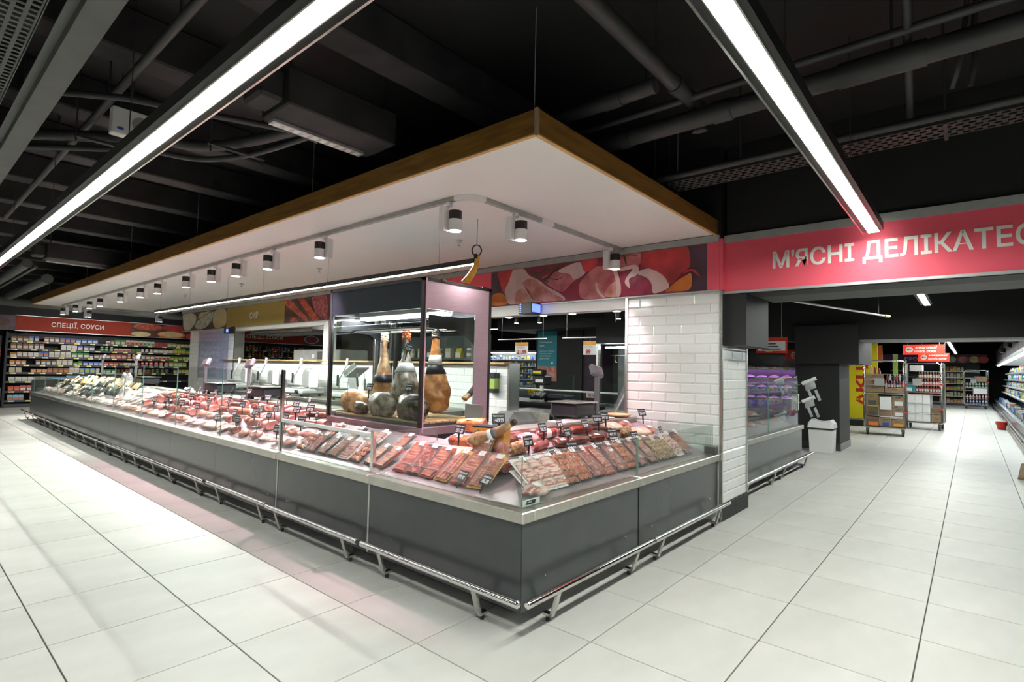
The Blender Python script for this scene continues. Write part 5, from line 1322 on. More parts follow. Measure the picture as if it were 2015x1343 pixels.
def pole_scale(M, label, pole=0.44, bodyx=0.20, sd=1):
    t = empty('pole_scale', tuple(M.translation), label, 'scale', 'pole scales on the rear ledge')
    def b(q, n, m_): return q.build(n, m_, t)
    b(MB().cbox(-0.035, -0.03, 0, 0.035, 0.03, 0.05, 0.008, M), 'pole_foot', MT['scale_plastic'])
    b(MB().cbox(-0.024, -0.018, 0.04, 0.024, 0.018, pole, 0.008, M), 'pole', MT['scale_plastic'])
    T2 = M @ Matrix.Translation((0, 0, pole)) @ Matrix.Rotation(R(-24), 4, 'X') @ Matrix.Rotation(R(-10*sd), 4, 'Y')
    hd = b(MB().cbox(-0.09, -0.028, -0.03, 0.09, 0.028, 0.09, 0.018, T2), 'display_head', MT['scale_plastic'])
    MB().cbox(-0.05, -0.031, 0.0, 0.05, -0.027, 0.07, 0.002, T2).build('display', MT['dark_steel'], hd)
    b(MB().cbox(min(sd*0.05, sd*(0.05+bodyx*2)), -0.02, 0.035, max(sd*0.05, sd*(0.05+bodyx*2)), 0.28, 0.155, 0.02, M), 'weighing_body', MT['scale_dark'])
    b(MB().cbox(min(sd*0.03, sd*(0.07+bodyx*2)), -0.03, 0.16, max(sd*0.03, sd*(0.07+bodyx*2)), 0.30, 0.172, 0.004, M), 'weighing_plate', MT['steel'])
    b(MB().cbox(min(0, sd*0.06), 0.0, 0.05, max(0, sd*0.06), 0.04, 0.08, 0.01, M), 'link_arm', MT['scale_plastic'])
    for (x, y) in ((0.09, 0.02), (bodyx*2, 0.02), (0.09, 0.24), (bodyx*2, 0.24)):
        b(MB().cyl(M @ Vector((sd*x, y, 0)), M @ Vector((sd*x, y, 0.04)), 0.02, n=10), 'foot', MT['rubber'])
    return t
def ML(x, y, z): return Matrix.Translation((x, y, z)) @ ARM_L
pole_scale(ML(3.17, 8.75, 0.925), 'grey pole scale left of the slicers on the rear ledge')
pole_scale(ML(3.17, 7.28, 0.925), 'grey pole scale nearest the ham case on the rear ledge')
pole_scale(ML(3.17, 14.55, 0.925), 'farthest grey pole scale above the cheese heap', 0.5)
pole_scale(ML(3.17, 12.15, 0.925), 'grey pole scale above the pale vacuum packs', 0.5)
pole_scale(Matrix.Translation((4.57, 2.80, 0.925)), 'grey pole scale on the right side ledge before the pillar', 0.44, 0.17, -1)
# rolls of paper and bags on the rear ledge
def roll(p0, p1, r_, label, name='paper_roll', m_='plastic_white'):
    t = empty(name, p0, label, 'roll')
    smooth_by_angle(MB().cyl(p0, p1, r_, n=18).build('paper', MT[m_], t)); 
    d_ = (Vector(p1)-Vector(p0)).normalized()
    MB().cyl(Vector(p0)-d_*0.004, Vector(p0), r_*0.35, n=12).build('core', MT['cardboard'], t)
    return t
roll((3.20, 9.6, 0.955), (3.20, 9.35, 0.955), 0.03, 'white paper roll lying on the rear ledge by the scale')
# bag dispenser on the counter (steel rods with plastic bags)
def bag_stand(x, y, z, h, label, fnx=0.0):
    t = empty('bag_stand', (x, y, z), label, 'bag dispenser')
    MB().cyl((x, y, z), (x, y, z+h), 0.008, n=8).build('post', MT['steel'], t)
    MB().cyl((x, y, z), (x, y, z+0.008), 0.07, n=16).build('foot_plate', MT['steel'], t)
    for k, zz in enumerate((h*0.95, h*0.45)):
        for sgn in (-1, 1):
            a = Vector((x, y, z+zz)); b_ = a+Vector((0.02, sgn*0.14, 0.05))
            MB().cyl(a, b_, 0.016, n=10).build('bag_roll', MT['plastic_white'], t)
            c = a.lerp(b_, 0.75)
            q = MB(); rg = []
            for i in range(6):
                u = i/5; wv = 0.02*math.sin(u*5+sgn+k)
                rg.append([(c.x-0.05+wv, c.y+sgn*0.04*u, c.z-0.17*u), (c.x+0.05+wv, c.y-sgn*0.02*u, c.z-0.16*u), (c.x+0.05+wv+0.003, c.y-sgn*0.02*u+0.003, c.z-0.16*u), (c.x-0.05+wv+0.003, c.y+sgn*0.04*u+0.003, c.z-0.17*u)])
            q.rings(rg).build('plastic_bag', MT['film_white'], t, True)
    return t
bag_stand(2.55, 10.3, 0.70, 0.46, 'steel stand with plastic bag rolls on the long counter')

# hatch background: extractor hood, second spice sign, oven
t = empty('extractor_hood', (5.9, 11, 2.0), 'long steel extractor hood above the left hatch', 'extractor hood')
MB().prism([(5.5, 2.08), (6.3, 2.08), (6.3, 2.12), (6.1, 3.62), (5.7, 3.62), (5.5, 2.12)], lambda a, b_, d_: (a, d_, b_), 9.9, 12.6).build('hood', MT['steel'], t)
MB().box(5.48, 9.88, 2.05, 6.32, 12.62, 2.085).build('rim', MT['dark_steel'], t)
for k in range(4):
    MB().box(5.6, 10.1+k*0.62, 2.043, 6.2, 10.6+k*0.62, 2.05).build('filter', MT['alu_trim'], t)
t = empty('oven', (6.0, 10.5, 1.1), 'low grey steel oven on the ledge behind the left hatch', 'oven')
MB().cbox(5.75, 9.3, 0.9, 6.4, 11.1, 1.70, 0.02).build('body', MT['grey_trim'], t)
MB().cbox(5.735, 9.45, 1.50, 5.75, 10.1, 1.66, 0.004).build('door', MT['soffit_grey'], t)
MB().box(5.73, 10.2, 1.52, 5.75, 10.3, 1.6).build('control_panel', MT['plastic_white'], t)
t = empty('oven_table', (6.0, 10.3, 0), 'steel table carrying the oven behind the hatch', 'table')
MB().cbox(5.70, 9.1, 0.86, 6.45, 12.4, 0.90, 0.004).build('table_top', MT['steel'], t)
for (x, y) in ((5.75, 9.2), (6.4, 9.2), (5.75, 12.3), (6.4, 12.3)): MB().cyl((x, y, 0), (x, y, 0.86), 0.02, n=10).build('leg', MT['steel'], t)
t = empty('heat_screen', (5.1, 13.3, 0.9), 'glass panel coloured with a bluish reflection before the tiled wall left of hatch', 'glass panel')
pane('glass_pane', (5.10, 12.85), (5.10, 14.55), 1.0, 2.15, t, 0.008, m_=glass('reflection_tint_glass', (0.86, 0.88, 0.97)))  # bluish tint stands for the blue screen's reflection, put into the glass colour
MB().box(5.085, 14.55, 0.84, 5.115, 14.58, 2.19).build('side_post', MT['alu_trim'], t)
t = empty('screen_display', (5.1, 12.75, 2.1), 'small black display glowing blue under the cheese sign', 'display')
MB().cbox(4.98, 12.55, 2.04, 5.12, 12.82, 2.17, 0.006).build('casing', MT['lamp_black'], t); MB().box(4.976, 12.58, 2.07, 4.98, 12.68, 2.14).build('screen', MT['blue_screen'], t)
MB().cyl((5.06, 12.7, 2.17), (5.16, 12.7, 2.20), 0.02, n=8).build('mount', MT['lamp_black'], t)
t = empty('screen_display', (5.15, 4.1, 2.1), 'black display with blue screen hanging under the ham photo', 'display')
MB().cbox(5.02, 4.0, 2.065, 5.20, 4.20, 2.20, 0.004).build('casing', MT['lamp_black'], t)
MB().box(5.03, 3.994, 2.085, 5.19, 4.0, 2.185).build('screen', MT['blue_screen'], t)
for k in range(5): 
    MB().box(5.017, 4.16, 2.08+k*0.024, 5.02, 4.18, 2.092+k*0.024).build('status_light', MT['blue_screen'], t)
# recessed down lights in the white soffit
for k, y in enumerate((4.62, 4.05, 3.62, 3.02)):
    t = empty('down_light', (5.33, y, 2.07), 'small round down light in white soffit, %s from the ham case' % nth(k), 'down light', 'down lights in the white soffit')
    MB().cyl((5.33, y, 2.066), (5.33, y, 2.0745), 0.05, n=20).build('bezel', MT['lamp_white'], t); MB().cyl((5.33, y, 2.062), (5.33, y, 2.066), 0.04, n=18).build('lens', MT['spot_emit'], t)

# ================================================================ SEEN THROUGH THE OPENING
t = empty('soap_dispenser', (5.2, 4.78, 1.1), 'wall dispenser with green liquid on the low tiled wall', 'dispenser')
MB().cbox(5.12, 4.66, 1.08, 5.215, 4.80, 1.13, 0.006).build('nozzle_block', MT['scale_dark'], t); MB().cbox(5.12, 4.66, 1.13, 5.215, 4.80, 1.27, 0.006).build('tank', MT['soap_green'], t); MB().cbox(5.115, 4.655, 1.27, 5.216, 4.805, 1.34, 0.006).build('lid', MT['scale_dark'], t)
t = empty('work_table', (5.9, 4.2, 0), 'steel table with cloth behind the opening', 'table')
MB().cbox(5.55, 4.0, 0.80, 6.2, 4.9, 0.835, 0.004).build('table_top', MT['steel'], t)
for (x, y) in ((5.6, 4.05), (6.15, 4.05), (5.6, 4.85), (6.15, 4.85)): MB().cyl((x, y, 0), (x, y, 0.80), 0.02, n=10).build('leg', MT['steel'], t)
q = MB(); rg = []
for i in range(9):
    u = i/8; x_off = -0.012
    rg.append([(5.53-0.012*math.sin(j*1.9+u), 4.08+j*0.033, 0.842-0.0*u-(0.24+0.03*math.sin(j*2.3))*u) for j in range(11)]+[(5.536-0.012*math.sin(j*1.9+u), 4.08+j*0.033, 0.838-(0.24+0.03*math.sin(j*2.3))*u) for j in range(10, -1, -1)])
o = q.rings(rg).build('hanging_cloth', MT['cloth'], None, True); tag(o, 'frayed beige cloth hanging over the steel table edge', 'cloth')
t = empty('chair_back', (4.75, 4.05, 0), 'rounded grey machine hood behind the price card on the right', 'machine')
MB().cbox(4.45, 3.75, 0.0, 4.85, 4.10, 0.62, 0.02).build('stand', MT['dark_steel'], t)
MB().cbox(4.42, 3.72, 0.62, 4.88, 4.13, 0.92, 0.10).build('hood', MT['grey_trim'], t)
t = empty('inner_counter', (6.7, 5.0, 0), 'dark work counter behind the opening', 'counter')
MB().box(6.45, 4.2, 0.08, 7.1, 5.9, 0.86).build('body', MT['charcoal_panel'], t); MB().cbox(6.40, 4.15, 0.86, 7.15, 5.95, 0.90, 0.005).build('counter_top', MT['dark_steel'], t); MB().box(6.5, 4.2, 0, 7.05, 5.9, 0.08).build('plinth', MT['black_paint'], t)
for k in range(2): MB().cbox(6.435, 4.25+k*0.8, 0.15, 6.45, 5.02+k*0.8, 0.80, 0.003).build('door', MT['soffit_grey'], t)
t = empty('keypad_scale', (6.6, 4.9, 0.9), 'black keypad scale with tilted display on the dark work counter', 'scale')
KM = Matrix.Translation((6.62, 4.95, 0.90)) @ ARM_L
MB().cbox(-0.05, 0.0, 0.0, 0.33, 0.30, 0.11, 0.015, KM).build('body', MT['scale_dark'], t)
KT = KM @ Matrix.Translation((-0.14, -0.08, 0.03)) @ Matrix.Rotation(R(35), 4, 'X')
kp = MB().cbox(-0.12, 0, 0, 0.14, 0.19, 0.03, 0.006, KT).build('keypad', MT['scale_dark'], t)
for i in range(4):
    for j in range(3): MB().box(-0.11+j*0.02, 0.03+i*0.03, 0.03, -0.095+j*0.02, 0.05+i*0.03, 0.033, KT).build('key', MT['plastic_white' if (i+j) % 2 else 'teal'], kp)
    for j in range(3): MB().box(0.06+j*0.02, 0.03+i*0.03, 0.03, 0.075+j*0.02, 0.05+i*0.03, 0.033, KT).build('key', MT['plastic_white' if (i+j) % 2 else 'grey_trim'], kp)
MB().box(-0.04, 0.06, 0.03, 0.04, 0.16, 0.033, KT).build('display', MT['grey_trim'], kp)
t = empty('label_printer', (7.0, 5.5, 0.9), 'black label printer on a post behind the keypad scale', 'printer')
MB().cyl((6.9, 5.25, 0.90), (6.9, 5.25, 1.16), 0.03, n=10).build('post', MT['plastic_white'], t); MB().cbox(6.80, 5.12, 1.15, 7.0, 5.38, 1.30, 0.02).build('printer_body', MT['lamp_black'], t); db = MB().cbox(6.84, 5.2, 1.30, 6.96, 5.42, 1.40, 0.01).build('display', MT['lamp_black'], t); MB().box(6.837, 5.23, 1.33, 6.84, 5.39, 1.37).build('readout', MT['yellow_sign'], db); MB().box(6.79, 5.15, 1.19, 6.80, 5.30, 1.24).build('paper', MT['plastic_white'], t)
# glass counter beyond
t = empty('glass_counter', (8.2, 5.8, 0), 'second glass-fronted deli counter seen through the opening', 'deli counter')
MB().box(8.0, 4.4, 0.1, 8.9, 7.4, 0.72).build('body', MT['charcoal_panel'], t); MB().box(8.1, 4.45, 0, 8.85, 7.35, 0.1).build('plinth', MT['black_paint'], t); MB().cbox(7.95, 4.35, 0.72, 8.95, 7.45, 0.78, 0.005).build('ledge', MT['steel_ledge'], t)
for k in range(3):
    pane('glass_pane', (8.05, 4.45+k*0.98), (8.05, 5.41+k*0.98), 0.78, 1.30, t, 0.008)
MB().box(8.05, 4.45, 1.0, 8.5, 7.4, 1.012).build('shelf', MT['plastic_white'], t)
for k, (y, c_, s_) in enumerate(((6.3, 'yellow_sign', '49.00'), (5.0, 'plastic_white', '49.90'))):
    tg = empty('shelf_ticket', (8.03, y, 1.0), 'small %s price ticket on the second glass counter' % ('yellow' if k == 0 else 'white'), 'price tag')
    MB().box(8.036, y-0.14, 0.92, 8.04, y+0.14, 1.0).build('card', MT[c_], tg); lettering(s_, (8.034, y+0.10, 0.935), FACE_X, height=0.05, material=MT['red_letter'], parent=tg, thick=0.05)
bag_stand(7.6, 4.6, 0.0, 0.36, 'small steel bag stand beyond the dark work counter')
# glass door fridge with open lid dome
t = empty('glass_door_fridge', (6.9, 3.6, 0), 'tall dark-topped glass door cabinet beside the white pillar', 'fridge')
MB().box(6.62, 3.0, 0.0, 7.3, 4.08, 0.80).build('base', MT['dark_steel'], t); MB().box(6.62, 3.0, 1.78, 7.3, 4.08, 2.08).build('header', MT['charcoal_wall'], t)
MB().box(7.26, 3.0, 0.80, 7.3, 4.08, 1.78).build('back', MT['channel_grey'], t)
for y in (3.0, 4.04): MB().box(6.62, y, 0.80, 6.68, y+0.04, 1.78).build('door_frame', MT['steel'], t)
pane('glass_pane', (6.64, 3.05), (6.64, 4.03), 0.81, 1.77, t, 0.006)
MB().cyl((6.75, 3.1, 1.73), (6.75, 4.0, 1.73), 0.012, n=8).build('lamp_tube', MT['case_emit'], t)
MB().cyl((6.9, 3.1, 1.62), (6.9, 4.0, 1.62), 0.01, n=8).build('hanging_bar', MT['chrome'], t)
for y in (3.15, 3.4, 3.7, 3.9): 
    MB().tube([(6.9, y+0.03*math.sin(a), 1.57+0.05*math.cos(a)) for a in [0.3*k for k in range(16)]], 0.006, 6).build('hook', MT['chrome'], t)
ham_leg('small dry ham hanging in the glass door cabinet', [(6.9, 3.25, 1.18), (6.9, 3.25, 1.22), (6.9, 3.25, 1.30), (6.9, 3.25, 1.42), (6.9, 3.25, 1.56)], [0.03, 0.07, 0.09, 0.06, 0.03], 'ham_grey', rope=['rope_white'])
t = empty('tilted_lid', (5.5, 3.3, 0.9), 'clear domed lid standing tilted on edge near the pillar', 'lid')
TL = Matrix.Translation((5.62, 3.10, 0.93)) @ Matrix.Rotation(R(28), 4, 'X')
rg = []
for (sx, sz0, sz1, d_) in ((0.14, 0.0, 0.46, 0.0), (0.135, 0.01, 0.45, 0.03), (0.11, 0.04, 0.42, 0.07), (0.06, 0.09, 0.36, 0.09)):
    rg.append([TL @ Vector((-sx-0.14+0.14, d_, sz0)), TL @ Vector((sx, d_, sz0)), TL @ Vector((sx, d_, sz1)), TL @ Vector((-sx, d_, sz1))])
MB().rings(rg).build('dome', MT['film'], t)
MB().cbox(-0.155, -0.012, -0.01, -0.135, 0.008, 0.47, 0.003, TL).build('rim', MT['alu_trim'], t); MB().cbox(0.135, -0.012, -0.01, 0.155, 0.008, 0.47, 0.003, TL).build('rim', MT['alu_trim'], t)
MB().cbox(-0.155, -0.012, 0.455, 0.155, 0.008, 0.475, 0.003, TL).build('rim', MT['alu_trim'], t)
# side counter the lid stands on
t = empty('side_table', (5.75, 3.3, 0), 'narrow steel stand under the tilted clear lid', 'table')
MB().cbox(5.45, 2.98, 0.87, 6.0, 3.5, 0.91, 0.004).build('table_top', MT['steel'], t); MB().box(5.5, 3.02, 0, 5.95, 3.46, 0.87).build('body', MT['dark_steel'], t)
o = MB().lathe([(0.10, 0), (0.13, 0.012), (0.135, 0.03), (0.12, 0.03), (0.11, 0.018)], 24, Matrix.Translation((4.98, 2.80, 0.925))).build('wooden_dish', MT['ledge_wood'], None, True); tag(o, 'shallow round wooden dish on the ledge beside the pillar', 'dish')
# teal poster on the dark column
t = empty('teal_poster', (11.04, 8.2, 1.2), 'tall teal poster with white text on the dark column', 'poster')
MB().box(11.03, 7.94, 1.47, 11.05, 8.55, 2.37).build('panel', MT['teal'], t); MB().box(11.03, 7.94, 1.10, 11.05, 8.55, 1.47).build('photo_part', PM['flesh'], t)
lettering('Охолоджена', (11.028, 8.48, 2.06), FACE_X, width=0.38, height=0.05, parent=t, thick=0.02); lettering('риба', (11.028, 8.48, 1.97), FACE_X, height=0.06, parent=t, thick=0.02)
for k, s_ in enumerate(('норвезька та чилійська', 'зберігають свіжість', 'смак та користь', 'щодня для вас')):
    lettering(s_, (11.028, 8.48, 1.84-k*0.065), FACE_X, width=0.46-0.05*k, height=0.042, parent=t, thick=0.02, bold=0.0)
MB().cyl((11.028, 8.08, 1.56), (11.024, 8.08, 1.56), 0.03, n=16).build('seal', MT['letter_white'], t)
# hanging price sheets
for (y0, y1, s_, lb) in ((7.6, 7.24, '21.99', 'hanging price sheet reading 21.99 left of the teal poster'), (5.84, 5.52, '89', 'hanging price sheet reading 89 right of the teal poster')):
    t = empty('price_sheet', (9, (y0+y1)/2, 1.7), lb, 'price sign')
    MB().box(9.0, y1, 1.70, 9.004, y0, 1.97).build('sheet', MT['plastic_white'], t); MB().box(8.996, y1, 1.90, 9.0, y0, 1.97).build('banner', MT['orange_card'], t)
    lettering(s_, (8.995, y0-0.06, 1.72), FACE_X, height=0.09, material=MT['red_letter'], parent=t, thick=0.05, bold=0.03)
    for k in range(3): MB().box(8.998, y1+0.1, 1.835+k*0.018, 9.0, y0-0.03, 1.84+k*0.018).build('print_line', MT['grey_trim'], t)
    MB().cyl((9.0, (y0+y1)/2, 1.97), (9.0, (y0+y1)/2, 2.04), 0.004, n=6).build('hanger', MT['alu_trim'], t)
    MB().cyl((9.0, y1-0.5, 2.04), (9.0, y0+0.5, 2.04), 0.012, n=8).build('hanging_rail', MT['lamp_white'], t)
    for yy in (y1-0.4, y0+0.4): MB().cyl((9.0, yy, 2.04), (9.0, yy, 3.62), 0.003, n=6).build('cable', MT['alu_trim'], t)
# two distant ceiling spots
for k, (x, y) in enumerate(((9.5, 8.0), (9.6, 7.4), (9.6, 5.4))):
    t = empty('ceiling_spot', (x, y, 2.6), 'distant black ceiling spot seen through the opening, %s from left' % nth(k), 'spotlight', 'ceiling spots beyond the opening')
    MB().cyl((x, y, 2.45), (x, y, 2.55), 0.05, n=16).build('lamp_head', MT['lamp_black'], t); MB().cyl((x, y, 2.445), (x, y, 2.45), 0.045, n=16).build('lens', MT['spot_emit'], t); MB().cyl((x, y, 2.55), (x, y, 3.62), 0.012, n=8).build('stem', MT['lamp_black'], t)

# ================================================================ GROCERIES
def shelf_mats():
    cols = {'red': (0.50, 0.03, 0.03), 'white': (0.78, 0.77, 0.72), 'blue': (0.03, 0.12, 0.50), 'navy': (0.02, 0.03, 0.16), 'green': (0.03, 0.28, 0.05), 'lime': (0.35, 0.50, 0.04), 'yellow': (0.75, 0.60, 0.05),
            'orange': (0.75, 0.22, 0.03), 'brown': (0.25, 0.12, 0.06), 'cream': (0.68, 0.58, 0.40), 'pink': (0.70, 0.20, 0.28), 'purple': (0.22, 0.05, 0.30), 'sky': (0.18, 0.45, 0.75), 'black': (0.02, 0.02, 0.02)}
    return {k: mat('grocery_'+k, v, rough=0.45, var=0.3, scale=16, col2=tuple(min(1, c*0.8+0.10) for c in v), lo=0.5, hi=0.72) for k, v in cols.items()}
GM = shelf_mats()
def slotted(me, o, mats):
    for i, m_ in enumerate(mats):
        o.material_slots[i].link = 'OBJECT'; o.material_slots[i].material = m_
def gmesh_pouch():
    q = MB(); rg = []
    for (w_, d_, z) in ((0.5, 0.28, 0), (0.5, 0.30, 0.25), (0.5, 0.24, 0.6), (0.5, 0.10, 0.88), (0.5, 0.03, 1.0)):
        rg.append([(-w_, -d_, z), (w_, -d_, z), (w_, d_, z), (-w_, d_, z)])
    q.rings(rg)
    q.cur = 1; q.add([(-0.42, -0.30, 0.12), (0.42, -0.30, 0.12), (0.42, -0.27, 0.55), (-0.42, -0.27, 0.55)], [(0, 1, 2, 3)]); q.cur = 0
    for k in range(4): q.v[-4+k] = (q.v[-4+k][0], q.v[-4+k][1]-0.012, q.v[-4+k][2])
    return q.mesh('pouch', [GM['red'], GM['white']])
def gmesh_carton():
    q = MB(); q.cbox(-0.5, -0.35, 0, 0.5, 0.35, 1.0, 0.03); q.cur = 1; q.cbox(-0.40, -0.362, 0.12, 0.40, -0.34, 0.62, 0.008)
    return q.mesh('carton', [GM['red'], GM['white']])
def gmesh_jar():
    q = MB(); q.lathe([(0.36, 0), (0.40, 0.03), (0.40, 0.66), (0.32, 0.76)], 14); q.cur = 1; q.lathe([(0.36, 0.76), (0.37, 0.78), (0.37, 0.96), (0.34, 1.0)], 14); q.lathe([(0.412, 0.2), (0.412, 0.5)], 14)
    return q.mesh('jar', [GM['red'], GM['white']])
def gmesh_bottle():
    q = MB(); q.lathe([(0.34, 0), (0.40, 0.03), (0.40, 0.52), (0.34, 0.64), (0.16, 0.76), (0.14, 0.88)], 14); q.cur = 1; q.lathe([(0.18, 0.88), (0.18, 1.0)], 12); q.lathe([(0.41, 0.14), (0.41, 0.46)], 14)
    return q.mesh('bottle', [GM['red'], GM['white']])
def gmesh_tub():
    q = MB(); q.lathe([(0.32, 0), (0.45, 0.86)], 16); q.cur = 1; q.lathe([(0.48, 0.86), (0.48, 1.0)], 16)
    return q.mesh('tub', [GM['white'], GM['blue']])
GK = {'pouch': gmesh_pouch(), 'carton': gmesh_carton(), 'jar': gmesh_jar(), 'bottle': gmesh_bottle(), 'tub': gmesh_tub()}
GW = {'pouch': ('packet', 'packet'), 'carton': ('box', 'box'), 'jar': ('jar', 'jar'), 'bottle': ('bottle', 'bottle'), 'tub': ('tub', 'tub')}
def grocery(kind, x, y, z, w_, h, rz, c0, c1, label, group, dep=None):
    o = bpy.data.objects.new(GW[kind][0] if kind != 'pouch' else 'food_packet', GK[kind]); COL.objects.link(o)
    slotted(None, o, [GM[c0], GM[c1]])
    o.location = (x, y, z); o.rotation_euler = (0, 0, rz); o.scale = (w_, dep or w_, h)
    return tag(o, label, GW[kind][1], group)

# ---------------------------------------------------------------- spice shelving on the far left
YS = 20.45                       # front of the shelves
def spice_unit(x0, x1, idx, zs, label):
    t = empty('shelving_unit', ((x0+x1)/2, YS+0.25, 0), label, 'shelving', 'spice shelving units')
    MB().box(x0, YS+0.48, 0, x1, YS+0.52, 2.12).build('back_panel', MT['black_paint'], t)
    MB().box(x0, YS, 0, x1, YS+0.48, 0.10).build('base', MT['shelf_grey'], t)
    for z in zs:
        sh = MB().box(x0+0.003, YS, z-0.03, x1-0.003, YS+0.48, z).build('shelf', MT['shelf_grey'], t)
        MB().box(x0+0.003, YS-0.012, z-0.045, x1-0.003, YS, z+0.005).build('price_rail', MT['shelf_grey'], sh)
        q = random.Random(int(z*100)+idx*7); x = x0+0.08
        while x < x1-0.15:
            MB().box(x, YS-0.016, z-0.040, x+0.075, YS-0.012, z-0.004).build('shelf_ticket', MT['ticket_yellow' if q.random() > 0.08 else 'ticket_orange'], sh)
            MB().box(x+0.076, YS-0.016, z-0.040, x+0.12, YS-0.012, z-0.004).build('shelf_ticket', MT['plastic_white'], sh)
            x += q.uniform(0.24, 0.42)
    return t
ZS = [1.875, 1.655, 1.435, 1.205, 0.985, 0.735, 0.46, 0.20]
spice_unit(2.27, 4.6, 0, ZS, 'black grocery shelving under the left spice sign')
spice_unit(4.6, 6.95, 1, ZS, 'black grocery shelving left of the tiled wall')
spice_unit(6.95, 9.3, 2, ZS[:5], 'black grocery shelving partly behind the tiled wall')
spice_unit(9.3, 12.4, 3, ZS[:5], 'black grocery shelving seen through the left hatch')
MB_end = MB().box(2.22, YS-0.02, 0, 2.27, YS+0.52, 2.12).build('shelving_end', MT['black_paint']); tag(MB_end, 'black end panel at the left edge of the spice shelving', 'end panel')
PAL = [('carton', ['white', 'orange', 'blue', 'cream', 'navy']), ('pouch', ['orange', 'blue', 'green', 'white', 'red', 'navy']), ('jar', ['brown', 'red', 'green', 'white'])]
def zone(x, r_, q):             # colours and kinds drift along the shelf, as in the photo
    u = (x-2.3)/4.6
    if u < 0.30: return q.choice(['carton', 'pouch', 'carton']), q.choice(['white', 'orange', 'cream', 'blue', 'brown'] if r_ < 5 else ['pink', 'white', 'red', 'sky']), q.choice(['white', 'cream', 'orange'])
    if u < 0.42: return q.choice(['pouch', 'carton']), q.choice(['blue', 'green', 'navy', 'sky', 'red']), q.choice(['white', 'yellow', 'white'])
    if u < 0.62: return q.choice(['carton', 'jar', 'carton']), q.choice(['cream', 'brown', 'white', 'green', 'red']), q.choice(['white', 'red', 'cream'])
    if u < 0.80: return q.choice(['carton', 'jar']), q.choice(['red', 'white', 'brown', 'cream']), q.choice(['white', 'green', 'red'])
    if u < 1.0: return q.choice(['carton', 'pouch']), q.choice(['green', 'lime', 'green', 'yellow', 'black']), q.choice(['yellow', 'white', 'green'])
    return q.choice(['bottle', 'jar', 'pouch']), q.choice(['red', 'brown', 'blue', 'orange', 'red']), q.choice(['yellow', 'white', 'orange'])
q = random.Random(11)
for r_, z in enumerate(ZS):
    x = 2.34; j = 0; xmax = 6.9 if r_ < 5 else 4.7
    if r_ == 5: xmax = 5.6
    if r_ > 5: xmax = 3.15
    run = 0
    while x < xmax:
        if run <= 0:
            kind, c0, c1 = zone(x, r_, q); run = q.choice([1, 2, 3, 3, 4]); w_ = q.uniform(0.095, 0.135); h = q.uniform(0.10, 0.165)
            if q.random() < 0.10: x += q.uniform(0.1, 0.25); run = 0; continue
        grocery(kind, x+w_/2, YS+0.09, z, w_, h, q.uniform(-0.08, 0.08), c0, c1,
                '%s %s, %s from left on %s shelf of spice shelving' % (c0, GW[kind][0], nth(j), nth(r_)), 'groceries on the spice shelving', 0.10)
        j += 1; run -= 1; x += w_+0.012
for r_, z in enumerate(ZS[:4]):
    x = 8.45; j = 0; 
    while x < 11.9:
        kind, c0, c1 = zone(x, r_, q); w_ = q.uniform(0.09, 0.11); h = q.uniform(0.13, 0.19)
        grocery(kind, x, YS+0.09, z, w_, h, 0, c0, c1, '%s %s, %s from left on %s shelf behind the left hatch' % (c0, GW[kind][0], nth(j), nth(r_)), 'groceries behind the left hatch', 0.10)
        j += 1; x += q.choice([0.125, 0.125, 0.24])
# the long red sign over it
def sign_y(x0, x1, label, s_, tx0, tx1, photos):
    t = empty('spice_sign', ((x0+x1)/2, YS-0.05, 2.17), label, 'shop sign')
    MB().box(x0, YS-0.055, 2.172, x1, YS-0.03, 2.592).build('panel', MT['red_sign'], t)
    MB().box(x0-0.02, YS-0.06, 2.592, photos[-1][1] if photos else x1, YS-0.02, 2.606).build('top_edge', MT['alu_trim'], t)
    MB().box(x0-0.02, YS-0.06, 2.158, photos[-1][1] if photos else x1, YS-0.02, 2.172).build('bottom_edge', MT['alu_trim'], t)
    for xx in (x0+0.2, x1-0.2): MB().box(xx, YS-0.03, 2.12, xx+0.04, YS+0.5, 2.30).build('support_arm', MT['black_paint'], t)
    lettering(s_, (tx0, YS-0.057, 2.29), FACE_Y, width=tx1-tx0, height=0.20, parent=t, thick=0.05)
    for (a, b_, spots) in photos:
        MB().box(a, YS-0.052, 2.172, b_, YS-0.03, 2.592).build('photo_ground', PM['brown'], t)
        for k, (u, v, ru, rv, m_) in enumerate(spots):
            cx = a+(b_-a)*u; cz = 2.172+0.42*v
            poly = [(cx+(b_-a)*ru*math.cos(w2), min(2.59, max(2.174, cz+0.42*rv*math.sin(w2)))) for w2 in [6.283*i/20 for i in range(20)]]
            MB().prism(poly, lambda p_, r2, d_: (p_, YS-0.052-d_, r2), k*0.0008, 0.0008+k*0.0008).build('printed_bowl', PM[m_], t)
    return t
sign_y(2.41, 5.14, 'red spice sign with pale lettering above the left shelving', 'СПЕЦІЇ, СОУСИ', 3.17, 4.42,
       [(5.14, 7.2, [(0.22, 0.75, 0.2, 0.25, 'sausage'), (0.62, 0.75, 0.2, 0.3, 'red'), (0.13, 0.18, 0.13, 0.2, 'straw'), (0.55, 0.25, 0.2, 0.28, 'orange'), (0.55, 0.27, 0.17, 0.2, 'straw'), (0.88, 0.2, 0.12, 0.25, 'red')])])
sign_y(8.0, 10.95, 'red spice sign seen through the left hatch', 'СПЕЦІЇ, СОУСИ', 8.72, 10.1, [(10.95, 12.4, [(0.25, 0.5, 0.22, 0.4, 'fat'), (0.25, 0.5, 0.19, 0.34, 'wine'), (0.8, 0.5, 0.2, 0.4, 'cheese')])])
t = empty('photo_sign', (1.6, YS, 2.17), 'dark photo panel at the left end of the spice sign', 'sign')
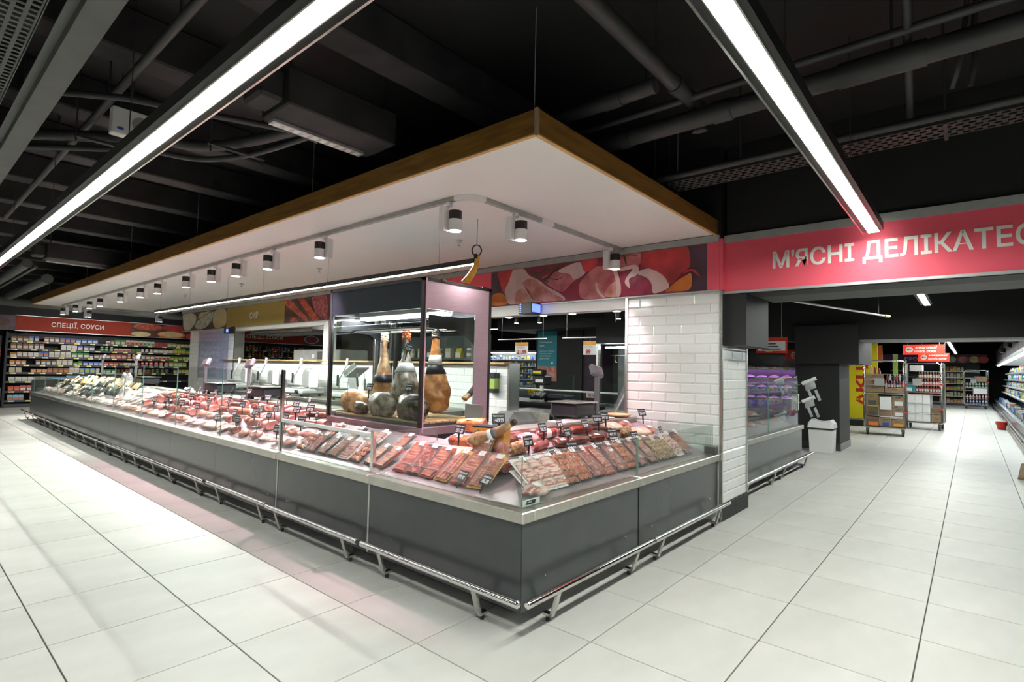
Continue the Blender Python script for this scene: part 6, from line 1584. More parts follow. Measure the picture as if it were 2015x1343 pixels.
MB().box(0.6, YS-0.05, 2.172, 2.405, YS-0.03, 2.592).build('photo_ground', PM['dark'], t)
MB().prism([(1.6+0.7*math.cos(a), 2.40+0.25*math.sin(a)*(0.7)) for a in [6.283*k/24 for k in range(24)]], lambda a, b_, d_: (a, YS-0.05-d_, b_), 0, 0.001).build('printed_bowl', PM['brown'], t)
t = empty('fire_cabinet', (1.9, 20.9, 0), 'dark cabinet left of the spice shelving', 'cabinet')
MB().box(1.2, 20.55, 0.55, 2.15, 21.15, 2.0).build('body', MT['black_paint'], t); MB().box(1.2, 20.5, 0, 2.2, 21.15, 0.55).build('plinth', MT['channel_grey'], t); MB().cbox(2.02, 20.53, 0.8, 2.14, 20.55, 1.6, 0.004).build('door', MT['red_letter'], t); MB().cyl((2.04, 20.525, 1.2), (2.04, 20.51, 1.2), 0.02, n=10).build('handle', MT['steel'], t)

# ================================================================ SECOND COUNTER BEYOND THE PILLAR
YC = 2.0
t = empty('deli_counter', (7.6, 2.5, 0), 'grey glass-topped counter beyond the white pillar', 'deli counter', 'deli counter units')
for a, b_ in ((6.05, 7.62), (7.624, 9.2)):
    MB().box(a, YC, 0.095, b_, YC+0.025, 0.562).build('front_panel', MT['charcoal_panel'], t)
    MB().cbox(a, YC-0.022, 0.567, b_, YC+0.082, 0.63, 0.006).build('ledge', MT['steel_ledge'], t)
MB().box(6.05, YC+0.16, 0, 9.05, YC+0.95, 0.12).build('plinth', MT['black_paint'], t); MB().box(6.05, YC+0.025, 0.11, 9.2, YC+0.95, 0.548).build('body', MT['black_paint'], t)
MB().box(9.2, YC, 0.095, 9.22, YC+1.0, 0.562).build('end_panel', MT['charcoal_panel'], t); MB().cbox(9.2, YC-0.022, 0.567, 9.27, YC+1.0, 0.63, 0.006).build('ledge', MT['steel_ledge'], t)
MB().add([(6.05, YC+0.08, 0.618), (9.19, YC+0.08, 0.618), (9.19, YC+0.9, 0.87), (6.05, YC+0.9, 0.87)], [(0, 1, 2, 3)]).build('display_deck', MT['tray_steel'], t)
pane('glass_pane', (6.06, YC+0.045), (7.60, YC+0.045), 0.632, 1.30, t); pane('glass_pane', (7.62, YC+0.045), (9.18, YC+0.045), 0.632, 1.30, t); pane('glass_pane', (9.19, YC+0.05), (9.19, YC+0.9), 0.632, 1.30, t)
def R2(d_, s_, z): return (s_, YC+d_, z)
rail(R2, 6.05, 7.58, (6.3, 7.4), 'steel bumper rail beside the pillar on the second counter'); rail(R2, 7.62, 9.45, (7.85, 9.1), 'steel bumper rail at the outer end of the second counter')
for k in range(9):
    put([V_RED, V_SMK, V_RED, V_FAT][k % 4], Matrix.Translation((6.3+k*0.32, YC+0.28+0.25*(k % 2), 0.70+0.08*(k % 2))) @ Matrix.Rotation(R(rnd.uniform(-30, 30)), 4, 'Z') @ Matrix.Rotation(SL, 4, 'X'), '%s in the second counter, %s from the pillar' % (ND[id([V_RED, V_SMK, V_RED, V_FAT][k % 4])], nth(k)), 'packs in the second counter')
# bag rolls hung at the counter end
def bag_roll(x, y, z, label, s_=1.0):
    t = empty('bag_roll', (x, y, z), label, 'bag roll', 'plastic bag rolls at the second counter')
    a = Vector((x, y, z)); b_ = a+Vector((0.02, -0.19*s_, 0.09*s_))
    smooth_by_angle(MB().cyl(a, b_, 0.03*s_, n=14).build('roll', MT['plastic_white'], t))
    MB().cyl(a+Vector((0, 0.10, -0.04)), b_, 0.006, n=8).build('rod', MT['steel'], t)
    rg = []
    for i in range(7):
        u = i/6
        rg.append([(x-0.01, y-0.03*s_-0.05*u*s_, z+0.01-0.24*u*s_), (x-0.01, y-0.17*s_-0.06*u*s_, z+0.06-0.24*u*s_), (x-0.005, y-0.17*s_-0.06*u*s_, z+0.06-0.24*u*s_), (x-0.005, y-0.03*s_-0.05*u*s_, z+0.01-0.24*u*s_)])
    MB().rings(rg[:4]).build('plastic_bag', MT['film_white'], t, True)
    for off in (0.03, 0.13):
        MB().rings([[(x-0.01, y-off*s_-0.04-0.06*u*s_, z-0.10*s_-0.16*u*s_), (x-0.01, y-off*s_-0.075-0.06*u*s_, z-0.08*s_-0.16*u*s_), (x-0.006, y-off*s_-0.075-0.06*u*s_, z-0.08*s_-0.16*u*s_), (x-0.006, y-off*s_-0.04-0.06*u*s_, z-0.10*s_-0.16*u*s_)] for u in (0, 0.5, 1.0)]).build('bag_handle', MT['film_white'], t, True)
    return t
pst = empty('bag_post', (9.35, 2.2, 0), 'thin steel post carrying the bag rolls at the second counter', 'post')
MB().cyl((9.36, 2.10, 0), (9.36, 2.10, 1.38), 0.012, n=10).build('post', MT['steel'], pst); MB().cyl((9.36, 2.10, 0), (9.36, 2.10, 0.01), 0.10, n=16).build('foot_plate', MT['dark_steel'], pst)
bag_roll(9.35, 2.02, 1.26, 'upper roll of plastic bags against the black column'); bag_roll(9.35, 2.02, 0.98, 'lower roll of plastic bags against the black column', 0.9)
bag_roll(9.34, 2.42, 1.28, 'bag roll behind the second counter glass, upper', 0.8); bag_roll(9.34, 2.42, 0.72, 'bag roll behind the second counter glass, lower', 0.9)
# white glove rack
t = empty('glove_bundle', (9.34, 2.12, 1.0), 'bundle of white plastic gloves hanging at the glass end', 'gloves')
MB().cbox(9.33, 2.06, 0.95, 9.35, 2.17, 1.10, 0.006).build('palm', MT['plastic_white'], t)
for k in range(4): MB().cyl((9.34, 2.075+k*0.028, 0.95), (9.34, 2.07+k*0.03, 0.85-0.01*(k % 2)), 0.012, 0.009, n=8).build('finger', MT['plastic_white'], t)
# swing bin
t = empty('swing_bin', (11.2, 2.08, 0), 'white plastic swing-lid bin in front of the black column', 'bin')
MB().rings([[(11.02+i, 1.90+i, z), (11.38-i, 1.90+i, z), (11.38-i, 2.28-i, z), (11.02+i, 2.28-i, z)] for i, z in ((0.02, 0.0), (0.012, 0.02), (0.0, 0.42))]).build('body', MT['plastic_white'], t)
MB().box(11.01, 1.89, 0.42, 11.39, 2.29, 0.45).build('rim', MT['rubber'], t)
rg = []
for k in range(9):
    u = k/8; y = 1.885+0.41*u; rise = 0.11+0.06*abs(2*u-1)**1.5 if 0.04 < u < 0.96 else 0.08
    rg.append([(11.005, y, 0.45), (11.395, y, 0.45), (11.34, y, 0.45+rise), (11.06, y, 0.45+rise)])
MB().rings(rg).build('swing_lid', MT['plastic_white'], t)
# purple-lit meat multideck
def multideck(x, y0, y1, zs, label, em, depth=0.6, name='open_fridge'):
    t = empty(name, (x+depth/2, (y0+y1)/2, 0), label, 'open fridge')
    MB().box(x+depth, y0, 0, x+depth+0.05, y1, 2.0).build('back_panel', MT['dark_steel'], t); MB().box(x-0.1, y0, 0, x+depth, y1, 0.35).build('base', MT['charcoal_panel'], t)
    MB().box(x, y0, 1.95, x+depth, y1, 2.05).build('top_panel', MT['charcoal_wall'], t)
    for yy in (y0-0.03, y1): MB().box(x, yy, 0, x+depth, yy+0.03, 2.05).build('side_panel', MT['charcoal_wall'], t)
    for z in zs:
        sh = MB().box(x+0.08, y0, z-0.02, x+depth, y1, z).build('shelf', MT['steel'], t)
        MB().box(x+0.12, y0+0.02, z-0.032, x+0.15, y1-0.02, z-0.02).build('shelf_lamp', MT[em], sh); MB().box(x+0.076, y0, z-0.045, x+0.082, y1, z+0.01).build('price_rail', MT['steel'], sh)
        k = 0
        yy = y0+0.1
        while yy < y1-0.1:
            MB().box(x+0.07, yy, z-0.035, x+0.075, yy+0.07, z).build('shelf_ticket', MT['ticket_yellow'], sh); yy += 0.3
    return t
multideck(12.75, 2.66, 4.3, (0.62, 0.86, 1.10, 1.32, 1.54), 'open meat fridge with violet shelf lights behind the second counter', 'purple_emit')
TR = [Proto(new_root('meat_tray', 'meat tray')) for _ in range(2)]
for p, mm in zip(TR, ('pack_pink', 'bacon')):
    MB().cbox(-0.1, -0.07, 0, 0.1, 0.07, 0.03, 0.01).build('tray', MT['plastic_white'], p.root, world=False); MB().blob(0.085, 0.058, 0.03, 12, 6, 0.15, 3, Matrix.Translation((0, 0, 0.03)), 0.3).build('meat', MT[mm], p.root, True, False)
for i, z in enumerate((1.54, 1.32, 1.10, 0.86)):
    for j in range(5):
        put(TR[(i+j) % 2], Matrix.Translation((12.98, 2.85+j*0.26, z)) @ ARM_L @ Matrix.Rotation(R(8), 4, 'X'), 'tray of pink meat, %s from column on %s shelf of violet fridge' % (nth(j), nth(i)), 'meat trays in the violet fridge')
t = empty('notice_board', (9.9, 2.55, 1.75), 'red-edged white notice hanging over the second counter', 'notice')
MB().box(9.9, 2.36, 1.76, 9.91, 2.86, 2.03).build('frame', MT['red_letter'], t); MB().box(9.896, 2.39, 1.80, 9.90, 2.83, 1.96).build('sheet', MT['plastic_white'], t)
for k in range(3): MB().box(9.894, 2.46+0.04*k, 1.82+k*0.045, 9.896, 2.76-0.05*k, 1.838+k*0.045).build('print_line', MT['tag_black'], t)
lettering('маркет', (9.894, 2.7, 1.77), FACE_X, height=0.025, material=MT['ticket_yellow'], parent=t, thick=0.02)
for y in (2.45, 2.78): MB().cyl((9.905, y, 2.03), (9.905, y, 3.62), 0.003, n=6).build('cable', MT['alu_trim'], t)
t = empty('corner_sign', (12.5, 2.7, 1.7), 'small red sign with white curl mark beside the black column', 'sign')
MB().box(12.6, 2.66, 1.70, 12.61, 3.05, 1.93).build('panel', MT['arrow_red'], t); lettering('е', (12.595, 2.93, 1.74), FACE_X, height=0.14, parent=t, thick=0.05)
MB().cyl((12.605, 2.85, 1.93), (12.605, 2.85, 3.62), 0.004, n=6).build('cable', MT['alu_trim'], t)
t = empty('light_rail', (8.5, 1.6, 2.2), 'thin steel rail with brass end under the passage ceiling', 'rail')
MB().cyl((6.3, 1.75, 2.26), (9.4, 0.95, 2.28), 0.014, n=10).build('tube', MT['steel'], t); MB().cyl((9.4, 0.95, 2.28), (9.55, 0.91, 2.282), 0.02, n=10).build('end_cap', S('brass', (0.7, 0.5, 0.12), rough=0.3, metal=1.0), t)
for (x, y) in ((7.0, 1.57), (9.2, 1.0)): MB().cyl((x, y, 2.27), (x, y, 3.62), 0.005, n=6).build('hanger_rod', MT['pipe_black'], t)

# ================================================================ PASSAGE
t = empty('promo_board', (18.6, 2.6, 0), 'tall yellow board with red lettering reading upward', 'sign board')
MB().box(18.5, 2.05, 0.04, 18.56, 3.4, 2.45).build('board', MT['yellow_sign'], t)
AR = FACE_X @ Matrix.Rotation(R(90), 4, 'Z')
lettering('АКЦІЯ', (18.498, 2.28, 0.52), AR, width=1.75, height=0.30, material=MT['red_letter'], parent=t, bold=0.04, thick=0.05)
MB().box(18.48, 2.0, -0.0, 18.6, 3.4, 0.04).build('foot_rail', MT['steel'], t)
t = empty('low_plinth', (18.2, 2.9, 0), 'low black plinth with steel rail before the yellow board', 'plinth')
MB().box(17.9, 2.2, 0, 18.4, 3.5, 0.16).build('base', MT['black_paint'], t); MB().cyl((17.88, 2.2, 0.2), (17.88, 3.5, 0.2), 0.015, n=8).build('rail', MT['steel'], t)
for y in (2.3, 3.4): MB().cyl((17.88, y, 0.0), (17.88, y, 0.2), 0.01, n=8).build('rail_post', MT['steel'], t)

def cage(cx, cy, rz, label, wd=0.82, dp=0.70, h=1.78):
    M = Matrix.Translation((cx, cy, 0)) @ Matrix.Rotation(rz, 4, 'Z')     # local x: depth, y: width
    t = empty('roll_cage', (cx, cy, 0), label, 'roll cage', 'steel roll cages in the passage')
    def P(x, y, z): return M @ Vector((x, y, z))
    MB().cbox(-dp/2, -wd/2, 0.17, dp/2, wd/2, 0.20, 0.005, M).build('base_deck', MT['steel'], t)
    for sx in (-1, 1):
        for sy in (-1, 1):
            q = MB(); x, y = sx*(dp/2-0.08), sy*(wd/2-0.06)
            q.cyl(P(x, y-0.02, 0.065), P(x, y+0.02, 0.065), 0.065, n=16)
            w_ = q.build('wheel', MT['rubber'], t)
            MB().box(x-0.03, y-0.03, 0.07, x+0.03, y+0.03, 0.17, M).build('caster_fork', MT['dark_steel'], t)
    for sy in (-1, 1):           # side frames: U tube with wires
        y = sy*wd/2
        smooth_by_angle(MB().tube([P(-dp/2, y, 0.2), P(-dp/2, y, h-0.08), P(-dp/2+0.03, y, h-0.02), P(-dp/2+0.08, y, h), P(dp/2-0.08, y, h), P(dp/2-0.03, y, h-0.02), P(dp/2, y, h-0.08), P(dp/2, y, 0.2)], 0.017, 10).build('side_frame', MT['chrome'], t), 60)
        for k in range(5): MB().cyl(P(-dp/2, y, 0.42+k*0.26), P(dp/2, y, 0.42+k*0.26), 0.006, n=6).build('wire', MT['chrome'], t)
        for k in range(4): MB().cyl(P(-dp/2+0.14*(k+1), y, 0.2), P(-dp/2+0.14*(k+1), y, h), 0.006, n=6).build('wire', MT['chrome'], t)
    smooth_by_angle(MB().tube([P(-dp/2, -wd/2, 0.25), P(-dp/2, -wd/2, h-0.06), P(-dp/2, -wd/2+0.06, h), P(-dp/2, wd/2-0.06, h), P(-dp/2, wd/2, h-0.06), P(-dp/2, wd/2, 0.25)], 0.017, 10).build('front_frame', MT['chrome'], t), 60)
    for k in range(5): MB().cyl(P(-dp/2, -wd/2, 0.42+k*0.26), P(-dp/2, wd/2, 0.42+k*0.26), 0.006, n=6).build('wire', MT['chrome'], t)
    MB().cbox(-dp/2-0.02, -0.10+0.1, 1.18, -dp/2-0.012, 0.10+0.1, 1.36, 0.002, M).build('name_plate', MT['grey_trim'], t)
    for z in (0.55, 1.2): MB().cbox(-dp/2-0.03, -wd/2-0.03, z, -dp/2+0.03, -wd/2+0.03, z+0.04, 0.004, M).build('strap_clip', MT['plastic_red'], t)
    sh = MB().box(-dp/2+0.02, -wd/2+0.02, 0.98, dp/2-0.02, wd/2-0.02, 1.0, M).build('mid_shelf', MT['steel'], t)
    return t, M
c1, M1 = cage(15.85, 1.62, R(6), 'roll cage full of brown cartons nearest the yellow board')
c2, M2 = cage(18.5, 1.0, R(-4), 'roll cage with bottle packs and white crates')
c3, M3 = cage(33.2, -0.12, R(4), 'distant roll cage with milk bottles by the end wall')
def carton_obj(M, x0, y0, z0, x1, y1, z1, m_, label, flap=True, mark=None, grp='cartons in the roll cages'):
    c = M @ Vector(((x0+x1)/2, (y0+y1)/2, z0)); t = empty('carton', tuple(c), label, 'carton', grp)
    MB().cbox(x0, y0, z0, x1, y1, z1, 0.006, M).build('box', MT[m_], t)
    if flap: MB().box(x0-0.002, (y0+y1)/2-0.05, z1-0.05, x0, (y0+y1)/2+0.05, z1-0.02, M).build('grip_hole', MT['cardboard_dark'], t)
    if mark: MB().box(x0-0.003, y0+0.03, z0+0.02, x0, y1-0.05, z0+(z1-z0)*0.5, M).build('print', MT[mark], t)
    return t
MT['badge'] = bpy.data.materials['badge_blue']
A = [(0.21, [(-0.38, -0.12, 0.17, 'cardboard', 'orange_card'), (-0.11, 0.10, 0.2, 'cardboard', 'badge'), (0.11, 0.38, 0.22, 'cardboard_dark', 'ticket_orange')]), (0.46, [(-0.38, -0.15, 0.2, 'cardboard', 'plastic_white'), (-0.14, 0.12, 0.22, 'cardboard', None), (0.13, 0.38, 0.2, 'cardboard_dark', 'green_wall')]),
     (0.70, [(-0.38, -0.14, 0.24, 'cardboard', 'plastic_white'), (-0.12, 0.13, 0.22, 'cardboard', None), (0.14, 0.38, 0.25, 'cardboard', 'green_wall')]), (1.01, [(-0.38, 0.0, 0.12, 'cardboard', None), (0.01, 0.38, 0.15, 'cardboard', None)]), (1.17, [(0.01, 0.38, 0.15, 'cardboard', None)]), (1.33, [(0.02, 0.38, 0.12, 'cardboard', None)])]
MT['badge'] = bpy.data.materials['badge_blue']
k = 0
for z, row in A:
    for (y0, y1, h, m_, mk) in row:
        carton_obj(M1, -0.30, y0, z, 0.15, y1, z+h, m_, '%s carton, %s up in the brown carton cage' % ('dark brown' if 'dark' in m_ else 'brown', nth(k)), True, mk); k += 1
for j in range(7):
    grocery('bottle', *(M1 @ Vector((-0.22, -0.36+j*0.055, 1.135))), 0.055, 0.17, 0, ['pink', 'red', 'navy'][j % 3], 'white', 'small %s bottle, %s from right on cage cartons' % (['pink', 'red', 'navy'][j % 3], nth(j)), 'small bottles in the carton cage')
for j in range(6):
    grocery('pouch', *(M1 @ Vector((-0.22, -0.36+j*0.06, 1.31))), 0.06, 0.16, 0, ['navy', 'white', 'red'][j % 3], 'white', '%s packet, %s from right atop the carton cage' % (['navy', 'white', 'red'][j % 3], nth(j)), 'packets atop the carton cage')
for j in range(3):
    grocery('pouch', *(M1 @ Vector((-0.20, 0.10+j*0.08, 1.455))), 0.08, 0.14+0.05*j, 0, ['red', 'red', 'white'][j], 'white', '%s bag, %s on the top carton of the carton cage' % (['red', 'red', 'white'][j], nth(j)), 'bags atop the carton cage')
MB_card = MB().cbox(-0.375, -0.13, 0.62, -0.368, 0.10, 0.92, 0.001, M1 @ Matrix.Translation((0, 0, 0)) ).build('paper_sheet', MT['plastic_white']); tag(MB_card, 'white paper sheet hung on the front of the carton cage', 'paper')
k = 0
for i in range(3):
    for j in range(3):
        carton_obj(M2, -0.30, -0.14+j*0.165-0.02, 0.21+i*0.245, 0.15, -0.14+(j+1)*0.165-0.025, 0.21+(i+1)*0.245-0.004, 'plastic_white', 'white crate, %s column and %s layer in the bottle cage' % (nth(2-j), nth(i)), False, None, 'white crates in the bottle cage')
carton_obj(M2, -0.30, -0.39, 0.21, 0.15, -0.18, 0.33, 'cardboard', 'flat brown box lowest right in the bottle cage'); carton_obj(M2, -0.30, -0.39, 0.335, 0.15, -0.18, 0.46, 'cardboard', 'brown box on the lowest right one in bottle cage'); carton_obj(M2, -0.30, -0.39, 0.465, 0.15, -0.18, 0.60, 'cardboard_dark', 'dark brown box right of the white crates')
carton_obj(M2, -0.30, 0.20, 1.005, 0.1, 0.39, 1.23, 'teal', 'sky blue carton at the left of the bottle cage', False, 'plastic_white')
k = 0
for i, z in enumerate((1.005, 1.19, 1.375)):
    for j in range(9):
        y = -0.36+j*0.06
        if i == 2 and j > 7: continue
        grocery('bottle', *(M2 @ Vector((-0.25, y, z))), 0.058, 0.18, 0, 'red' if i < 2 else 'brown', 'white', '%s bottle, %s from right on tier %s of the bottle cage' % ('red' if i < 2 else 'brown', nth(j), ['one', 'two', 'three'][i]), 'bottles in the bottle cage')
    MB().box(-0.32, -0.40, z+0.181, 0.1, 0.20, z+0.1845, M2).build('tier_film', MT['film_white'], c2, False, True)
carton_obj(M2, -0.25, 0.0, 1.57, 0.0, 0.28, 1.72, 'plastic_white', 'white crate resting on top of the bottle packs', False)
for i, z in enumerate((0.21, 0.45, 1.01)):
    for j in range(7):
        grocery('bottle', *(M3 @ Vector((-0.25, -0.34+j*0.11, z))), 0.09, 0.22, 0, 'white', ['blue', 'pink', 'green'][i], 'white milk bottle with %s label, %s from right in distant cage' % (['blue', 'pink', 'green'][i], nth(j)), 'milk bottles in the distant cage')
carton_obj(M3, -0.30, -0.38, 0.70, 0.1, 0.1, 0.96, 'plastic_white', 'white crate in the middle of the distant cage', False); carton_obj(M3, -0.30, -0.38, 1.26, 0.1, 0.05, 1.5, 'cardboard', 'brown carton high in the distant cage')

# arrow signs
MT['arrow_panel'] = emit('arrow_panel', (0.80, 0.05, 0.02), 0.35)
MT['arrow_panel'].node_tree.nodes['Principled BSDF'].inputs['Base Color'].default_value = (0.75, 0.04, 0.02, 1)
for (x, y0, y1, z0, z1, l1, l2, lb) in ((17.5, 1.38, 0.52, 1.99, 2.25, 'алкогольні', 'напої, соки', 'red arrow sign for drinks hanging in the passage'), (21.0, 1.27, 0.51, 1.90, 2.15, 'макаронні', 'вироби, крупи', 'second red arrow sign hanging behind the first')):
    t = empty('arrow_sign', (x, (y0+y1)/2, z0), lb, 'hanging sign')
    MB().cbox(x, y1, z0, x+0.04, y0, z1, 0.004).build('panel', MT['arrow_panel'], t)
    zc = (z0+z1)/2; yc = y0-0.14
    MB().prism([(yc+0.08*math.cos(a), zc+0.08*math.sin(a)) for a in [6.283*k/24 for k in range(24)]], lambda a, b_, d_: (x-d_, a, b_), 0, 0.002).build('arrow_disc', MT['letter_white'], t)
    MB().prism([(yc+0.055, zc), (yc+0.015, zc+0.04), (yc+0.005, zc+0.03), (yc+0.025, zc+0.008), (yc-0.05, zc+0.008), (yc-0.05, zc-0.008), (yc+0.025, zc-0.008), (yc+0.005, zc-0.03), (yc+0.015, zc-0.04)], lambda a, b_, d_: (x-d_, a, b_), 0.002, 0.004).build('arrow', MT['arrow_red'], t)
    sh = FACE_X @ Matrix(((1, 0.2, 0, 0), (0, 1, 0, 0), (0, 0, 1, 0), (0, 0, 0, 1)))
    lettering(l1, (x-0.003, yc-0.12, zc+0.02), sh, width=0.44, height=0.075, parent=t, thick=0.05, bold=0.03); lettering(l2, (x-0.003, yc-0.10, zc-0.085), sh, width=0.44, height=0.08, parent=t, thick=0.05, bold=0.03)
    for y in (y0-0.1, y1+0.1): MB().cyl((x+0.02, y, z1), (x+0.02, y, 3.62), 0.004, n=6).build('cable', MT['alu_trim'], t)
# end shelves
t = empty('shelving_unit', (36.3, 1.5, 0), 'black grocery shelving across the passage end', 'shelving')
MB().box(36.45, -0.3, 0, 36.5, 3.4, 2.15).build('back_panel', MT['black_paint'], t); MB().box(36.0, -0.3, 0, 36.45, 3.4, 0.1).build('base', MT['shelf_grey'], t)
ZE = [0.14, 0.47, 0.80, 1.12, 1.43, 1.75]
for z in ZE: MB().box(36.0, -0.3, z-0.03, 36.45, 3.4, z).build('shelf', MT['alu_trim'], t)
q = random.Random(5)
for i, z in enumerate(ZE):
    y = 1.25; j = 0
    while y > 0.25:
        c0 = q.choice([['orange', 'red', 'white'], ['yellow', 'cream', 'white'], ['green', 'red', 'yellow'], ['yellow', 'brown', 'white'], ['brown', 'white', 'yellow'], ['orange', 'white', 'yellow']][i]) if y < 1.0 else q.choice(['brown', 'red', 'green', 'white', 'orange'])
        kind = q.choice(['jar', 'pouch', 'carton'])
        grocery(kind, 36.1, y, z, 0.13, q.uniform(0.17, 0.25), -math.pi/2, c0, q.choice(['white', 'yellow']), '%s %s, %s from left on %s shelf up at the passage end' % (c0, GW[kind][0], nth(j), nth(i)), 'groceries at the passage end'); j += 1; y -= 0.145
t = empty('products_sign', (36.0, 1.5, 2.2), 'dark sign with purple panel and food photos at the passage end', 'shop sign')
MB().box(35.95, 1.0, 2.18, 36.0, 3.9, 2.62).build('purple_panel', PM['wine'] if False else S('sign_purple', (0.10, 0.03, 0.13)), t); MB().box(35.955, -0.6, 2.18, 36.0, 1.0, 2.62).build('photo_ground', PM['brown'], t)
MB().box(36.0, 0.2, 2.15, 36.5, 3.0, 2.3).build('support_arm', MT['black_paint'], t)
lettering('ПРОДУКТИ', (35.945, 2.75, 2.27), FACE_X, width=1.5, height=0.2, parent=t, thick=0.05)
for k, (y, m_) in enumerate(((0.8, 'blue'), (0.35, 'pink'), (-0.1, 'straw'), (-0.45, 'red'))):
    MB().prism([(y+0.2*math.cos(a), 2.36+0.16*math.sin(a)) for a in [6.283*i/20 for i in range(20)]], lambda a, b_, d_: (35.955-d_, a, b_), k*0.001, 0.001+k*0.001).build('printed_bowl', PM[m_], t)
# coloured store fronts left of the arrow signs
for k, (y0, y1, z0, z1, m_, lb) in enumerate(((3.1, 2.4, 1.9, 2.5, 'ticket_orange', 'orange panel high behind the carton cage'), (3.9, 3.1, 1.2, 2.4, 'charcoal_panel', 'dark kiosk panel behind the carton cage'), (2.12, 1.98, 1.4, 2.2, 'soap_green', 'narrow green panel behind the carton cage'))):
    t = empty('kiosk_panel', (23.0, (y0+y1)/2, 0), lb, 'panel')
    MB().box(23.0+k*0.1, y1, z0, 23.06+k*0.1, y0, z1).build('panel', MT[m_], t); MB().box(23.02+k*0.1, (y0+y1)/2-0.05, 0, 23.05+k*0.1, (y0+y1)/2+0.05, z0).build('stand', MT['charcoal_wall'], t)
# dairy wall of open fridges on the right
FYR = -0.820
ZF = [0.45, 0.80, 1.10, 1.38, 1.66]
xs = [11.0, 15.0, 20.0, 25.0, 30.0, 35.5]
for k in range(len(xs)-1):
    x0, x1 = xs[k], xs[k+1]
    t = empty('open_fridge', ((x0+x1)/2, -1.320, 0), 'open dairy fridge with lit canopy, %s from the camera along the right wall' % nth(k), 'open fridge', 'dairy fridges on the right wall')
    MB().box(x0, -1.770, 0, x1, -1.720, 2.05).build('back_panel', MT['plastic_white'], t); MB().box(x0, -1.720, 0.08, x1, -0.800, 0.40).build('base', MT['charcoal_panel'], t); MB().box(x0, -1.670, 0, x1, -0.870, 0.08).build('plinth', MT['black_paint'], t)
    MB().box(x0, -1.720, 2.05, x1, -0.870, 2.12).build('canopy', MT['alu_trim'], t); MB().box(x0, -0.970, 2.12, x1, -0.920, 2.75).build('photo_fascia', S('fascia_photo%d' % k, (0.10, 0.05, 0.07), var=0.6, scale=1.2, col2=(0.20, 0.16, 0.22)), t)
    MB().box(x0+0.05, -1.040, 2.03, x1-0.05, -0.940, 2.05).build('canopy_lamp', MT['fridge_emit'], t)
    for z in ZF[1:]: 
        sh = MB().box(x0+0.02, -1.700, z-0.025, x1-0.02, -1.040-0.05*ZF.index(z), z).build('shelf', MT['plastic_white'], t)
        MB().box(x0+0.02, -1.040-0.05*ZF.index(z), z-0.04, x1-0.02, -1.025-0.05*ZF.index(z), z+0.005).build('price_rail', MT['alu_trim'], sh)
    for z in (0.10, 0.20): MB().cyl((x0, -0.750, z), (x1, -0.750, z), 0.018, n=8).build('bumper_tube', MT['dark_steel'], t)
    for xx in (x0+0.5, x1-0.5): MB().box(xx, -0.805, 0.08, xx+0.04, -0.750, 0.12).build('bumper_bracket', MT['dark_steel'], t)
q = random.Random(9)
for i, z in enumerate([0.41]+ZF[1:]):
    x = 15.3; j = 0
    while x < 33:
        kind = q.choice(['bottle', 'carton', 'tub', 'carton', 'bottle'] if i else ['tub', 'carton', 'bottle', 'carton']); c0 = q.choice(['white', 'white', 'white', 'sky', 'blue', 'cream', 'yellow', 'green'] if i else ['white', 'white', 'sky', 'blue']); c1 = q.choice(['blue', 'sky', 'white', 'green', 'yellow', 'red', 'blue'])
        w_ = q.uniform(0.10, 0.14) if i else q.uniform(0.14, 0.2)
        grocery(kind, x, (-1.120-0.05*i) if i else -0.970, z, w_, q.uniform(0.15, 0.22), math.pi, c0, c1, '%s dairy %s with %s print, %s along fridge shelf %s' % (c0, GW[kind][0], c1, nth(j), ['one', 'two', 'three', 'four', 'five'][i]), 'dairy goods in the right fridges'); j += 1; x += w_*1.25+0.05+0.012*(x-15)
for k, x in enumerate((19.0, 22.0, 26.0)):
    t = empty('ceiling_spot', (x, -0.6, 2.3), 'round black spot over the dairy fridges, %s from the camera' % nth(k), 'spotlight', 'ceiling spots over the dairy fridges')
    MB().cyl((x, -0.85, 2.35), (x, -0.85, 2.50), 0.08, n=16).build('lamp_head', MT['lamp_black'], t); MB().cyl((x, -0.85, 2.345), (x, -0.85, 2.35), 0.06, n=16).build('lens', MT['alu_trim'], t); MB().cyl((x, -0.85, 2.5), (x, -0.85, 3.62), 0.012, n=8).build('stem', MT['lamp_black'], t)
t = empty('bucket', (20.2, -0.58, 0), 'red plastic bucket standing before the dairy fridges', 'bucket')
MB().lathe([(0.085, 0), (0.12, 0.20), (0.13, 0.205), (0.13, 0.225), (0.115, 0.225), (0.08, 0.02)], 20, Matrix.Translation((20.2, -0.6, 0))).build('pail', MT['plastic_red'], t, True)
MB().tube([(20.2-0.02, -0.6+0.13*math.cos(a), 0.19-0.10*math.sin(a)) for a in [math.pi*k/12 for k in range(13)]], 0.006, 6).build('handle', MT['dark_steel'], t)
rg = []
for i in range(6):
    u = i/5; s_ = 0.16-0.05*u
    rg.append([(10.5+s_*(1+0.12*math.sin(5*a))*math.cos(a)*0.7, -0.63+s_*(1+0.12*math.sin(4*a+u))*math.sin(a), 0.22*u) for a in [6.283*k/16 for k in range(16)]])
o = MB().rings(rg).build('paper_sack', MT['brown_cloth'], None, True); tag(o, 'brown paper sack at the right picture edge', 'sack')

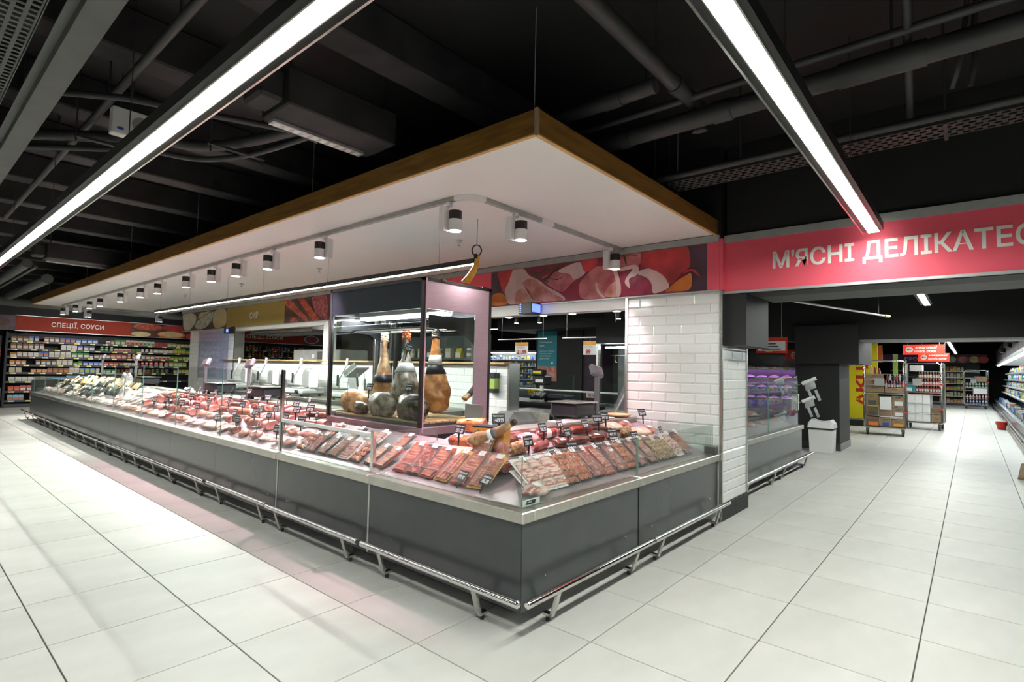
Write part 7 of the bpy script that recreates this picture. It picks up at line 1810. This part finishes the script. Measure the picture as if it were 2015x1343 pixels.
# far dairy shelf seen through the opening
t = empty('open_fridge', (16.4, 13, 0), 'distant lit dairy shelf seen through the opening', 'open fridge')
MB().box(16.55, 11.6, 0, 16.6, 15.2, 2.1).build('back_panel', MT['plastic_white'], t); MB().box(16.0, 11.6, 2.02, 16.6, 15.2, 2.1).build('canopy', MT['dark_steel'], t); MB().box(16.1, 11.6, 0, 16.55, 15.2, 0.4).build('base', MT['charcoal_panel'], t); MB().box(16.02, 11.65, 2.0, 16.08, 15.15, 2.02).build('canopy_lamp', MT['fridge_emit'], t)
ZD = [0.75, 1.0, 1.25, 1.5, 1.75]
for z in ZD: MB().box(16.12, 11.6, z-0.025, 16.55, 15.2, z).build('shelf', MT['alu_trim'], t)
q = random.Random(3)
for i, z in enumerate(ZD):
    y = 14.9; j = 0
    while y > 12.3:
        c0 = q.choice(['white', 'sky', 'white', 'blue', 'cream', 'yellow']); kind = q.choice(['tub', 'carton', 'bottle'])
        grocery(kind, 16.22, y, z, 0.11, q.uniform(0.12, 0.18), -math.pi/2, c0, q.choice(['blue', 'white', 'yellow', 'navy']), '%s dairy %s, %s from left on shelf %s beyond the opening' % (c0, GW[kind][0], nth(j), ['one', 'two', 'three', 'four', 'five'][i]), 'dairy goods beyond the opening'); j += 1; y -= 0.16
# shelf with boards seen behind the ham case
t = empty('storage_shelf', (6.3, 7.2, 0), 'dark storage rack with a grey-green board behind the ham case', 'shelving')
MB().box(6.5, 6.05, 0, 6.55, 8.3, 1.95).build('back_panel', S('board_green', (0.05, 0.075, 0.075)), t)
for z in (0.9, 1.25, 1.55): MB().box(6.15, 6.05, z-0.03, 6.5, 8.3, z).build('shelf', MT['shelf_grey'], t)
for y in (6.05, 8.26): MB().box(6.12, y, 0, 6.16, y+0.04, 1.95).build('upright', MT['dark_steel'], t)
for j in range(8):
    grocery(['jar', 'pouch', 'carton'][j % 3], 6.25, 6.25+j*0.24, 1.55, 0.13, 0.17, -math.pi/2, ['brown', 'yellow', 'cream', 'green'][j % 4], 'white', '%s %s, %s from the opening on the storage rack' % (['brown', 'yellow', 'cream', 'green'][j % 4], GW[['jar', 'pouch', 'carton'][j % 3]][0], nth(j)), 'goods on the storage rack')

for pr in list(globals().values()):
    if isinstance(pr, Proto) and not pr.used:
        for ch in list(pr.root.children_recursive): bpy.data.objects.remove(ch)
        bpy.data.objects.remove(pr.root)
for pr in TAGS+TR:
    if not pr.used:
        for ch in list(pr.root.children_recursive): bpy.data.objects.remove(ch)
        bpy.data.objects.remove(pr.root)
